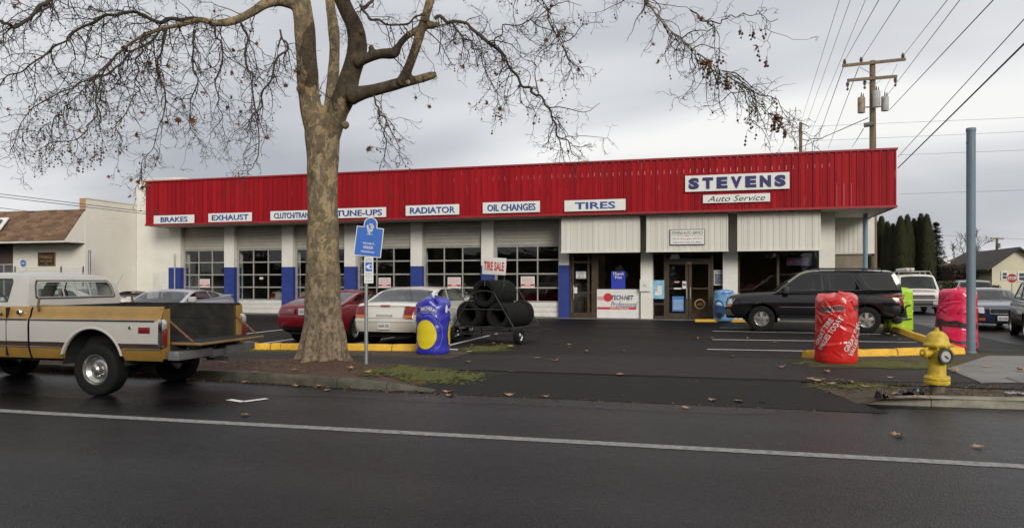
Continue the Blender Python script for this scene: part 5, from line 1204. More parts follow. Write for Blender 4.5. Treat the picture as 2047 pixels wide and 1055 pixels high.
sed.seam(-.33, .34, .98); sed.seam(.95, .34, .95); sed.seam(-1.14, .62, 1.0); sed.handle(-.15, .84, P_WHT); sed.handle(-.95, .86, P_WHT); sed.mirror(.85, 1.04, P_WHT); sed.sstrip('side_molding', M_BUMPW, -.95, 1.0, .55, .60, .012)
MB().tube([(-1.45, -.3, 1.12), (-1.75, -.3, 1.75)], .004, 5).build('aerial', M_BLKP, sed.root)

# ---- red coupe beside it
P_REDC = paint('red_paint', (.16, .007, .014), .25, .6)
sp = dict(L=4.53, W=1.77, r=.31, tw=.21, arch=.37, axles=(-1.22, 1.39), paint=P_REDC, rim='spokes', sm=.10, bulge=.12,
          sill=[(-2.26, .42), (-1.8, .26), (1.9, .22), (2.26, .26)],
          top=[(-2.26, .88), (-2.20, .955), (-2.0, .985), (-1.5, 1.0), (0, .95), (1.0, .93), (1.6, .85), (2.1, .70), (2.26, .58)],
          plan=[(-2.26, .68), (-2.20, .77), (-2.05, .82), (-1.6, .87), (-.8, .885), (1.0, .885), (1.6, .86), (2.0, .80), (2.2, .66), (2.26, .55)], cab_open=(-1.4, .8),
          cabin=dict(roof=[(-1.95, .975), (-1.4, 1.13), (-.9, 1.26), (-.5, 1.315), (-.1, 1.32), (.15, 1.30), (.35, 1.23), (1.1, .925)], tumble=.40, ws=(.3, 1.04), bl=(-1.88, -.8), crown=.05, curve=.1, sm=.08,
                     windows=[[(.82, .985), (.32, 1.19), (.12, 1.245), (-.35, 1.26), (-.48, 1.0)], [(-.55, 1.0), (-.42, 1.255), (-.85, 1.205), (-1.35, 1.03)]], seat_top=1.12, rows=(0, -.75), glass=G_CAR, glass_bl=G_CAR))
red = Car('red_coupe', 'dark red two door coupe partly hidden by the tree trunk', (-9.62, 15.75 + 2.26, .12), math.pi / 2, sp)
red.epatch('rear_bumper', P_REDC, -1, -.80, .80, .42, .66, .05, 16, 6); red.epatch('rear_valance', M_BLKP, -1, -.7, .7, .34, .43, .0, 10)
for s in (1, -1): red.epatch('tail_light', mat('lens_dark_red', (.11, .006, .010), .2, coat=.6), -1, s * .28, s * .78, .74, .87, .012, 10); red.epatch('reverse_light', mat('lens_smoke', (.20, .10, .10), .3), -1, s * .33, s * .48, .80, .86, .018, 4)
red.plate(-1, 0, .80, '070-CWN', off=.03); red.seam(-.55, .34, .93); red.seam(.9, .34, .9); red.handle(-.35, .83, P_REDC); red.mirror(.72, 1.0, P_REDC)

# ---- silver coupe behind the pickup
P_SIL = paint('silver_paint', (.44, .45, .49), .3, .5, metal=.2)
sp = dict(L=4.7, W=1.77, r=.32, tw=.21, arch=.37, axles=(-1.3, 1.4), paint=P_SIL, rim='spokes', sm=.10, bulge=.12,
          sill=[(-2.35, .40), (-1.8, .26), (1.9, .22), (2.35, .26)],
          top=[(-2.35, .92), (-2.28, 1.02), (-2.0, 1.05), (-1.5, 1.03), (0, .96), (1.1, .94), (1.7, .84), (2.2, .68), (2.35, .56)],
          plan=[(-2.35, .66), (-2.28, .76), (-2.1, .82), (-1.6, .87), (-.8, .885), (1.0, .885), (1.7, .86), (2.1, .78), (2.3, .62), (2.35, .52)], cab_open=(-1.4, .9),
          cabin=dict(roof=[(-1.98, 1.03), (-1.3, 1.20), (-.8, 1.275), (-.35, 1.315), (.05, 1.32), (.35, 1.295), (.6, 1.225), (1.35, .935)], tumble=.40, ws=(.48, 1.28), bl=(-1.9, -.7), crown=.05, curve=.1, sm=.08,
                     windows=[[(.98, 1.0), (.55, 1.17), (.25, 1.235), (-.10, 1.255), (-.35, 1.25), (-.46, 1.035)], [(-.53, 1.04), (-.42, 1.245), (-.75, 1.215), (-1.05, 1.14), (-1.10, 1.10), (-1.0, 1.07)]], seat_top=1.15, rows=(.05,), glass=G_CAR, glass_ws=G_CLR))
SILC = (-15.3, 18.1, .12)
sl = Car('silver_coupe', 'silver two door coupe parked beyond the pickup bed', SILC, R_(282), sp)
sl.mirror(.85, 1.03, mat('pale_mirror', (.52, .50, .46), .35), sz=(.14, .2, .15)); sl.seam(-.52, .34, .95); sl.seam(.95, .34, .92)
mb = MB(); mb.cham(-2.34, -2.1, -.66, .66, 1.08, 1.115, .015); [mb.bb(-2.26, -2.16, s * .6 - .03, s * .6 + .03, 1.02, 1.09) for s in (1, -1)]; mb.build('spoiler', P_SIL, sl.root)
for s in (1, -1): sl.epatch('headlight', M_LCLR, 1, s * .45, s * .78, .58, .68, .01); sl.epatch('tail_light', M_LRED, -1, s * .4, s * .78, .78, .92, .01)

# ---- white work van on the side street
sp = dict(L=5.4, W=2.0, r=.37, tw=.23, arch=.43, axles=(-1.75, 1.75), paint=P_WHT, rim='cover', sm=.12, bulge=.04,
          sill=[(-2.7, .42), (2.7, .40)], top=[(-2.7, 1.2), (-2.6, 1.22), (1.6, 1.22), (1.9, 1.20), (2.35, 1.10), (2.6, 1.03), (2.7, .9)],
          plan=[(-2.7, .93), (-2.6, .98), (0, 1.0), (1.6, .995), (2.3, .96), (2.6, .90), (2.7, .84)], cab_open=(-2.5, 1.5),
          cabin=dict(roof=[(-2.69, 1.2), (-2.62, 1.9), (-2.4, 2.03), (-1, 2.06), (.6, 2.06), (.95, 2.02), (1.15, 1.92), (1.72, 1.22)], tumble=.14, ws=(1.1, 1.66), bl=(-2.68, -2.64), crown=.06,
                     windows=[[(1.45, 1.27), (1.05, 1.78), (.92, 1.86), (.55, 1.86), (.52, 1.27)]], rows=(.6,), seat_top=1.55, glass=G_CAR, glass_ws=G_CAR))
vp = gz(1846, 628, 0)
van = Car('white_van', 'white work van with a roof rack waiting on the side street', (vp.x + .15, vp.y + 2.7, 0), -math.pi / 2 - R_(4), sp, 'van')
van.epatch('front_bumper', M_BLKP, 1, -.92, .92, .44, .70, .06, 14); van.epatch('grille', M_BLKP, 1, -.55, .55, .78, .98, .012, 8); van.epatch('bumper_bar', mat('bumper_grey', (.17, .17, .18), .3), 1, -.9, .9, .56, .66, .075, 14)
mb = MB(); 
for k in range(3): mb.bb(van.xend(0, .9, 1) + .018, van.xend(0, .9, 1) + .028, -.54, .54, .82 + k * .06, .835 + k * .06)
mb.build('grille_bars', M_RIM, van.root, smooth=False)
for s in (1, -1): van.epatch('headlight', M_LCLR, 1, s * .58, s * .80, .80, .97, .016, 6); van.epatch('turn_signal', M_LAMB, 1, s * .81, s * .90, .80, .97, .014, 6); van.mirror(1.25, 1.35, M_BLKP, (s,), (.12, .2, .24))
van.plate(1, .62, .58, 'B24719', off=.1)
V, Fc = text2d('APOLLO DRAIN', 1.35, .10, bold=.03); MB().add([(2.12 - b * 1.6, a, van.top(2.12 - b * 1.6) + .022) for a, b in V], Fc).build('hood_lettering', M_INKR, van.root, smooth=False)
mb = MB()
for y in (-.6, .6): mb.tube([(-2.3, y, 2.2), (.8, y, 2.2)], .025, 6)
for x in (-2.2, -.8, .6): mb.tube([(x, -.8, 2.02), (x, -.7, 2.2), (x, .7, 2.2), (x, .8, 2.02)], .022, 6)
mb.build('roof_rack', M_ALU, van.root); [MB().tube([(-2.4, y, 2.31), (1.0, y, 2.31)], .085, 12).build('roof_pipe', mat('pipe_white', (.55, .54, .5), .5), van.root) for y in (-.15, -.38)]

# ---- dark blue sedan facing the camera at the right
P_NAV = paint('navy_paint', (.014, .018, .045), .18, .8)
sp = dict(L=4.83, W=1.80, r=.335, tw=.22, arch=.385, axles=(-1.40, 1.48), paint=P_NAV, rim='spokes', sm=.10, bulge=.07,
          sill=[(-2.41, .34), (-1.8, .26), (1.9, .22), (2.41, .24)], top=[(-2.41, .95), (-2.33, 1.04), (-1.6, 1.06), (0, 1.0), (1.1, .98), (1.6, .95), (2.2, .84), (2.41, .72)],
          plan=[(-2.41, .74), (-2.3, .82), (-1.8, .88), (-.8, .9), (1.4, .9), (2.0, .86), (2.25, .80), (2.41, .68)], cab_open=(-1.5, .9),
          cabin=dict(roof=[(-1.85, 1.05), (-1.35, 1.22), (-.95, 1.36), (-.5, 1.43), (.0, 1.44), (.3, 1.41), (.5, 1.34), (1.25, .975)], tumble=.38, ws=(.44, 1.18), bl=(-1.75, -.9), crown=.05, curve=.08, sm=.08,
                     windows=[[(.95, 1.06), (.42, 1.29), (.2, 1.35), (-.25, 1.365), (-.32, 1.07)], [(-.39, 1.07), (-.31, 1.365), (-.65, 1.35), (-1.0, 1.25), (-1.2, 1.11)]], seat_top=1.22))
cd = gz(1990, 657, 0)
cad = Car('blue_sedan', 'dark blue sedan with bright grille facing out beside the blue pole', (cd.x + .1, cd.y + 1.3, 0), -math.pi / 2 - R_(6), sp)
cad.epatch('grille', M_RIM, 1, -.36, .36, .56, .74, .016, 8); mb = MB()
for k in range(4): x = cad.xend(0, .6, 1) + .03; mb.bb(x - .01, x + .012, -.35, .35, .58 + k * .045, .60 + k * .045)
mb.build('grille_slats', M_CHR, cad.root, smooth=False); cad.epatch('grille_gap', M_BLKP, 1, -.35, .35, .57, .72, .020, 8)
for s in (1, -1): cad.epatch('headlight', M_LCLR, 1, s * .52, s * .82, .58, .78, .012, 10); cad.epatch('fog_light', M_LAMB, 1, s * .5, s * .72, .34, .42, .012, 6); cad.mirror(.85, 1.05, P_NAV, (s,))
cad.plate(1, 0, .42, '482-KNB', off=.06); cad.epatch('lower_grille', M_BLKP, 1, -.42, .42, .26, .34, .01, 8)

# ---- dark SUV cut by the right edge, seen from behind
P_DK = paint('charcoal_paint', (.022, .021, .020), .22, .7)
sp2 = dict(L=4.45, W=1.84, r=.36, tw=.23, arch=.42, axles=(-1.25, 1.38), paint=P_DK, rim='spokes', sm=.12, bulge=.05, sill=[(-2.2, .48), (-1.7, .40), (2.2, .36)],
          top=[(-2.22, 1.0), (-2.14, 1.13), (-1.6, 1.15), (1.0, 1.12), (1.5, 1.08), (2.0, .98), (2.22, .82)], plan=[(-2.22, .80), (-2.12, .87), (-1.6, .91), (1.4, .91), (2.0, .86), (2.22, .72)], cab_open=(-1.95, .8),
          cabin=dict(roof=[(-2.16, 1.12), (-2.05, 1.45), (-1.85, 1.66), (-1.5, 1.74), (-.2, 1.76), (.15, 1.72), (.35, 1.63), (1.05, 1.11)], tumble=.2, ws=(.35, 1.0), bl=(-2.14, -1.9), crown=.05,
                     windows=[[(.82, 1.17), (.35, 1.52), (.2, 1.60), (-.25, 1.62), (-.3, 1.17)], [(-.4, 1.17), (-.36, 1.62), (-.95, 1.61), (-1.15, 1.17)], [(-1.25, 1.18), (-1.05, 1.605), (-1.6, 1.59), (-1.85, 1.18)]], glass=[G_CAR, G_TINT, G_TINT], glass_bl=G_TINT, seat_top=1.4))
ds = gz(2036, 680, 0)
dsv = Car('dark_suv', 'dark brown sport utility vehicle cut off by the right edge of the picture', (ds.x + 1.25, ds.y + 1.0, 0), math.pi / 2 - R_(12), sp2, 'suv')
dsv.epatch('rear_bumper', M_BLKP, -1, -.86, .86, .46, .70, .07, 14); [dsv.epatch('tail_light', M_LRED, -1, s * .74, s * .88, .82, 1.10, .012, 6) for s in (1, -1)]; dsv.seam(-.35, .46, 1.1); dsv.handle(-.2, .98, M_BLKP); dsv.handle(-1.0, .98, M_BLKP)
dsv.sstrip('side_molding', M_BLKP, -.8, .9, .62, .70, .012)
def carcopy(c, label, loc, rz):
    r = dup(c.root); r.location = loc; r.rotation_euler.z = rz; r['label'] = label; return r
p = gz(2012, 640, 0); carcopy(dsv, 'black sport utility vehicle roof showing behind the dark blue sedan', (p.x + 2.2, p.y + 12, 0), math.pi / 2 - R_(8))
carcopy(sed, 'white sedan dimly visible inside the second garage bay', (-20.6, 34.2, .12), math.pi / 2); carcopy(red, 'red coupe with its tail inside the fourth garage bay', (-14.0, 33.6, .12), math.pi / 2); carcopy(red, 'red coupe dimly visible inside the rightmost garage bay', (-7.6, 34.6, .12), -math.pi / 2)
carcopy(sed, 'white sedan behind the pickup cab, seen through its windows', (-18.2, 16.6, .12), R_(200))

# ---- gold and white pickup (local: +x forward, rear axle at x = 0)
P_GOLD = paint('gold_paint', (.27, .155, .034), .36, .3, .2); P_PW = paint('pickup_white', (.42, .40, .365), .3, .5, .05)
M_WOODT = mat('woodgrain_strip', (.045, .022, .014), .5, var=.3, vscale=6)
M_BED = mat('worn_bed_black', (.010, .0105, .011), .8, spec=.2, vscale=5, bump=.2, col2=(.028, .025, .021))
M_RUST = mat('rusty_steel', (.14, .065, .03), .85, var=.45, vscale=14)
pk = empty('pickup_truck', (-8.62, 9.42, 0), math.pi + R_(2), 'old gold and white pickup truck with its tailgate down parked at the kerb', 'truck')
WR, AR = .38, .52; AZ = .45; AX1 = 3.24
SIDE = [(.93, .53), (.955, .58), (.975, .66), (.985, .70), (.99, .775), (.993, .86), (.995, .96), (.993, 1.04), (.985, 1.095), (.975, 1.115), (.958, 1.14), (.945, 1.19), (.93, 1.25), (.905, 1.29), (.87, 1.30)]
def zarch(x, z):
    for xw in (0, AX1):
        if abs(x - xw) < AR: z = max(z, AZ + math.sqrt(AR * AR - (x - xw) ** 2) * 1.02)
    return z
def bandpk(name, m, x0, x1, k0, k1, n=40, plan=None, parent=None):
    """lengthwise body band between side-section rows k0..k1, both sides"""
    for s in (1, -1):
        mb = MB(); P = []; xs = sorted(set([round(x0 + (x1 - x0) * i / n, 4) for i in range(n + 1)] + [round(xw + AR * math.sin(q * math.pi / 24) * .9995, 4) for xw in (0, AX1) for q in range(-12, 13) if x0 < xw + AR * math.sin(q * math.pi / 24) < x1]))
        for x in xs:
            t = plan(x) if plan else 1.0
            P.append([(x, s * y * t, zarch(x, z)) for y, z in SIDE[k0:k1 + 1]])
        mb.grid(P); mb.build(name, m, parent or pk, angle=30)
tp = lambda x: 1 - .06 * max(0, (x - 3.2) / 1.2) ** 2
for a, b, nm in ((-1.15, 1.08, 'bed'), (1.115, 4.42, 'cab')):
    bandpk('rocker_panel', P_GOLD, a, b, 0, 3, plan=tp); bandpk('side_panel', P_PW, a, b, 4, 8, plan=tp); bandpk('upper_panel', P_GOLD, a, b, 8, 14, plan=tp)
    bandpk('trim_strip', M_WOODT, a, b, 3, 4, plan=tp)
def pstrip(name, m, x0, x1, z, h, off, th=.01):
    for s in (1, -1):
        y = tab([(q[1], q[0]) for q in SIDE])(z) + off; MB().cham(x0, x1, min(s * (y - th), s * y), max(s * (y - th), s * y), z - h / 2, z + h / 2, .004).build(name, m, pk)
for x0, x1 in ((-1.06, 1.07), (1.125, 2.65)): pstrip('chrome_trim', M_CHR, x0, x1, 1.098, .028, .018, .02)
for x0, x1 in ((-1.14, -AR - .02), (AR + .02, 1.07), (1.125, 2.60)): pstrip('chrome_trim', M_CHR, x0, x1, .70, .014, .014, .02); pstrip('chrome_trim', M_CHR, x0, x1, .775, .012, .012, .02)
for s in (1, -1):   # wheel arch lips
    for xw in (0, AX1):
        pth = []; mb = MB()
        A = [(math.pi * k / 24) for k in range(25)]
        P = []
        for a in A:
            cx, cz = math.cos(a), math.sin(a); P.append([(xw + cx * rr_, s * yy, max(AZ + cz * rr_ * 1.02, .60)) for rr_, yy in ((AR - .01, .955), (AR - .008, .996), (AR - .002, 1.003), (AR + .012, 1.003), (AR + .03, .994))])
        mb.grid(P); mb.build('arch_lip', P_PW, pk, angle=50)
# bed inside
mb = MB()
for s in (1, -1):
    for xa_, xb_, za_ in ((-1.13, -.58, .78), (-.58, .58, 1.05), (.58, 1.04, .78)): mb.bb(xa_, xb_, min(s * .80, s * .83), max(s * .80, s * .83), za_, 1.285)
    mb.bb(-1.15, 1.08, min(s * .80, s * .88), max(s * .80, s * .88), 1.288, 1.302)
mb.bb(1.0, 1.04, -.83, .83, .78, 1.29); mb.bb(-1.15, -.58, -.83, .83, .74, .78); mb.bb(-.58, .58, -.57, .57, .74, .78); mb.bb(.58, 1.04, -.83, .83, .74, .78)
for k in range(1, 8): mb.bb(-1.14, 1.02, -.72 + k * .18 - .03, -.72 + k * .18 + .03, .78, .792)
mb.build('bed_liner', M_BED, pk, smooth=False)
mb = MB()
for s in (1, -1):
    prof = [(.60 * math.cos(a), .785 + .255 * min(1, 1.35 * math.sin(a))) for a in [math.pi * k / 12 for k in range(13)]]
    mb = MB(); mb.grid([[(x, s * y, z) for x, z in prof] for y in (.55, .57, .80)]); mb.add([(x, s * .55, z) for x, z in prof], [tuple(range(13))]); mb.add([(x, s * .805, z) for x, z in prof] + [(-.60, s * .805, 1.06), (.60, s * .805, 1.06)], [tuple(range(15))]); mb.build('wheel_tub', M_BED, pk, angle=50)
# rear corner posts, lights, tailgate, bumper
for s in (1, -1):
    MB().bb(-1.16, -1.09, min(s * .80, s * .93), max(s * .80, s * .93), .56, 1.27).build('corner_post', P_GOLD, pk, smooth=False)
    bz = MB().cham(-1.19, -1.11, min(s * .89, s * .998), max(s * .89, s * .998), .73, 1.125, .02).build('light_bezel', M_CHR, pk)
    MB().cham(-1.205, -1.12, min(s * .905, s * .985), max(s * .905, s * .985), .76, .985, .015).build('tail_light', M_LRED, bz); MB().cham(-1.205, -1.12, min(s * .905, s * .985), max(s * .905, s * .985), .99, 1.095, .015).build('reverse_light', M_LCLR, bz)
    MB().cham(-.98, -.80, min(s * .985, s * 1.008), max(s * .985, s * 1.008), .93, 1.0, .01).build('side_marker', M_LRED, pk); MB().cham(-.985, -.795, min(s * .984, s * 1.003), max(s * .984, s * 1.003), .922, 1.008, .01).build('marker_bezel', M_UNDER, pk)
    MB().tube([(-.66, s * .98, 1.0), (-.66, s * 1.01, 1.0)], .022, 10).build('fuel_cap', M_CHR, pk)
    MB().tube([(-1.13, s * .79, 1.10), (-1.34, s * .79, .94), (-1.52, s * .78, .80)], .016, 6).build('tailgate_strap', M_RUST, pk)
tg = MB().cham(-1.66, -1.16, -.785, .785, .75, .785, .014).build('tailgate', paint('worn_gold_paint', (.20, .115, .03), .5, .1, .4), pk); MB().cham(-1.64, -1.18, -.74, .74, .784, .790, .003).build('tailgate_inner', M_BED, tg)
bp_ = MB(); bp_.cham(-1.40, -1.22, -.93, -.16, .545, .67, .015); bp_.cham(-1.40, -1.22, .16, .93, .545, .67, .015); bp_.cham(-1.36, -1.22, -.17, .17, .51, .63, .015)
bp_.build('step_bumper', mat('diamond_plate', (.24, .24, .24), .42, metal=.7, var=.2, vscale=9, bump=.7, bscale=55), pk)
mb = MB(); mb.tube([(-1.30, 0, .62), (-1.30, 0, .71)], .03, 10); mb.bb(-1.5, -1.2, -.05, .05, .46, .52); mb.build('tow_ball', M_BLKP, pk)
pl = MB().bb(-1.242, -1.234, .23, .54, .655, .735).build('licence_plate', mat('plate_green', (.42, .44, .38), .5), pk, smooth=False)
V, Fc = text2d('B81788U', .26, .085, bold=.015); MB().add([(-1.246, .385 - a, .695 + b * .7) for a, b in V], Fc).build('plate_number', M_INKP, pl, smooth=False, recalc=False)
mb = MB(); mb.bb(-1.1, 4.2, -.42, -.34, .45, .60).bb(-1.1, 4.2, .34, .42, .45, .60).bb(-1.2, -1.1, -.8, .8, .58, .74).bb(.6, 3.0, -.8, .8, .48, .56); mb.tube([(0, -.8, .40), (0, .8, .40)], .07, 10); mb.tube([(-.15, 0, .40), (.15, 0, .40)], .17, 12); mb.tube([(AX1, -.8, .40), (AX1, .8, .40)], .06, 10)
for s in (1, -1):
    for xw in (0, AX1):
        ring = [(xw + (AR + .012) * math.cos(a), AZ + (AR + .012) * math.sin(a) * 1.02) for a in [math.pi * k / 14 for k in range(15)]]
        mb.grid([[(x, y, z) for x, z in ring] for y in (s * .95, s * .60)]); mb.add([(x, s * .60, z) for x, z in ring], [tuple(range(15))])
mb.build('chassis', M_UNDER, pk, smooth=False)
for xw in (0, AX1):
    for s in (1, -1): wheel(pk, xw, s * .80, WR, .27, 'dish', .58, mat('dull_steel_rim', (.40, .40, .39), .32, metal=.9, var=.2, vscale=12))
_before = set(pk.children)
# cab: roof, pillars, doors, glass
zr = 1.30; yc = lambda x, z: .905 - .22 * (z - zr) - .25 * (z - zr) ** 2
roofc = [(1.40, 1.30), (1.43, 1.48), (1.47, 1.62), (1.55, 1.73), (1.68, 1.785), (1.9, 1.805), (2.4, 1.805), (2.62, 1.78), (2.78, 1.72), (3.22, 1.30)]
rf = smoothed(roofc, .03); xs = sorted(set([1.40 + (3.22 - 1.40) * i / 44 for i in range(45)] + [q[0] for q in roofc]))
zt_ = lambda x: max(zr, rf(x) - .045)
out = [(x, zt_(x)) for x in xs] + [(3.22, 1.27), (1.40, 1.27)]
dwin = [(1.80, 1.345), (1.80, 1.66), (1.84, 1.70), (2.50, 1.70), (2.58, 1.66), (2.86, 1.345)]
cabm = MB()
for s in (1, -1): cabm.poly(out, [dwin], fn=lambda x, z: (x, s * yc(x, z), z), tfn=lambda x, z: (x, s * (yc(x, z) - .04), z))
cols = [-1, -.97, -.9, -.6, -.3, 0, .3, .6, .9, .97, 1]; wsg = MB()
def pt(x, u):
    zs = zt_(x); h = yc(x, zs); return (x, u * h, zs + (max(rf(x), zs) - zs) * (1 - abs(u) ** 3))
for i in range(len(xs) - 1):
    xm = (xs[i] + xs[i + 1]) / 2
    if xm < 1.53: continue
    for j in range(len(cols) - 1):
        q = [pt(xs[i], cols[j]), pt(xs[i], cols[j + 1]), pt(xs[i + 1], cols[j + 1]), pt(xs[i + 1], cols[j])]
        (wsg if xm > 2.8 and abs(cols[j] + cols[j + 1]) / 2 < .95 else cabm).add(q, [(0, 1, 2, 3)])
# back panel with the long rear window opening
xb = lambda z: tab([(q[1], q[0]) for q in roofc[:5]])(z)
bo_ = [(-.905, 1.27), (.905, 1.27), (.90, 1.40), (.85, 1.60), (.80, 1.69), (.70, 1.74), (-.70, 1.74), (-.80, 1.69), (-.85, 1.60), (-.90, 1.40)]
hole = [(-.74, 1.40), (.74, 1.40), (.77, 1.43), (.735, 1.60), (.68, 1.665), (-.68, 1.665), (-.735, 1.60), (-.77, 1.43)]
def insetp(P, k): return [(a * (1 - k * .9), 1.53 + (b - 1.53) * (1 - k * 4.2)) for a, b in P]
cabm.poly(bo_, [hole], fn=lambda y, z: (xb(z), y, z), tfn=lambda y, z: (xb(z) + .04, y, z))
co = cabm.build('cab', P_PW, pk, angle=30)
bmg = bmesh.new(); bmg.from_mesh(co.data); bmesh.ops.remove_doubles(bmg, verts=bmg.verts[:], dist=.001); bmg.to_mesh(co.data); bmg.free(); co.data.set_sharp_from_angle(angle=R_(30))
wsg.build('windshield', G_CLR, pk, angle=60)
rw = MB().poly(hole, fn=lambda y, z: (xb(z) + .012, y, z)).build('rear_window', G_CLR, pk, smooth=False)
MB().poly(insetp(hole, -.02), [insetp(hole, .012)], fn=lambda y, z: (xb(z) - .008, y, z)).build('window_seal', M_BLKP, rw, smooth=False)
fr = MB().poly(insetp(hole, .012), [insetp(hole, .04)], fn=lambda y, z: (xb(z) - .012, y, z))
for y in (-.26, .0, .26): fr.poly([(y - .016, 1.42), (y + .016, 1.42), (y + .016, 1.65), (y - .016, 1.65)], fn=lambda y_, z: (xb(z) - .010, y_, z))
fr.build('window_frame', M_ALU, rw, smooth=False)
for s in (1, -1):
    sw_ = MB().poly(dwin, fn=lambda x, z: (x, s * (yc(x, z) - .02), z)).build('door_window', G_CLR, pk, smooth=False)
    cxm, czm = 2.2, 1.52; inn = [(p[0] + (cxm - p[0]) * .035, p[1] + (czm - p[1]) * .07) for p in dwin]
    MB().poly(dwin, [inn], fn=lambda x, z: (x, s * (yc(x, z) + .004), z)).build('window_seal', M_BLKP, sw_, smooth=False)
    MB().tube([(2.60, s * (yc(2.60, 1.35) + .004), 1.35), (2.40, s * (yc(2.4, 1.70) + .004), 1.70)], .012, 6).build('vent_bar', M_ALU, sw_)
    for x in (1.72, 2.90): MB().bb(x - .004, x + .004, min(s * .93, s * .9985), max(s * .93, s * .9985), .56, 1.27).build('door_seam', M_UNDER, pk, smooth=False)
    MB().cham(1.80, 1.98, min(s * .95, s * 1.005), max(s * .95, s * 1.005), 1.165, 1.195, .01).build('door_handle', M_CHR, pk)
    MB().lathe([(.001, s * 1.0), (.03, s * 1.0), (.045, s * .985), (.05, s * .94)], 14, (1.50, 0, 1.20), 'Y').build('filler_cap', M_CHR, pk)
    MB().tube([(1.20, s * .915, 1.42), (1.20, s * .94, 1.30), (1.17, s * .955, 1.22)], .018, 6).build('stake_hook', M_RUST, pk)
    MB().tube([(2.85, s * .93, 1.33), (2.95, s * 1.1, 1.40)], .012, 6).build('mirror_arm', M_CHR, pk); MB().cham(2.93, 2.97, min(s * 1.04, s * 1.2), max(s * 1.04, s * 1.2), 1.32, 1.5, .015).build('mirror', M_CHR, pk)
MB().grid([[(x, y, 1.30 - .02 * max(0, x - 3.2) ** 1.3 * 3 + .02 * (1 - (y / .87) ** 2)) for y in (-.87, -.5, 0, .5, .87)] for x in (3.18, 3.5, 3.9, 4.2, 4.62)]).build('hood', P_GOLD, pk)
MB().bb(4.58, 4.66, -.88, .88, .60, 1.2).build('front_panel', P_PW, pk, smooth=False); MB().cham(4.64, 4.82, -.97, .97, .48, .64, .04).build('front_bumper', M_CHR, pk); [MB().lathe([(.001, 4.68), (.10, 4.67), (.11, 4.65)], 18, (0, s * .68, .95), 'X').build('headlight', M_LCLR, pk) for s in (1, -1)]
mb = MB(); mb.cham(1.62, 1.80, -.75, .75, .95, 1.40, .06); mb.cham(1.7, 2.25, -.75, .75, .80, 1.0, .05); mb.build('bench_seat', M_SEATL, pk); MB().bb(1.42, 3.15, -.86, .86, .56, .60).cham(2.85, 3.15, -.85, .85, 1.08, 1.29, .04).build('interior', M_SEAT, pk)
MB().tube([(2.60 + .05 * math.sin(a), .40 + .21 * math.cos(a), 1.31 + .19 * math.sin(a)) for a in [k * 2 * math.pi / 20 for k in range(21)]], .014, 6, caps=False).build('steering_wheel', M_BLKP, pk)
for o in set(pk.children) - _before:
    o.location.x -= .22
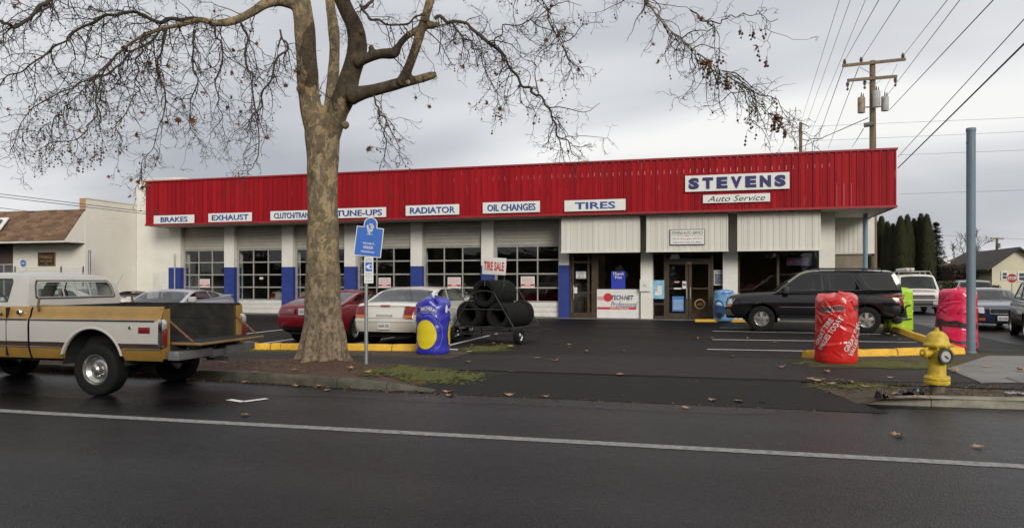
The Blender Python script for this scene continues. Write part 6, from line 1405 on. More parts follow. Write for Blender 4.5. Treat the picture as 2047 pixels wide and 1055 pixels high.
# ================================================================== STREET OBJECTS
# ---- plastic tyre bags
def vinyl(name, c, rough=.22):
    return mat(name, c, rough, var=.10, vscale=4, bump=.5, bscale=9, coat=.35)
class Bag:
    def __init__(b, name, label, loc, R, H, m, seed, sag=.5, squash=1.0, top_amp=.10, tilt=0.0, cone=0.0):
        b.R, b.H, b.seed, b.squash, b.cone, b.top_amp = R, H, seed, squash, cone, top_amp
        d = Vector((CAMH * 0, 0)); ang = math.atan2(-loc[1], -loc[0]); b.a0 = ang       # angle that faces the camera
        b.root = empty(name, loc, 0, label, 'bag', 'plastic tyre bags around the lot'); b.root.rotation_euler = (tilt * .4, tilt, 0)
        rc = random.Random(int(seed * 10)); b.creases = []
        for k in range(22):
            an = rc.choice((rc.gauss(1.57, .35), rc.gauss(.75, .3), rc.gauss(2.4, .3), rc.gauss(0, .2))); top = rc.random() < .4; b.creases.append((rc.uniform(-1.2, 1.2), rc.uniform(.72, .95) * H if top else rc.uniform(.02, .85) * H, math.cos(an), math.sin(an) * (-1 if top else 1), rc.uniform(.12, .42), rc.uniform(.010, .022), rc.uniform(.006, .016)))
        n, nz = 150, 90; P = []
        for i in range(nz + 1): P.append([b.s(2 * math.pi * k / n, i / nz) for k in range(n)])
        mb = MB(); mb.grid(P, True)
        rings = [P[-1]]
        for q in (.88, .7, .5, .3, .12):
            rings.append([Vector((p.x * q, p.y * q, p.z + (1 - q) * .10 * math.sin(3 * math.atan2(p.y, p.x) + seed) * top_amp * 8 * .5 + (1 - q) * .05 + .03 * noise.noise(Vector((p.x * 8 * q, p.y * 8 * q, seed))))) for p in P[-1]])
        mb.grid(rings, True); mb.add(rings[-1], [tuple(range(n))])
        b.bag = mb.build('bag', m, b.root, angle=50)
    def s(b, th, t, off=0.0):
        """surface point: angle th, height fraction t"""
        sd = b.seed; z = t * b.H; c, s_ = math.cos(th), math.sin(th)
        r = b.R * (1 - b.cone * t)
        r += .004 * math.sin(t * 5 * math.pi + .4) ** 2                               # tyres inside
        r += .022 * noise.noise(Vector((c * 1.5, s_ * 1.5, t * 1.2 + sd)))              # slack
        da = (th - b.a0 + math.pi) % (2 * math.pi) - math.pi
        for (x0, z0, ux, uz, ln, wd, ht) in b.creases:                                  # sharp folds: a tight ridge with a soft hollow beside it
            dx = da * b.R - x0; dz = t * b.H - z0; al = dx * ux + dz * uz
            if -.05 < al < ln + .05:
                pd = dx * -uz + dz * ux; e = max(0, min(1, (al + .05) / .09)) * max(0, min(1, (ln + .05 - al) / .09))
                if abs(pd) < .16: r += e * ht * (math.exp(-(pd / wd) ** 2) - .7 * math.exp(-((pd - 2.2 * wd) / (1.8 * wd)) ** 2))
        r += .003 * noise.noise(Vector((c * 11, s_ * 11 + sd, t * 9)))
        if t > .94: r -= b.R * .16 * ((t - .94) / .06) ** 2.0 * (.8 + .6 * noise.noise(Vector((c * 3.5, s_ * 3.5, sd + 3))))
        z += t ** 3 * b.top_amp * noise.noise(Vector((c * 1.3 + sd, s_ * 1.3, 2.0)))
        if t < .04: r -= .02 * (1 - t / .04)
        return Vector(((r + off) * c, (r + off) * s_ * b.squash, z))
    def face(b, x, z, off=.010, a=0.0):
        th = b.a0 + x / b.R + a; return b.s(th, min(.99, max(.01, z / b.H)), off)
    def text(b, txt, x, z, w, h, m, rot=0.0, a=0.0, off=.010, name='lettering', **kw):
        V, Fc = text2d(txt, w, h, **kw); c, s_ = math.cos(rot), math.sin(rot)
        bm = bmesh.new(); vs = [bm.verts.new((p[0], p[1], 0)) for p in V]
        for f in Fc:
            try: bm.faces.new([vs[i] for i in f])
            except ValueError: pass
        bmesh.ops.triangulate(bm, faces=bm.faces[:]); bmesh.ops.subdivide_edges(bm, edges=[e for e in bm.edges if e.calc_length() > .03], cuts=2, use_grid_fill=False); bm.verts.index_update()
        mb = MB().add([b.face(x + v.co.x * c - v.co.y * s_, z + v.co.x * s_ + v.co.y * c, off, a) for v in bm.verts], [[v.index for v in f.verts] for f in bm.faces]); bm.free()
        return mb.build(name, m, b.bag, smooth=False, recalc=False)
    def blob(b, name, outline, m, off=.006, a=0.0, step=.03):
        """printed patch: outline (x, z) filled with a fine grid so it follows the folds"""
        xs = [p[0] for p in outline]; zs = [p[1] for p in outline]
        bm = bmesh.new(); f = bm.faces.new([bm.verts.new((x, z, 0)) for x, z in outline]); 
        for k in range(int((max(xs) - min(xs)) / step)): 
            x = min(xs) + (k + 1) * step; bmesh.ops.bisect_plane(bm, geom=bm.verts[:] + bm.edges[:] + bm.faces[:], plane_co=(x, 0, 0), plane_no=(1, 0, 0))
        for k in range(int((max(zs) - min(zs)) / step)):
            z = min(zs) + (k + 1) * step; bmesh.ops.bisect_plane(bm, geom=bm.verts[:] + bm.edges[:] + bm.faces[:], plane_co=(0, z, 0), plane_no=(0, 1, 0))
        bm.verts.index_update(); mb = MB().add([b.face(v.co.x, v.co.y, off, a) for v in bm.verts], [[v.index for v in f.verts] for f in bm.faces]); bm.free()
        return mb.build(name, m, b.bag, smooth=True, recalc=False)
def oval(cx, cz, rx, rz_, n=28, a0=0, a1=2 * math.pi): return [(cx + rx * math.cos(a0 + (a1 - a0) * k / n), cz + rz_ * math.sin(a0 + (a1 - a0) * k / n)) for k in range(n)]
M_VWHITE = mat('vinyl_white', (.62, .62, .60), .3); M_VBLK = mat('vinyl_black', (.02, .02, .02), .35); M_VYEL = mat('vinyl_yellow', (.62, .50, .02), .3)
rb = Bag('tyre_bag', 'tall red plastic tyre bag with black and white lettering beside the yellow kerb', tuple(gz(1672, 724, .12)), .375, 1.25, vinyl('red_vinyl', (.52, .016, .014), .2), 2.3)
rb.text('UNIROYAL', -.08, 1.03, .45, .105, M_VWHITE, off=.016, bold=.05, shear=.25, name='lettering_rim'); rb.text('UNIROYAL', -.08, 1.03, .44, .092, M_VBLK, off=.024, bold=.02, shear=.25)
rb.text('EVERYTHING YOU TRUST', -.08, .975, .36, .02, M_VWHITE, off=.012)
rb.text('GREAT TIRE', -.235, .60, .58, .095, M_VWHITE, rot=R_(58), off=.014, bold=.01); rb.text('VALUES TODAY!', -.11, .57, .74, .095, M_VWHITE, rot=R_(58), off=.014, bold=.01)
rb.text('UNIROYAL', .55, 1.04, .40, .08, M_VBLK, off=.012, bold=.03, shear=.25); rb.text('GREAT TIRE', .30, .50, .58, .095, M_VWHITE, rot=R_(58), off=.014, bold=.01); rb.text('VALUES TODAY!', .43, .48, .74, .095, M_VWHITE, rot=R_(58), off=.014, bold=.01)
bb_ = Bag('tyre_bag', 'blue plastic tyre bag with a yellow disc beside the white sedan', tuple(gz(865, 706, .125)), .365, 1.13, vinyl('blue_vinyl', (.028, .030, .33), .2), 7.7, squash=.92, top_amp=.16)
bb_.text('MICHELIN', -.10, .945, .34, .062, M_VWHITE, off=.012, bold=.035, shear=.2); bb_.blob('white_box', oval(-.10, .94, .0001, .0001, 4) if False else [(-.30, .895), (.10, .895), (.10, .90), (-.30, .90)], M_VWHITE, .012)
bb_.blob('white_box', [(-.30, .985), (.10, .985), (.10, .99), (-.30, .99)], M_VWHITE, .012)
bb_.text('THE BEST TIRE', -.11, .865, .25, .018, M_VWHITE, off=.012)
bb_.blob('yellow_disc', oval(-.17, .42, .24, .30), M_VYEL, .012); bb_.blob('yellow_disc', oval(.58, .44, .22, .32), M_VYEL, .012)
for k in range(10):
    a0, a1 = R_(-50 + k * 15), R_(-50 + (k + 1) * 15); bb_.blob('blue_ring', [(-.13 + .32 * math.cos(a0), .42 + .38 * math.sin(a0)), (-.13 + .335 * math.cos(a0), .42 + .395 * math.sin(a0)), (-.13 + .335 * math.cos(a1), .42 + .395 * math.sin(a1)), (-.13 + .32 * math.cos(a1), .42 + .38 * math.sin(a1))], mat('pale_blue_print', (.12, .13, .45), .3), .012) if 1 else 0
bb_.blob('white_label', oval(.30, .97, .035, .09, 14), M_VWHITE, .013); bb_.text('MICHELIN', .52, .95, .34, .06, M_VWHITE, off=.012, bold=.035, shear=.2)
pb = Bag('tyre_bag', 'bright pink plastic tyre bag with black bands beside the blue pole', tuple(gz(1908, 694, .115)), .46, 1.33, vinyl('pink_vinyl', (.62, .014, .07), .25), 4.1, cone=.17, top_amp=.10, tilt=.05)
for z, h in ((.62, .035), (.55, .02), (.20, .03)):
    pb.blob('black_band', [(-.55 + k * .11, z + h * (1 + .8 * math.sin(k * 1.7 + z * 9)) - .02 * k * .3) for k in range(11)] + [(.55 - k * .11, z - h * (1 + .6 * math.sin(k * 2.1 + z)) - .02 * (10 - k) * .3) for k in range(11)], M_VBLK, .012)
pb.blob('black_print', oval(-.42, .42, .10, .15, 14), M_VBLK, .012); pb.blob('black_print', [(.02, .83), (.07, .85), (.08, .82), (.04, .82), (.05, .78), (.03, .78)], M_VBLK, .012); pb.blob('black_print', [(.16, .83), (.22, .85), (.22, .82), (.18, .80)], M_VBLK, .012)
gb_ = Bag('tyre_bag', 'lime green plastic tyre bag behind the black vehicle', tuple(gz(1795, 660, .115)), .42, 1.30, vinyl('lime_vinyl', (.36, .56, .025), .3), 9.3, top_amp=.07)
gb_.text('on', .12, 1.0, .10, .09, M_VBLK, off=.012); gb_.blob('black_print', [(.15, .73), (.25, .81), (.40, .83), (.40, .79), (.28, .76), (.22, .70)], M_VBLK, .012); gb_.blob('black_print', [(-.1, .30), (.45, .36), (.45, .40), (-.1, .38)], M_VBLK, .012); gb_.blob('black_print', oval(-.02, .36, .16, .14, 16), M_VBLK, .011); gb_.text('RUN', .22, .88, .16, .03, M_VBLK, off=.012)
ib_ = Bag('tyre_bag', 'pale blue printed tyre bag standing by the shop entrance', tuple(gy(1447, 600, 28.9).xy) + (.16,), .37, 1.15, vinyl('ice_vinyl', (.16, .34, .58), .3), 1.9, top_amp=.03)
ib_.text('MICHELIN', .10, 1.05, .36, .06, M_INKBLUE, off=.012, bold=.03, shear=.2); M_VNAVY = mat('vinyl_navy', (.03, .07, .16), .3)
ib_.blob('dark_print', [(-.45, .40), (-.40, .66), (-.25, .80), (-.10, .78), (.02, .56), (.06, .36), (.0, .20), (-.2, .10), (-.42, .15)], M_VNAVY, .010); ib_.blob('pale_print', [(-.34, .62), (-.22, .74), (-.12, .72), (-.03, .58)], mat('vinyl_ice', (.40, .55, .68), .3), .014); ib_.blob('pale_print', oval(.22, .55, .12, .26, 16), MATS['vinyl_ice'], .010); ib_.blob('dark_print', oval(-.16, .20, .11, .12, 16), M_VBLK, .014)

# ---- tyre rack with its tyres and sign
RK = Vector((-5.50, 17.25, .12)); RA = R_(-11.6)
rack = empty('tyre_rack', RK, RA, 'black steel tyre rack on small wheels standing in the lot', 'rack')
M_BSTEEL = mat('black_steel', (.018, .018, .018), .5, var=.2)
mb = MB(); t_ = .018
for z in (.22, .40):
    mb.tube([(-.86, 0, z), (.86, 0, z)], t_, 8); mb.tube([(-.86, 1.45, z), (.86, 1.45, z)], t_, 8)
    for x in (-.86, .86): mb.tube([(x, 0, z), (x, 1.45, z)], t_, 8)
for x in (-.86, 0, .86): mb.tube([(x, 0, .06 if x else .22), (x, 0, .40)], t_, 8); mb.tube([(x, 1.45, .02 if x else .22), (x, 1.45, .42)], t_, 8)
for y in (0, 1.45): mb.tube([(.86, y, .40), (.30, y, 1.26), (.12, y, 1.30), (-.12, y, 1.30), (-.30, y, 1.22), (-.86, y, .40)], t_, 8)
for x in (-.36, .36): mb.tube([(x, 0, .84), (x, 1.45, .84)], t_, 8)
for y in (0, 1.45): mb.tube([(-.58, y, .84), (.58, y, .84)], t_, 8)
mb.build('frame', M_BSTEEL, rack)
for x in (-.90, .94):
    w_ = empty('caster', (x, .12, .20)); w_.parent = rack; MB().lathe([(.11, -.06), (.17, -.065), (.20, -.03), (.20, .03), (.17, .065), (.11, .06)], 22, (0, 0, 0), 'X').build('tyre', M_RUB, w_); MB().lathe([(.115, .055), (.09, .03), (.05, .05), (.001, .06)], 18, (0, 0, 0), 'X').build('rim', M_CHR, w_)
def treaded(r, w):
    k = .60 * r; mb = MB(); n = 40
    prof = [(k, -w * .36), (k * 1.06, -w * .43), (r * .78, -w * .50), (r * .92, -w * .47), (r * .975, -w * .41), (r, -w * .33), (r, -w * .16), (r - .010, -w * .15), (r - .010, -w * .10), (r, -w * .09), (r, w * .09), (r - .010, w * .10), (r - .010, w * .15), (r, w * .16), (r, w * .33), (r * .975, w * .41), (r * .92, w * .47), (r * .78, w * .50), (k * 1.06, w * .43), (k, w * .36), (k * 1.12, w * .30), (r * .93, w * .3), (r * .93, -w * .3), (k * 1.12, -w * .30), (k, -w * .36)]
    mb.lathe(prof, n, (0, 0, 0), 'Y')
    for v in range(len(mb.v)):
        x, y, z = mb.v[v]; q = math.hypot(x, z)
        if q > r * .96 and abs(y) > w * .2:
            a = math.atan2(z, x); s = 1 - (.010 / r if int((a + y * 3) * 20) % 2 else 0); mb.v[v] = (x * s, y, z * s)
    return mb
tproto = {}
def tyre(lx, ly, lz, r, w, label):
    key = (r, w)
    if key not in tproto: o = tproto[key] = treaded(r, w).build('loose_tyre', M_RUB, angle=28)
    else: o = inst(tproto[key], (0, 0, 0))
    p = Matrix.Rotation(RA, 3, 'Z') @ Vector((lx, ly, lz)); o.location = RK + p; o.rotation_euler = (0, random.uniform(0, 6), RA + random.uniform(-.03, .03))
    return tag(o, label, 'tyre', 'used tyres stacked on the rack')
for i in range(7):
    od = ('frontmost', 'second', 'third', 'fourth', 'fifth', 'sixth', 'rearmost')[i]
    for (x, z, r, nm) in ((-.44, .40 + .325, .345, 'lower left'), (.40, .40 + .305, .325, 'lower right'), (.0, .92 + .335, .345, 'upper')):
        if nm == 'upper' and i > 5: continue
        rr2 = r + (.02 if (i == 6 and nm == 'lower right') else 0)
        lab = od + ' black tyre%s of the %s row on the tyre rack' % ('' if i in (0, 6) else ' from the front', nm)
        tyre(x + random.uniform(-.01, .01), (.10 + i * .205), z - .02 + (rr2 - r), rr2, .205, lab)
sp_ = gd(988, 532, 17.6); ts = empty('sale_sign', sp_, RA + R_(4), 'white board lettered TIRE SALE in red above the tyre rack', 'sign'); ts.rotation_euler.y = R_(3)
MB().cham(-.31, .31, -.015, .015, -.205, .205, .006).build('board', M_SIGNW, ts); lettering(ts, 'TIRE SALE', .54, .22, M_INKR, -.019, bold=.03)
[MB().tube([(x, .02, -.5), (x, .02, -.1)], .012, 6).build('post', M_BSTEEL, ts) for x in (-.24, .27)]

# ---- neighbourhood sign on its post
M_GALV = mat('galvanised', (.30, .31, .31), .45, metal=.6, var=.15, vscale=6)
sb0 = gz(732, 731, .14); ns = empty('neighbourhood_sign', sb0, YAW, 'blue welcome sign with white tree emblem on a grey post in the mulch', 'sign')
MB().tube([(0, 0, -.1), (0, 0, 2.35)], .033, 12).build('post', M_GALV, ns)
SD = 13.1; zc_ = CAMH + (563 - 484) / FPX * SD - .14; 
M_SBLUE = mat('sign_blue', (.035, .13, .46), .4, var=.05, vscale=3); M_SWHT = mat('sign_reflective_white', (.66, .66, .65), .45)
def sgn_outline(w, h, ra, hz_): return [(-w, -h), (w, -h), (w, h), (ra, h)] + [(ra * math.cos(a), h + hz_ * math.sin(a) + .06) for a in [math.pi * k / 14 for k in range(15)]] + [(-ra, h), (-w, h)]
rl = R_(-6.5); cr_, sr_ = math.cos(rl), math.sin(rl); ox = .055
def ss(y): return lambda a, b: (ox + a * cr_ - b * sr_, y, zc_ + a * sr_ + b * cr_)
bd = MB().poly(sgn_outline(.245, .265, .122, .115), fn=ss(-.045), tfn=ss(-.035)).build('board', M_SWHT, ns, smooth=False)
MB().poly(sgn_outline(.231, .251, .108, .115), fn=ss(-.0475)).build('blue_face', M_SBLUE, bd, smooth=False)
for t, y, w, h in (('WELCOME TO', -.03, .21, .032), ('HOUGH', -.10, .17, .055), ('NEIGHBORHOOD', -.18, .24, .030)):
    q = ss(-.050); text_on(MB(), t, lambda a, b: q(a, b + y), w, h, bold=.02).build('lettering', M_SWHT, bd, smooth=False, recalc=False)
em = MB(); q = ss(-.0505); re_ = random.Random(5)
for k in range(26):
    a = re_.uniform(0, 6.28); rr3 = math.sqrt(re_.random()); cx, cz = .055 * rr3 * math.cos(a), .265 + .085 * rr3 * math.sin(a) - .01
    s_ = re_.uniform(.012, .020); em.add([q(cx + s_ * math.cos(b) * re_.uniform(.7, 1.2), cz + s_ * math.sin(b) * re_.uniform(.7, 1.2)) for b in [k2 * math.pi / 4 for k2 in range(8)]], [tuple(range(8))])
em.add([q(-.008, .12), q(.008, .12), q(.006, .22), q(-.006, .22)], [(0, 1, 2, 3)])
for sx_ in (-1, 1): em.add([q(0, .155), q(sx_ * .05, .125), q(sx_ * .055, .13), q(0, .165)], [(0, 1, 2, 3)])
em.build('tree_emblem', M_SWHT, bd, smooth=False, recalc=False)
z2 = CAMH + (563 - 540) / FPX * SD - .14; s2 = lambda y, dz=0: (lambda a, b: (ox + .0 + a, y, z2 + b + dz))
b2 = MB().poly([(-.082, -.235), (.082, -.235), (.082, .235), (-.082, .235)], fn=s2(-.045), tfn=s2(-.037)).build('lower_board', M_SWHT, ns, smooth=False)
q2 = s2(-.048); MB().poly([(-.06, -.02), (.06, -.02), (.06, .14), (-.06, .14)], fn=q2).build('blue_square', M_SBLUE, b2, smooth=False)
MB().poly([(-.055, .06), (-.02, .09), (.02, .105), (.05, .10), (.05, .02), (.02, .015), (-.02, .03)], fn=s2(-.0505)).build('eye_emblem', M_SWHT, b2, smooth=False); MB().poly(oval(.03, .06, .018, .03, 14), fn=s2(-.0525)).build('eye_pupil', M_SBLUE, b2, smooth=False)
for t, y, w, h in (('WARNING', .20, .11, .018), ('BLOCK WATCH', .168, .13, .018), ('WE REPORT', -.06, .12, .016), ('SUSPICIOUS', -.10, .13, .016), ('ACTIVITY', -.14, .10, .016), ('TO POLICE', -.19, .12, .018)):
    text_on(MB(), t, lambda a, b: q2(a, b + y), w, h).build('lettering', M_INKK, b2, smooth=False, recalc=False)

# ---- fire hydrant
M_HY = mat('hydrant_yellow', (.60, .44, .02), .45, vscale=16, bump=.3, bscale=30, col2=(.40, .26, .03)); M_HG = mat('hydrant_grey', (.12, .10, .075), .8, var=.3)
hp = gz(1873, 781, .12); hyd = empty('fire_hydrant', hp, YAW + R_(8), 'yellow fire hydrant with a black ringed front outlet standing in the dirt strip', 'hydrant')
MB().lathe([(.10, -.1), (.10, .08), (.105, .10)], 24).build('stand_pipe', M_HG, hyd)
MB().lathe([(.05, .10), (.16, .10), (.165, .115), (.165, .14), (.155, .15), (.155, .155), (.165, .165), (.165, .19), (.15, .205), (.118, .22), (.113, .25), (.112, .60), (.118, .615)], 28).build('barrel', M_HY, hyd)
MB().lathe([(.118, .612), (.165, .622), (.172, .635), (.172, .655), (.160, .668), (.15, .69), (.146, .72), (.132, .765), (.105, .805), (.07, .83), (.035, .842), (.032, .845)], 28).build('bonnet', M_HY, hyd)
MB().lathe([(.03, .84), (.03, .862), (.022, .87), (.022, .89), (.0, .892)], 6).build('operating_nut', M_HY, hyd)
mb = MB()
for k in range(8):
    a = k * math.pi / 4 + .2
    for r_, z0, z1 in ((.145, .095, .215), (.15, .60, .632)): mb.tube([(r_ * math.cos(a), r_ * math.sin(a), z0), (r_ * math.cos(a), r_ * math.sin(a), z1)], .016, 6)
mb.build('flange_bolts', M_HY, hyd)
for s in (1, -1):
    nz_ = MB().lathe([(.055, s * .10), (.055, s * .17), (.068, s * .175), (.068, s * .215), (.055, s * .225), (.024, s * .228), (.024, s * .255), (.0, s * .257)], 18, (0, 0, .53), 'X').build('hose_nozzle', M_HY, hyd)
mb = MB(); mb.lathe([(.085, -.09), (.085, -.15), (.10, -.155)], 24, (0, 0, .50), 'Y'); mb.build('pumper_nozzle', M_HY, hyd)
MB().lathe([(.076, -.178), (.082, -.19), (.108, -.188), (.112, -.17), (.112, -.15), (.10, -.148)], 28, (0, 0, .50), 'Y').build('black_ring', mat('ring_black', (.03, .03, .028), .5), hyd)
cap = MB().lathe([(.001, -.176), (.078, -.174), (.08, -.165)], 24, (0, 0, .50), 'Y').build('outlet_cap', mat('cap_silver', (.42, .41, .39), .5, metal=.3, var=.1), hyd)
MB().tube([(-.02, -.185, .51), (.03, -.185, .475)], .010, 6).build('cap_lug', M_HG, cap)

# ---- tall blue-grey pole without a sign
M_POLE = mat('faded_blue_pole', (.10, .155, .205), .55, vscale=2.2, bump=.08, col2=(.155, .195, .215), stretch=(3, 3, .6))
bp0 = gz(1941, 706, .12); zt = CAMH + (563 - 253) / FPX * 15.3
tp_ = empty('steel_pole', bp0, 0, 'tall faded blue steel pole beside the pink bag', 'pole'); MB().tube([(0, 0, -.05), (0, 0, zt - .15)], .088, 20).build('shaft', M_POLE, tp_); MB().lathe([(.094, zt - .19), (.096, zt - .17), (.096, zt - .12), (.09, zt - .11), (.0, zt - .105)], 20).build('cap', M_POLE, tp_)
MB().tube([(-.08, -.03, zt - .42), (-.10, -.03, zt - .42)], .02, 8).build('bolt', M_RUST, tp_); MB().lathe([(.11, .0), (.11, .03), (.09, .05)], 18).build('collar', M_POLE, tp_)

# ---- litter
def crumple(name, label, p, sx, sy, sz, m, seed, cat='litter'):
    mb = MB(); n, k = 14, 10; P = []
    for i in range(n + 1):
        P.append([Vector((sx * (i / n - .5), sy * (j / k - .5), sz * abs(noise.noise(Vector((i * .55, j * .6, seed)))) * 1.6 * math.sin(math.pi * (i + .5) / (n + 1)) ** .5)) + Vector((.02 * noise.noise(Vector((i, j, seed))), .03 * noise.noise(Vector((j, i, seed))), 0)) for j in range(k + 1)])
    mb.grid(P); o = mb.build(name, m, smooth=False); o.location = p; return tag(o, label, cat)
M_BAGB = mat('black_plastic_film', (.012, .012, .013), .3)
crumple('plastic_scrap', 'crumpled black plastic sheet beside the hydrant foot', gz(1825, 788, .11), .42, .3, .10, M_BAGB, 1.3); crumple('plastic_scrap', 'pointed black plastic scrap behind the right kerb', gz(1762, 797, .10), .16, .12, .13, M_BAGB, 5.2)
crumple('paper_scrap', 'white paper scrap on the moss beside the blue bag', gz(905, 699, .125), .25, .06, .03, M_VWHITE, 2.2); crumple('plastic_scrap', 'pale plastic scrap behind the far right kerb', gz(2030, 786, .12), .22, .12, .03, mat('pale_film', (.25, .27, .30), .3), 8.2)
crumple('paper_scrap', 'white paper scrap in the mulch behind the pickup bumper', gz(447, 724, .14), .2, .06, .03, M_VWHITE, 6.1)
cp_ = gz(284, 751, .02); cu = empty('paper_cup', cp_ + Vector((0, 0, .045)), .4, 'crushed red paper cup lying in the gutter under the pickup', 'cup'); cu.rotation_euler = (0, R_(82), .5)
MB().lathe([(.0, -.07), (.035, -.07), (.047, .07), (.044, .07), (.032, -.065)], 14).build('cup_wall', mat('cup_red', (.32, .05, .045), .6), cu); MB().lathe([(.05, .065), (.05, .08), (.0, .085)], 14).build('lid', M_VWHITE, cu)

# ================================================================== NEIGHBOURING WORKSHOP (left)
NX, NY = -27.62, 26.8
nb_ = empty('neighbour_workshop', (-34, NY, .12), 0, 'white block workshop with brown shingle awning at the left', 'building')
def npart(mb, name, m, **k): return wp(mb.build(name, m, **k), nb_)
M_WALL2 = block_wall('cream_block', (.74, .71, .63), (.68, .65, .57), .4, .2)
gx0, gx1 = -42, gy(26, 500, NY).x
npart(MB().bb(gx1, NX, NY, NY + .3, .1, 4.95).bb(-46, gx0, NY, NY + .3, .1, 4.95).bb(gx0, gx1, NY, NY + .3, 3.55, 4.95), 'front_wall', M_WALL2, smooth=False)
npart(MB().bb(NX - .3, NX - .001, NY + .002, 34, .1, 5.45), 'side_wall', M_WALL2, smooth=False)
npart(MB().bb(NX - .32, NX + .03, NY - .02, 34, 5.45, 5.50), 'coping', M_WALL2, smooth=False); npart(MB().bb(NX - .31, NX + .01, NY - .02, NY - .002, 4.9, 5.46), 'parapet_end', mat('tan_paint', (.42, .25, .12), .7), smooth=False)
npart(MB().bb(-46, NX - .3, NY + .3, 34, 4.6, 4.8), 'roof', M_SOFF, smooth=False)
npart(MB().bb(gx0, gx1, NY + .15, NY + .2, 2.5, 3.55), 'bay_header', mat('brown_door', (.075, .05, .038), .7, var=.2), smooth=False); npart(MB().bb(gx0, gx1, NY + 5, NY + 5.1, .1, 4.5), 'interior_wall', M_DARKIN, smooth=False)
wf = npart(MB().bb(gx0, gx1, NY + .12, NY + .2, 2.44, 2.5).bb(gx1 - .75, gx1 - .68, NY + .12, NY + .2, .1, 2.44).bb(gx1 - .06, gx1 - .0, NY + .12, NY + .2, .1, 2.44), 'bay_frame', M_ALU, smooth=False)
npart(MB().bb(gx0, gx1 - .06, NY + .155, NY + .16, .12, 2.44), 'bay_glass', G_SHOP, smooth=False)
# shingle awning
AY = NY - 1.08; az0, az1 = 3.46, 4.9
npart(MB().add([(-46, AY, az0), (NX - .02, AY, az0), (NX - .02, NY, az0 - .02), (-46, NY, az0 - .02), (-46, NY, az1), (NX - .02, NY, az1)], [(0, 1, 2, 3), (0, 1, 5, 4), (1, 2, 5), (0, 3, 4)]), 'awning_body', M_SOFF, smooth=False)
ebd = npart(MB().add([(NX - .015, AY - .02, az0 - .05), (NX - .015, NY, az0 - .05), (NX - .015, NY, az1 + .05)], [(0, 1, 2)]), 'awning_end', M_WALL2, smooth=False)
npart(MB().bb(-46, NX, AY - .03, AY, az0 - .06, az0 + .02), 'awning_fascia', M_SOFF, smooth=False)
M_SHIN = red_boards('shingle_brown', (.21, .130, .082), (.115, .070, .046), streak=(2, 2, 2), pale=(.28, .19, .13), pstart=.6, rough=.9)
sl_ = Vector((0, NY - AY, az1 - az0)); SLn = sl_.length; tilt = math.atan2(sl_.z, sl_.y); rows, cols_ = 12, 24; cw = .44
shp = MB().bb(0, cw - .012, 0, SLn / rows * 1.25, 0, .022).build('shingle', M_SHIN, smooth=False); rs = random.Random(9)
for r in range(rows):
    for c in range(cols_):
        o = shp if (r, c) == (0, 0) else inst(shp, (0, 0, 0)); t = r / rows
        w_ = rs.uniform(.8, 1.0); xx = NX - .03 - cw - c * cw - (cw / 2 if r % 2 else 0)
        if c == 0 and r % 2: o.scale.x = 1.0; 
        o.location = (xx, AY - .03 + sl_.y * t, az0 + sl_.z * t + .012 + rs.uniform(0, .012)); o.rotation_euler = (tilt + R_(1.4), 0, 0); o.scale = (w_ if False else 1, 1, rs.uniform(.8, 1.6)); wp(o, nb_)
        if r % 2 and c == 0:
            o2 = inst(shp, (NX - .03 - cw / 2, o.location.y, o.location.z)); o2.scale = (.5, 1, 1); o2.rotation_euler = o.rotation_euler; wp(o2, nb_)
npart(MB().add([(NX - 10.6, AY - .02, az0 + .02), (-46, AY - .02, az0 + .02), (-46, NY, az1 + .01), (NX - 10.6, NY, az1 + .01)], [(0, 1, 2, 3)]), 'shingle_field', M_SHIN, smooth=False)
npart(MB().bb(-46, NX, NY - .06, NY + .02, az1 - .02, az1 + .05), 'awning_ridge', mat('ridge_brown', (.14, .075, .04), .9, var=.3), smooth=False)
a = gy(0, 452, AY + .4); vb = empty('awning_board', (a.x, AY + .42, a.z), 0, 'white sign board on the shingle awning at the left picture edge', 'sign'); o = MB().box((-.6, 0, .1), (1.7, .05, .75), rot=Matrix.Rotation(tilt - math.pi / 2, 3, 'X')).build('board', M_SIGNW, vb, smooth=False); MB().box((-.7, -.03, .18), (1.5, .05, .3), rot=Matrix.Rotation(tilt - math.pi / 2, 3, 'X')).build('dark_print', mat('navy_print', (.05, .06, .14), .5), vb, smooth=False)
root, w, h, yy = flat_sign('workshop_sign', 'dark wooden workshop sign with gold lettering on the white wall', NY - .02, 77, 504, 111, 531, .04, m=mat('dark_sign_wood', (.022, .014, .010), .5), edge=mat('gold_edge', (.28, .15, .04), .5))
lettering(root, 'HoesLy', w * .8, h * .40, MATS['gold_edge'], yy - .003, 0, h * .14, bold=.03, shear=.15); lettering(root, 'Auto Service\nInc', w * .74, h * .34, MATS['gold_edge'], yy - .003, 0, -h * .24, bold=.02, shear=.1)
a = gy(46.5, 526, NY - .02); rs_ = empty('round_sign', a, 0, 'round blue certification sign on the white workshop wall', 'sign'); MB().lathe([(0, -.02), (.165, -.02), (.165, 0)], 28, axis='Y').build('disc', M_SBLUE, rs_); MB().lathe([(.15, -.023), (.16, -.023)], 28, axis='Y').build('ring', M_SWHT, rs_, smooth=False); lettering(rs_, 'ASE', .22, .10, M_SWHT, -.025, bold=.03, shear=.2); MB().bb(-.18, .18, -.01, 0, -.36, -.20).build('lower_plate', M_SIGNW, rs_, smooth=False)
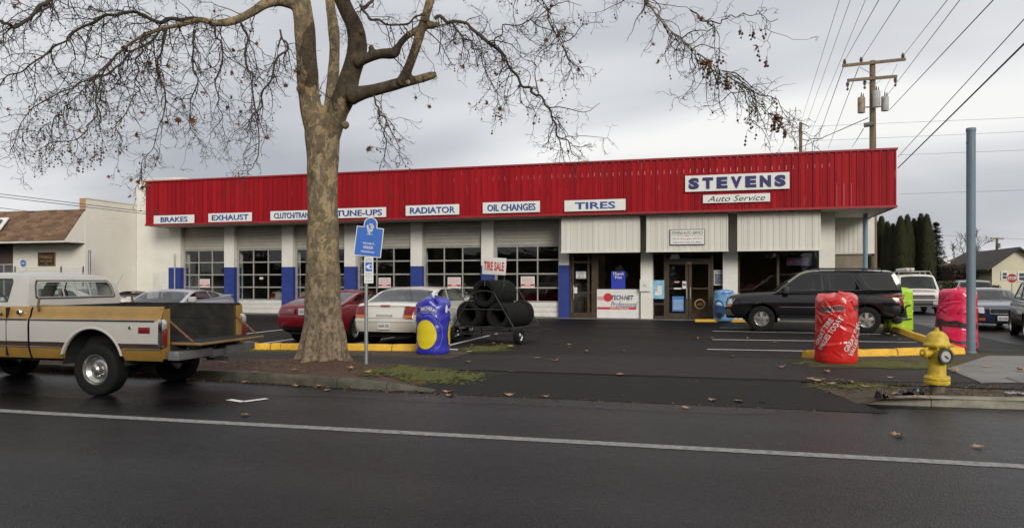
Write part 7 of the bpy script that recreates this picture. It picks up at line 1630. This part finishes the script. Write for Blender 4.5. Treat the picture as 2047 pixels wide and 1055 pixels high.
# gatepost, barbed wire fence, bin
p = gy(179, 540, NY - .4); tag(MB().tube([(p.x, p.y, .1), (p.x, p.y, gy(179, 500, NY - .4).z)], .06, 10).build('gate_post', M_GALV), 'tall grey steel post at the corner of the neighbouring workshop', 'post')
FYn = 24.5; fe = empty('wire_fence', (gy(140, 540, FYn).x, FYn, .12), 0, 'barbed wire fence with short steel posts in front of the workshop', 'fence')
for x in (-60, 30, 122, 166):
    a = gy(x, 533, FYn); wp(MB().tube([(a.x, FYn, .1), (a.x, FYn, a.z - .1), (a.x, FYn, a.z)], .035, 8).tube([(a.x, FYn, a.z - .25), (a.x + .12, FYn - .1, a.z + .02)], .02, 6).build('fence_post', M_GALV), fe)
for y in (536, 541, 546): a, b = gy(-60, y, FYn), gy(170, y + 1, FYn); wp(MB().tube([a, b], .006, 4).build('wire', M_GALV), fe)
dp = gy(257, 590, 27.6); db = empty('waste_bin', (dp.x, 27.9, .12), .1, 'grey wheeled waste bin against the white wall behind the pickup', 'bin'); M_BIN = mat('bin_grey', (.13, .125, .105), .6, var=.15)
MB().grid([[(sx * w_, sy * d_, z) for sx, sy in ((-1, -1), (1, -1), (1, 1), (-1, 1))] for w_, d_, z in ((.36, .30, .08), (.40, .34, .5), (.44, .38, 1.0))], True).build('bin_body', M_BIN, db, smooth=False)
MB().grid([[(x, y, 1.0 + .10 * (1 - (x / .47) ** 2)) for x in (-.47, -.3, 0, .3, .47)] for y in (-.42, .40)]).build('lid', M_BIN, db); MB().bb(-.46, .46, -.41, -.38, .94, 1.02).bb(-.1, .1, -.42, -.39, .7, .86).build('lid_rim', M_UNDER, db, smooth=False); [MB().lathe([(.0, -.03), (.09, -.03), (.09, .03), (0, .03)], 12, (s * .36, .3, .09), 'X').build('wheel', M_RUB, db) for s in (1, -1)]

# ================================================================== UTILITY POLES AND WIRES
M_PW_ = mat('pole_wood', (.21, .155, .10), .9, vscale=5, bump=.5, bscale=30, col2=(.12, .085, .055), stretch=(4, 4, .25)); M_WIRE = mat('wire_black', (.03, .03, .032), .6); M_TRANS = mat('transformer_grey', (.42, .42, .39), .5, var=.2, vscale=4); M_PORC = mat('porcelain', (.10, .07, .06), .4)
PD = 34.0
def P34(x, y, D=PD): return gd(x, y, D)
b0 = P34(1746, 560); up_ = empty('utility_pole', (b0.x, b0.y, 0), 0, 'tall wooden utility pole with crossarms and transformers behind the building', 'pole')
def upart(mb, name, m): return wp(mb.build(name, m), up_)
top = P34(1744, 122); upart(MB().tube([(b0.x, b0.y, -.2), (b0.x - .02, b0.y, 6), (top.x, top.y, top.z)], [.17, .155, .125], 14), 'shaft', M_PW_)
def arm(x0, y0, x1, y1, dy=-.17):
    a, b = P34(x0, y0), P34(x1, y1); v = (b - a); mb = MB(); q = v.to_track_quat('X', 'Z').to_matrix(); mb.box((a + b) / 2 + Vector((0, dy, 0)), (v.length, .10, .13), rot=q); return upart(mb, 'crossarm', M_PW_)
arm(1683, 134, 1808, 121); arm(1693, 163, 1791, 155)
mb = MB()
for a, b in (((1715, 136), (1742, 150)), ((1777, 129), (1747, 150)), ((1720, 161), (1742, 172)), ((1765, 157), (1747, 172))): mb.tube([P34(*a) + Vector((0, -.2, 0)), P34(*b) + Vector((0, -.12, 0))], .014, 5)
upart(mb, 'brace', M_GALV)
def insul(x, y, hang=False):
    p = P34(x, y) + Vector((0, -.17, 0)); s = -1 if hang else 1
    return upart(MB().lathe([(.015, 0), (.05, s * .03), (.09, s * .06), (.05, s * .10), (.085, s * .14), (.045, s * .19), (.05, s * .23), (.0, s * .25)] + ([(.05, s * .30), (.06, s * .36), (0, s * .42)] if hang else []), 10, p), 'insulator', M_PORC)
for x, y in ((1687, 131), (1720, 127), (1803, 119)): insul(x, y)
for x, y in ((1693, 166), (1727, 163), (1788, 158)): insul(x, y, True)
for x, yt, yb_, dy in ((1721, 196, 227, -.1), (1748, 187, 219, -.45), (1768, 194, 223, -.1)):
    a, b = P34(x, yt) + Vector((0, dy, 0)), P34(x, yb_) + Vector((0, dy, 0)); t = upart(MB().lathe([(0, a.z - b.z + .02), (.13, a.z - b.z + .01), (.165, a.z - b.z - .03), (.165, .02), (.15, 0), (0, 0)], 18, b), 'transformer', M_TRANS if x != 1721 else mat('rusty_transformer', (.34, .31, .27), .6, vscale=5, col2=(.22, .11, .06)))
    upart(MB().tube([a + Vector((0, 0, 0)), a + Vector((0, 0, .22))], [.04, .02], 8).tube([a + Vector((.08, 0, 0)), a + Vector((.09, 0, .18))], [.035, .015], 8), 'bushing', M_PORC)
upart(MB().tube([P34(1721, 215), P34(1768, 213)], .03, 6), 'bracket', M_GALV); c_ = P34(1735, 252); upart(MB().tube([c_ + Vector((-.2, -.2, 0)), c_ + Vector((.2, -.2, .05))], .11, 10), 'splice_case', mat('case_dark', (.10, .10, .10), .6))
def wire(a, b, r, label, sag=.0):
    n = 12 if sag else 1; pts = [a.lerp(b, i / n) - Vector((0, 0, sag * 4 * (i / n) * (1 - i / n))) for i in range(n + 1)]
    return tag(MB().tube(pts, r, 5, caps=False).build('overhead_wire', M_WIRE), label, 'wire', 'overhead wires')
def ext(x0, y0, x1, y1, k): return (x1 + (x1 - x0) * k, y1 + (y1 - y0) * k)
for (x0, y0), (x1, y1), D1, r, lab in (((1686, 126), (1757, 0), 14, .010, 'overhead wire running forward from the left end of the upper crossarm'), ((1720, 122), (1799, 0), 14, .010, 'overhead wire running forward from the middle of the upper crossarm'), ((1804, 114), (1894, 0), 14, .010, 'overhead wire running forward from the right end of the upper crossarm'), ((1765, 202), (1919, 0), 13, .010, 'overhead wire rising right from the transformers'), ((1778, 220), (1986, 0), 12, .013, 'twisted service cable rising right from the transformers')):
    e = ext(x0, y0, x1, y1, .5); wire(P34(x0, y0), gd(*e, D1), r, lab)
for (x0, y0), (x1, y1), D0, D1, r, lab in (((1795, 336), (2047, 88), 30, 12, .020, 'thick black cable rising to the right edge, lowest of the right cables'), ((1795, 314), (2047, 39), 30, 12, .011, 'thinner cable just above the thick black cable at the right'), ((1686, 134), (1628, 297), 34, 90, .018, 'wire leaving backwards from the left end of the crossarm'), ((1716, 136), (1656, 296), 34, 90, .018, 'wire leaving backwards from the middle of the crossarm'), ((1794, 128), (1768, 182), 34, 34.5, .008, 'jumper wire from the upper crossarm down to the transformers'), ((1735, 236), (1588, 300), 34, 60, .022, 'thick cable sloping left behind the red fascia'), ((1726, 258), (1704, 294), 34, 80, .02, 'short cable dropping behind the building below the pole'),
        ((1601, 245), (1678, 0), 60, 20, .009, 'leftmost thin wire rising from the distant short pole'), ((1604, 270), (1700, 0), 60, 20, .009, 'second thin wire rising from the distant short pole'), ((1612, 288), (1730, 0), 60, 22, .009, 'third thin wire rising from behind the building'),
        ((1615, 253), (2080, 234), 62, 55, .011, 'upper thin wire crossing the sky at the right'), ((1622, 282), (2080, 262), 62, 55, .011, 'middle thin wire crossing the sky at the right'), ((1798, 310), (2080, 299), 62, 55, .011, 'lower thin wire crossing the sky at the right'), ((1798, 388), (2080, 379), 80, 75, .014, 'thin wire above the conifers at the right'), ((1880, 470), (2080, 480), 90, 88, .014, 'far wire beyond the blue pole'),
        ((-30, 384), (330, 428), 26, 31, .012, 'upper wire entering from the left edge toward the building'), ((-30, 390), (310, 430), 26, 31.5, .012, 'second wire entering from the left edge toward the building'), ((-30, 412), (70, 424), 26, 27.5, .010, 'short lower wire above the shingle awning')):
    k = .35 if y1 in (0, 39, 88) else 0; e = ext(x0, y0, x1, y1, k); wire(gd(x0, y0, D0), gd(*e, D1), r, lab, sag=0)
a = gd(1600.5, 245, 60); sp2_ = empty('utility_pole', (a.x, a.y, 0), 0, 'short distant pole top showing above the red fascia', 'pole'); wp(MB().tube([(a.x, a.y, 0), a], .13, 8).build('shaft', M_PW_), sp2_); wp(MB().tube([a, gd(1616, 253, 60)], .04, 5).build('bracket', M_PORC), sp2_); wp(MB().tube([gd(1601, 278, 60), gd(1618, 282, 60)], .04, 5).build('bracket', M_PORC), sp2_)
a = gd(1993, 475, 92); b = gd(1991, 560, 92); fpole = empty('utility_pole', (b.x, b.y, 0), 0, 'distant utility pole with one crossarm right of the blue pole', 'pole'); wp(MB().tube([(b.x, b.y, 0), a], [.2, .14], 8).build('shaft', M_PW_), fpole); wp(MB().box(gd(1993, 477, 91.8), (1.7, .12, .14), rz=YAW).build('crossarm', M_PW_), fpole); wp(MB().lathe([(0, 0), (.22, .02), (.22, .62), (0, .64)], 12, gd(1996, 496, 91.8)).build('transformer', mat('dark_transformer', (.10, .11, .11), .5)), fpole)

# ================================================================== FAR BACKGROUND AT THE RIGHT
# stop sign
a = gd(2023, 556, 58); st = empty('stop_sign', (a.x, a.y, 0), YAW + R_(-20), 'red octagonal STOP sign in front of the cream house', 'sign'); MB().tube([(0, .03, 0), (0, .03, a.z + .4)], .035, 8).build('post', M_GALV, st)
oc = [(.40 * math.cos(math.pi / 8 + k * math.pi / 4), .40 * math.sin(math.pi / 8 + k * math.pi / 4)) for k in range(8)]
MB().poly(oc, fn=lambda x, z: (x, 0, a.z + z), tfn=lambda x, z: (x, .01, a.z + z)).build('white_edge', M_SWHT, st, smooth=False); MB().poly([(x * .93, z * .93) for x, z in oc], fn=lambda x, z: (x, -.006, a.z + z)).build('red_face', mat('stop_red', (.30, .010, .014), .5), st, smooth=False); text_on(MB(), 'STOP', lambda x, z: (x, -.012, a.z + z), .60, .26, bold=.02).build('lettering', M_SWHT, st, smooth=False, recalc=False)
# houses
def house(label, x0, x1, Y, depth, zw, zrg, mw, mr, wins=(), over=.4, ridge='y'):
    h = empty('house', ((x0 + x1) / 2, Y, 0), 0, label, 'house'); xm = (x0 + x1) / 2
    def hp(mb, n, m, par=None): o = mb.build(n, m, smooth=False); wp(o, h); return o
    if ridge == 'y':
        hp(MB().add([(x0, Y, 0), (x1, Y, 0), (x1, Y, zw), (xm, Y, zrg), (x0, Y, zw)], [(0, 1, 2, 3, 4)]).add([(x0, Y + .01, 0), (x0, Y + depth, 0), (x0, Y + depth, zw), (x0, Y + .01, zw), (x1, Y + .01, 0), (x1, Y + depth, 0), (x1, Y + depth, zw), (x1, Y + .01, zw)], [(0, 1, 2, 3), (4, 5, 6, 7)]), 'wall', mw)
        sl = (zrg - zw) / (xm - x0)
        for s in (-1, 1):
            xe = xm + s * (xm - x0 + over); ze = zw - sl * over; hp(MB().add([(xm, Y - over, zrg), (xe, Y - over, ze), (xe, Y + depth + over, ze), (xm, Y + depth + over, zrg), (xm, Y - over, zrg + .18), (xe, Y - over, ze + .18), (xe, Y + depth + over, ze + .18), (xm, Y + depth + over, zrg + .18)], [(0, 1, 2, 3), (4, 5, 6, 7), (0, 1, 5, 4), (1, 2, 6, 5), (2, 3, 7, 6)]), 'roof', mr)
    else:
        ym = Y + depth / 2
        hp(MB().bb(x0, x1, Y, Y + depth, 0, zw), 'wall', mw); hp(MB().add([(x0 - over, Y - over, zw - .1), (x1 + over, Y - over, zw - .1), (x1 - 1.2, ym, zrg), (x0 + 1.2, ym, zrg), (x1 + over, Y + depth + over, zw - .1), (x0 - over, Y + depth + over, zw - .1)], [(0, 1, 2, 3), (4, 5, 3, 2), (1, 4, 2), (5, 0, 3)]), 'roof', mr)
    for (wx0, wx1, z0, z1) in wins:
        f = hp(MB().bb(wx0 - .12, wx1 + .12, Y - .06, Y + .02, z0 - .12, z1 + .12), 'window', mat('window_white', (.6, .6, .58), .5)); g = MB().bb(wx0, wx1, Y - .08, Y - .05, z0, (z0 + z1) / 2 - .03).bb(wx0, wx1, Y - .08, Y - .05, (z0 + z1) / 2 + .03, z1).build('pane', mat('far_pane', (.03, .035, .04), .1, coat=.5), smooth=False); wp(g, h)
    return h
M_CREAM = mat('cream_siding', (.58, .53, .39), .8, var=.08, vscale=1); M_ROOFD = mat('dark_shingle_roof', (.05, .043, .04), .9, var=.3, vscale=3); M_ROOFB = mat('brown_roof', (.12, .082, .062), .9, var=.25, vscale=2); M_ROOFR = mat('rust_roof', (.28, .13, .075), .9, var=.2, vscale=2); M_GREYW = mat('grey_siding', (.20, .20, .20), .8)
HYh = 70.0; xa, xb = gy(1983, 540, HYh).x, gy(2086, 540, HYh).x
def hw_(px0, px1, py0, py1): return (gy(px0, 540, HYh).x, gy(px1, 540, HYh).x, gy(2000, py1, HYh).z, gy(2000, py0, HYh).z)
house('cream house with dark gable roof behind the stop sign', xa, xb, HYh, 13, gy(1983, 533, HYh).z, gy(2034, 498, HYh).z, M_CREAM, M_ROOFD, [hw_(2004, 2012, 545, 557), hw_(2037, 2054, 546, 560)], .5)
xa, xb = gy(1850, 540, 82).x, gy(1902, 540, 82).x; house('small house with brown hipped roof behind the white van', xa, xb, 82, 8, gy(1870, 534, 82).z, gy(1870, 503, 86).z, M_GREYW, M_ROOFB, ridge='x')
xa, xb = gy(1945, 540, 105).x, gy(1992, 540, 105).x; house('distant house with rust coloured roof right of the blue pole', xa, xb, 105, 9, gy(1970, 517, 105).z, gy(1970, 498, 109).z, M_GREYW, M_ROOFR, ridge='x')
# conifers: columnar hedge trees and one broad fir
M_ARB = mat('arborvitae_green', (.030, .040, .014), .9, vscale=3, col2=(.050, .048, .016)); M_FIR = mat('fir_green', (.018, .034, .018), .9, vscale=4, col2=(.030, .048, .022))
def leafcrown(H, R, n, prof, seed, size, droop=.0, clump=0):
    rr = random.Random(seed); mb = MB(); V = []; Fs = []
    core = [(max(.02, R * prof(t) * .72), .25 + t * (H - .4)) for t in [k / 14 for k in range(15)]]
    mb.lathe(core, 12)
    for k in range(n):
        t = rr.random() ** 1.15; a = rr.uniform(0, 6.283); rad = R * prof(t) * (1 + .22 * noise.noise(Vector((math.cos(a) * 1.8, math.sin(a) * 1.8, t * H * .9 + seed)))) * rr.uniform(.72, 1.06)
        c = Vector((rad * math.cos(a), rad * math.sin(a), .2 + t * (H - .2))); u = Vector((math.cos(a), math.sin(a), 1.2 - 2.4 * droop)).normalized(); w = Vector((-math.sin(a), math.cos(a), rr.uniform(-.3, .3))).normalized(); s = size * rr.uniform(.6, 1.4)
        o = len(mb.v); mb.v += [tuple(c - w * s * .35), tuple(c + w * s * .35), tuple(c + u * s * 1.2)]; mb.f.append((o, o + 1, o + 2))
    return mb
arb = []
pr_col = lambda t: (min(1, t * 6 + .55)) * (1 - t ** 3.2) ** .8 if t < 1 else 0.0
for k in range(3): arb.append((leafcrown(1, .13, 5200, pr_col, k + 1, .030), None))
apro = []
for i, (x, ytop, wpx, D) in enumerate(((1762, 436, 20, 66), (1774, 446, 17, 64), (1785, 450, 16, 63), (1800, 436, 20, 62), (1814, 433, 18, 62), (1827, 440, 17, 63), (1841, 431, 20, 62), (1853, 432, 18, 61), (1748, 450, 18, 65))):
    b = gd(x, 563, D); H = CAMH + (563 - ytop) / FPX * D; R = wpx / FPX * D * .80
    t = empty('arborvitae', (b.x, b.y, 0), i * 1.3, ['leftmost tall', 'second tall', 'third, lower', 'fourth, pointed', 'fifth, tall pointed', 'sixth, middle', 'seventh and tallest', 'eighth, rightmost'][i] + ' columnar evergreen in the row behind the lot' if i < 8 else 'columnar evergreen half hidden behind the wooden utility pole', 'tree', 'columnar evergreens in a row')
    if i < 3: o = arb[i][0].build('crown', M_ARB, t, recalc=False, smooth=False); apro.append(o)
    else: o = inst(apro[i % 3], (0, 0, 0), t)
    o.scale = (R / .13, R / .13, H); MB().tube([(0, 0, 0), (0, 0, .6)], .12, 8).build('trunk', M_PW_, t)
def fir(x, ytop, D, Rpx, label, n=26, seed=3):
    b = gd(x, 563, D); H = CAMH + (563 - ytop) / FPX * D; R = Rpx / FPX * D; rr = random.Random(seed); t = empty('fir_tree', (b.x, b.y, 0), 0, label, 'tree'); MB().tube([(0, 0, 0), (0, 0, H * .97)], [.02 * H, .004 * H], 8).build('trunk', M_PW_, t); mb = MB()
    for k in range(n * 6):
        tt = rr.random() ** .85; z = H * (.10 + .88 * tt); L_ = R * (1 - tt) ** .75 * rr.uniform(.7, 1.25) + .15; a = rr.uniform(0, 6.28); d = Vector((math.cos(a), math.sin(a), 0)); w = Vector((-d.y, d.x, 0))
        for q in range(9):
            u = (q + 1) / 9; c = d * L_ * u + Vector((0, 0, z - .28 * L_ * u + .12 * L_ * u * u)); s = .16 * L_ * (1.15 - u) + .10
            for m_ in range(3):
                o = len(mb.v); j = Vector((rr.gauss(0, 1), rr.gauss(0, 1), rr.gauss(0, .7))) * s * .5; e = c + j; sd = rr.choice((1, -1)); mb.v += [tuple(e - d * s * .4), tuple(e + d * s * .5), tuple(e + w * sd * s + Vector((0, 0, -.35 * s)))]; mb.f.append((o, o + 1, o + 2))
    mb.build('crown', M_FIR, t, recalc=False, smooth=False); return t
fir(1871, 441, 68, 24, 'broad dark fir tree right of the columnar evergreens', 40); fir(2004, 519, 150, 9, 'small distant fir left of the cream house roof', 8, 5); fir(2036, 517, 140, 9, 'small distant fir above the cream house roof', 8, 6); fir(1757, 438, 70, 16, 'dark fir behind the wooden utility pole', 24, 8); fir(1915, 520, 110, 22, 'low dark evergreen below the bare tree', 18, 9)
# bare far trees
M_FARTW = mat('far_twig', (.10, .078, .062), .95, var=.2)
def bare(x, ytop, D, spread, label, seed, yb_=563):
    b = gd(x, 563, D); H = CAMH + (563 - ytop) / FPX * D; rr = random.Random(seed); t = empty('bare_tree', (b.x, b.y, 0), 0, label, 'tree'); tm = MB(); wm = MB()
    def br(p, d, l, r, g):
        path = [p]; rad = [r]; n = 4
        for i in range(n):
            d = (d + Vector((rr.gauss(0, .16), rr.gauss(0, .16), .06))).normalized(); p = p + d * l / n; path.append(p); rad.append(r * (1 - .5 * (i + 1) / n))
        (tm if g < 2 else wm).tube(path, rad, 5 if g < 2 else 3, caps=False)
        if g < 5:
            for k in range(3 if g < 4 else 3):
                i = rr.randrange(1, n + 1); s = Vector((rr.gauss(0, 1), rr.gauss(0, 1), rr.gauss(0, .5))).normalized(); br(path[i], (d * 1.0 + s * spread).normalized(), l * rr.uniform(.55, .8), max(.022, rad[i] * .6), g + 1)
    br(Vector((0, 0, 0)), Vector((0, 0, 1)), H * .30, H * .022, 0)
    tm.build('trunk', M_FARTW, t, recalc=False); o = wm.build('crown', M_FARTW, t, recalc=False, smooth=False); mx = max(v[2] for v in wm.v); t.scale = (H / mx,) * 3; return t
bare(1918, 452, 88, .8, 'tall bare deciduous tree left of the blue pole', 4); bare(1957, 470, 95, .8, 'bare tree right behind the blue pole', 9); bare(1898, 480, 92, .9, 'smaller bare tree beside the dark fir', 12); bare(1976, 492, 120, .9, 'pale bare tree near the distant utility pole', 15); bare(2047, 540, 64, 1.0, 'low bare shrub in front of the cream house', 18)
# clipped hedge and brown shrubs
M_HEDGE = mat('hedge_green', (.035, .05, .016), .9, vscale=3, col2=(.055, .055, .02)); M_SHRUB = mat('brown_shrub', (.085, .058, .04), .95, vscale=3, col2=(.05, .036, .026))
def hedge(name, label, x0, x1, yt, D, m, n, size, seed, dep=1.2):
    a, b = gd(x0, 563, D), gd(x1, 563, D); H = CAMH + (563 - yt) / FPX * D; rr = random.Random(seed); mb = MB(); v = b - a; v.z = 0; L_ = v.length; d = v.normalized(); w = Vector((-d.y, d.x, 0)); mb.box((a + b) / 2 * Vector((1, 1, 0)).x if False else Vector(((a.x + b.x) / 2, (a.y + b.y) / 2, H * .45)), (L_ * .96, dep * .8, H * .86), rz=math.atan2(d.y, d.x))
    for k in range(n):
        s = size * rr.uniform(.6, 1.4); f = rr.choice((0, 0, 1)); u = rr.random(); hh = H * (1 + .10 * noise.noise(Vector((u * 9, seed, 0))))
        p = a + d * L_ * u; p.z = rr.uniform(.05, 1) * hh if f == 0 else hh * rr.uniform(.92, 1.03); p += w * (-dep / 2 * rr.uniform(.85, 1.1) if f == 0 else rr.uniform(-dep / 2, dep / 2))
        o = len(mb.v); e = [Vector((rr.gauss(0, 1), rr.gauss(0, 1), rr.gauss(0, 1))).normalized() * s for _ in range(3)]; mb.v += [tuple(p + q) for q in e]; mb.f.append((o, o + 1, o + 2))
    o = mb.build(name, m, recalc=False, smooth=False); return tag(o, label, 'hedge' if 'hedge' in name else 'shrub')
hedge('clipped_hedge', 'long low green hedge behind the white van', 1845, 1926, 564, 60, M_HEDGE, 5000, .09, 2); hedge('bare_shrub', 'brown leafless shrubs between the hedge and the bare tree', 1893, 1960, 532, 66, M_SHRUB, 4200, .12, 4, 2.0); hedge('dark_hedge', 'dense dark growth filling the gaps behind the columnar evergreens', 1742, 1862, 474, 68, M_ARB, 9000, .20, 6); hedge('dark_hedge', 'low dark growth behind the blue sedan', 1920, 1990, 572, 58, M_SHRUB, 2500, .10, 8)
# houses across the road behind the camera (seen only as reflections in glass)
for k in range(5):
    x = -34 + k * 15; house('plain house across the road behind the viewpoint, %s from the west' % ('first', 'second', 'third', 'fourth', 'fifth')[k], x, x + 10, -30, 9, 3.2, 5.6, M_GREYW if k % 2 else M_CREAM, M_ROOFD, ridge='x')

# ---- unseen evergreens added across the road to darken what glass and paint reflect
def added_back_hedge(x0, x1, y, H, seed, label):
    rr = random.Random(seed); mb = MB().bb(x0 + .3, x1 - .3, y - 1, y + .9, 0, H * .8)
    for k in range(2600):
        s_ = .28 * rr.uniform(.6, 1.5); x = rr.uniform(x0, x1); z = rr.random() ** .8 * H * (1 + .18 * noise.noise(Vector((x * .6, seed, 0)))); p = Vector((x, y + 1.0 + rr.uniform(-.2, .3), z)) if rr.random() < .75 else Vector((x, y + rr.uniform(-1, 1), H * (.82 + .2 * rr.random())))
        o = len(mb.v); mb.v += [tuple(p + Vector((rr.gauss(0, 1), rr.gauss(0, 1), rr.gauss(0, 1))).normalized() * s_) for _ in range(3)]; mb.f.append((o, o + 1, o + 2))
    return tag(mb.build('added_hedge', M_ARB, recalc=False, smooth=False), label, 'hedge', 'unseen hedges added across the road')
for k, (a, b, h) in enumerate(((-60, -44, 5), (-43, -30, 6), (-29, -17, 5.2), (-15.5, -4, 6.2), (-3, 9, 5.4), (10.5, 22, 6), (23, 36, 5.2))): added_back_hedge(a, b, -19.5, h, k + 3, 'tall unseen evergreen hedge added behind the viewpoint to darken reflections, number %s from the west' % ('one', 'two', 'three', 'four', 'five', 'six', 'seven')[k])
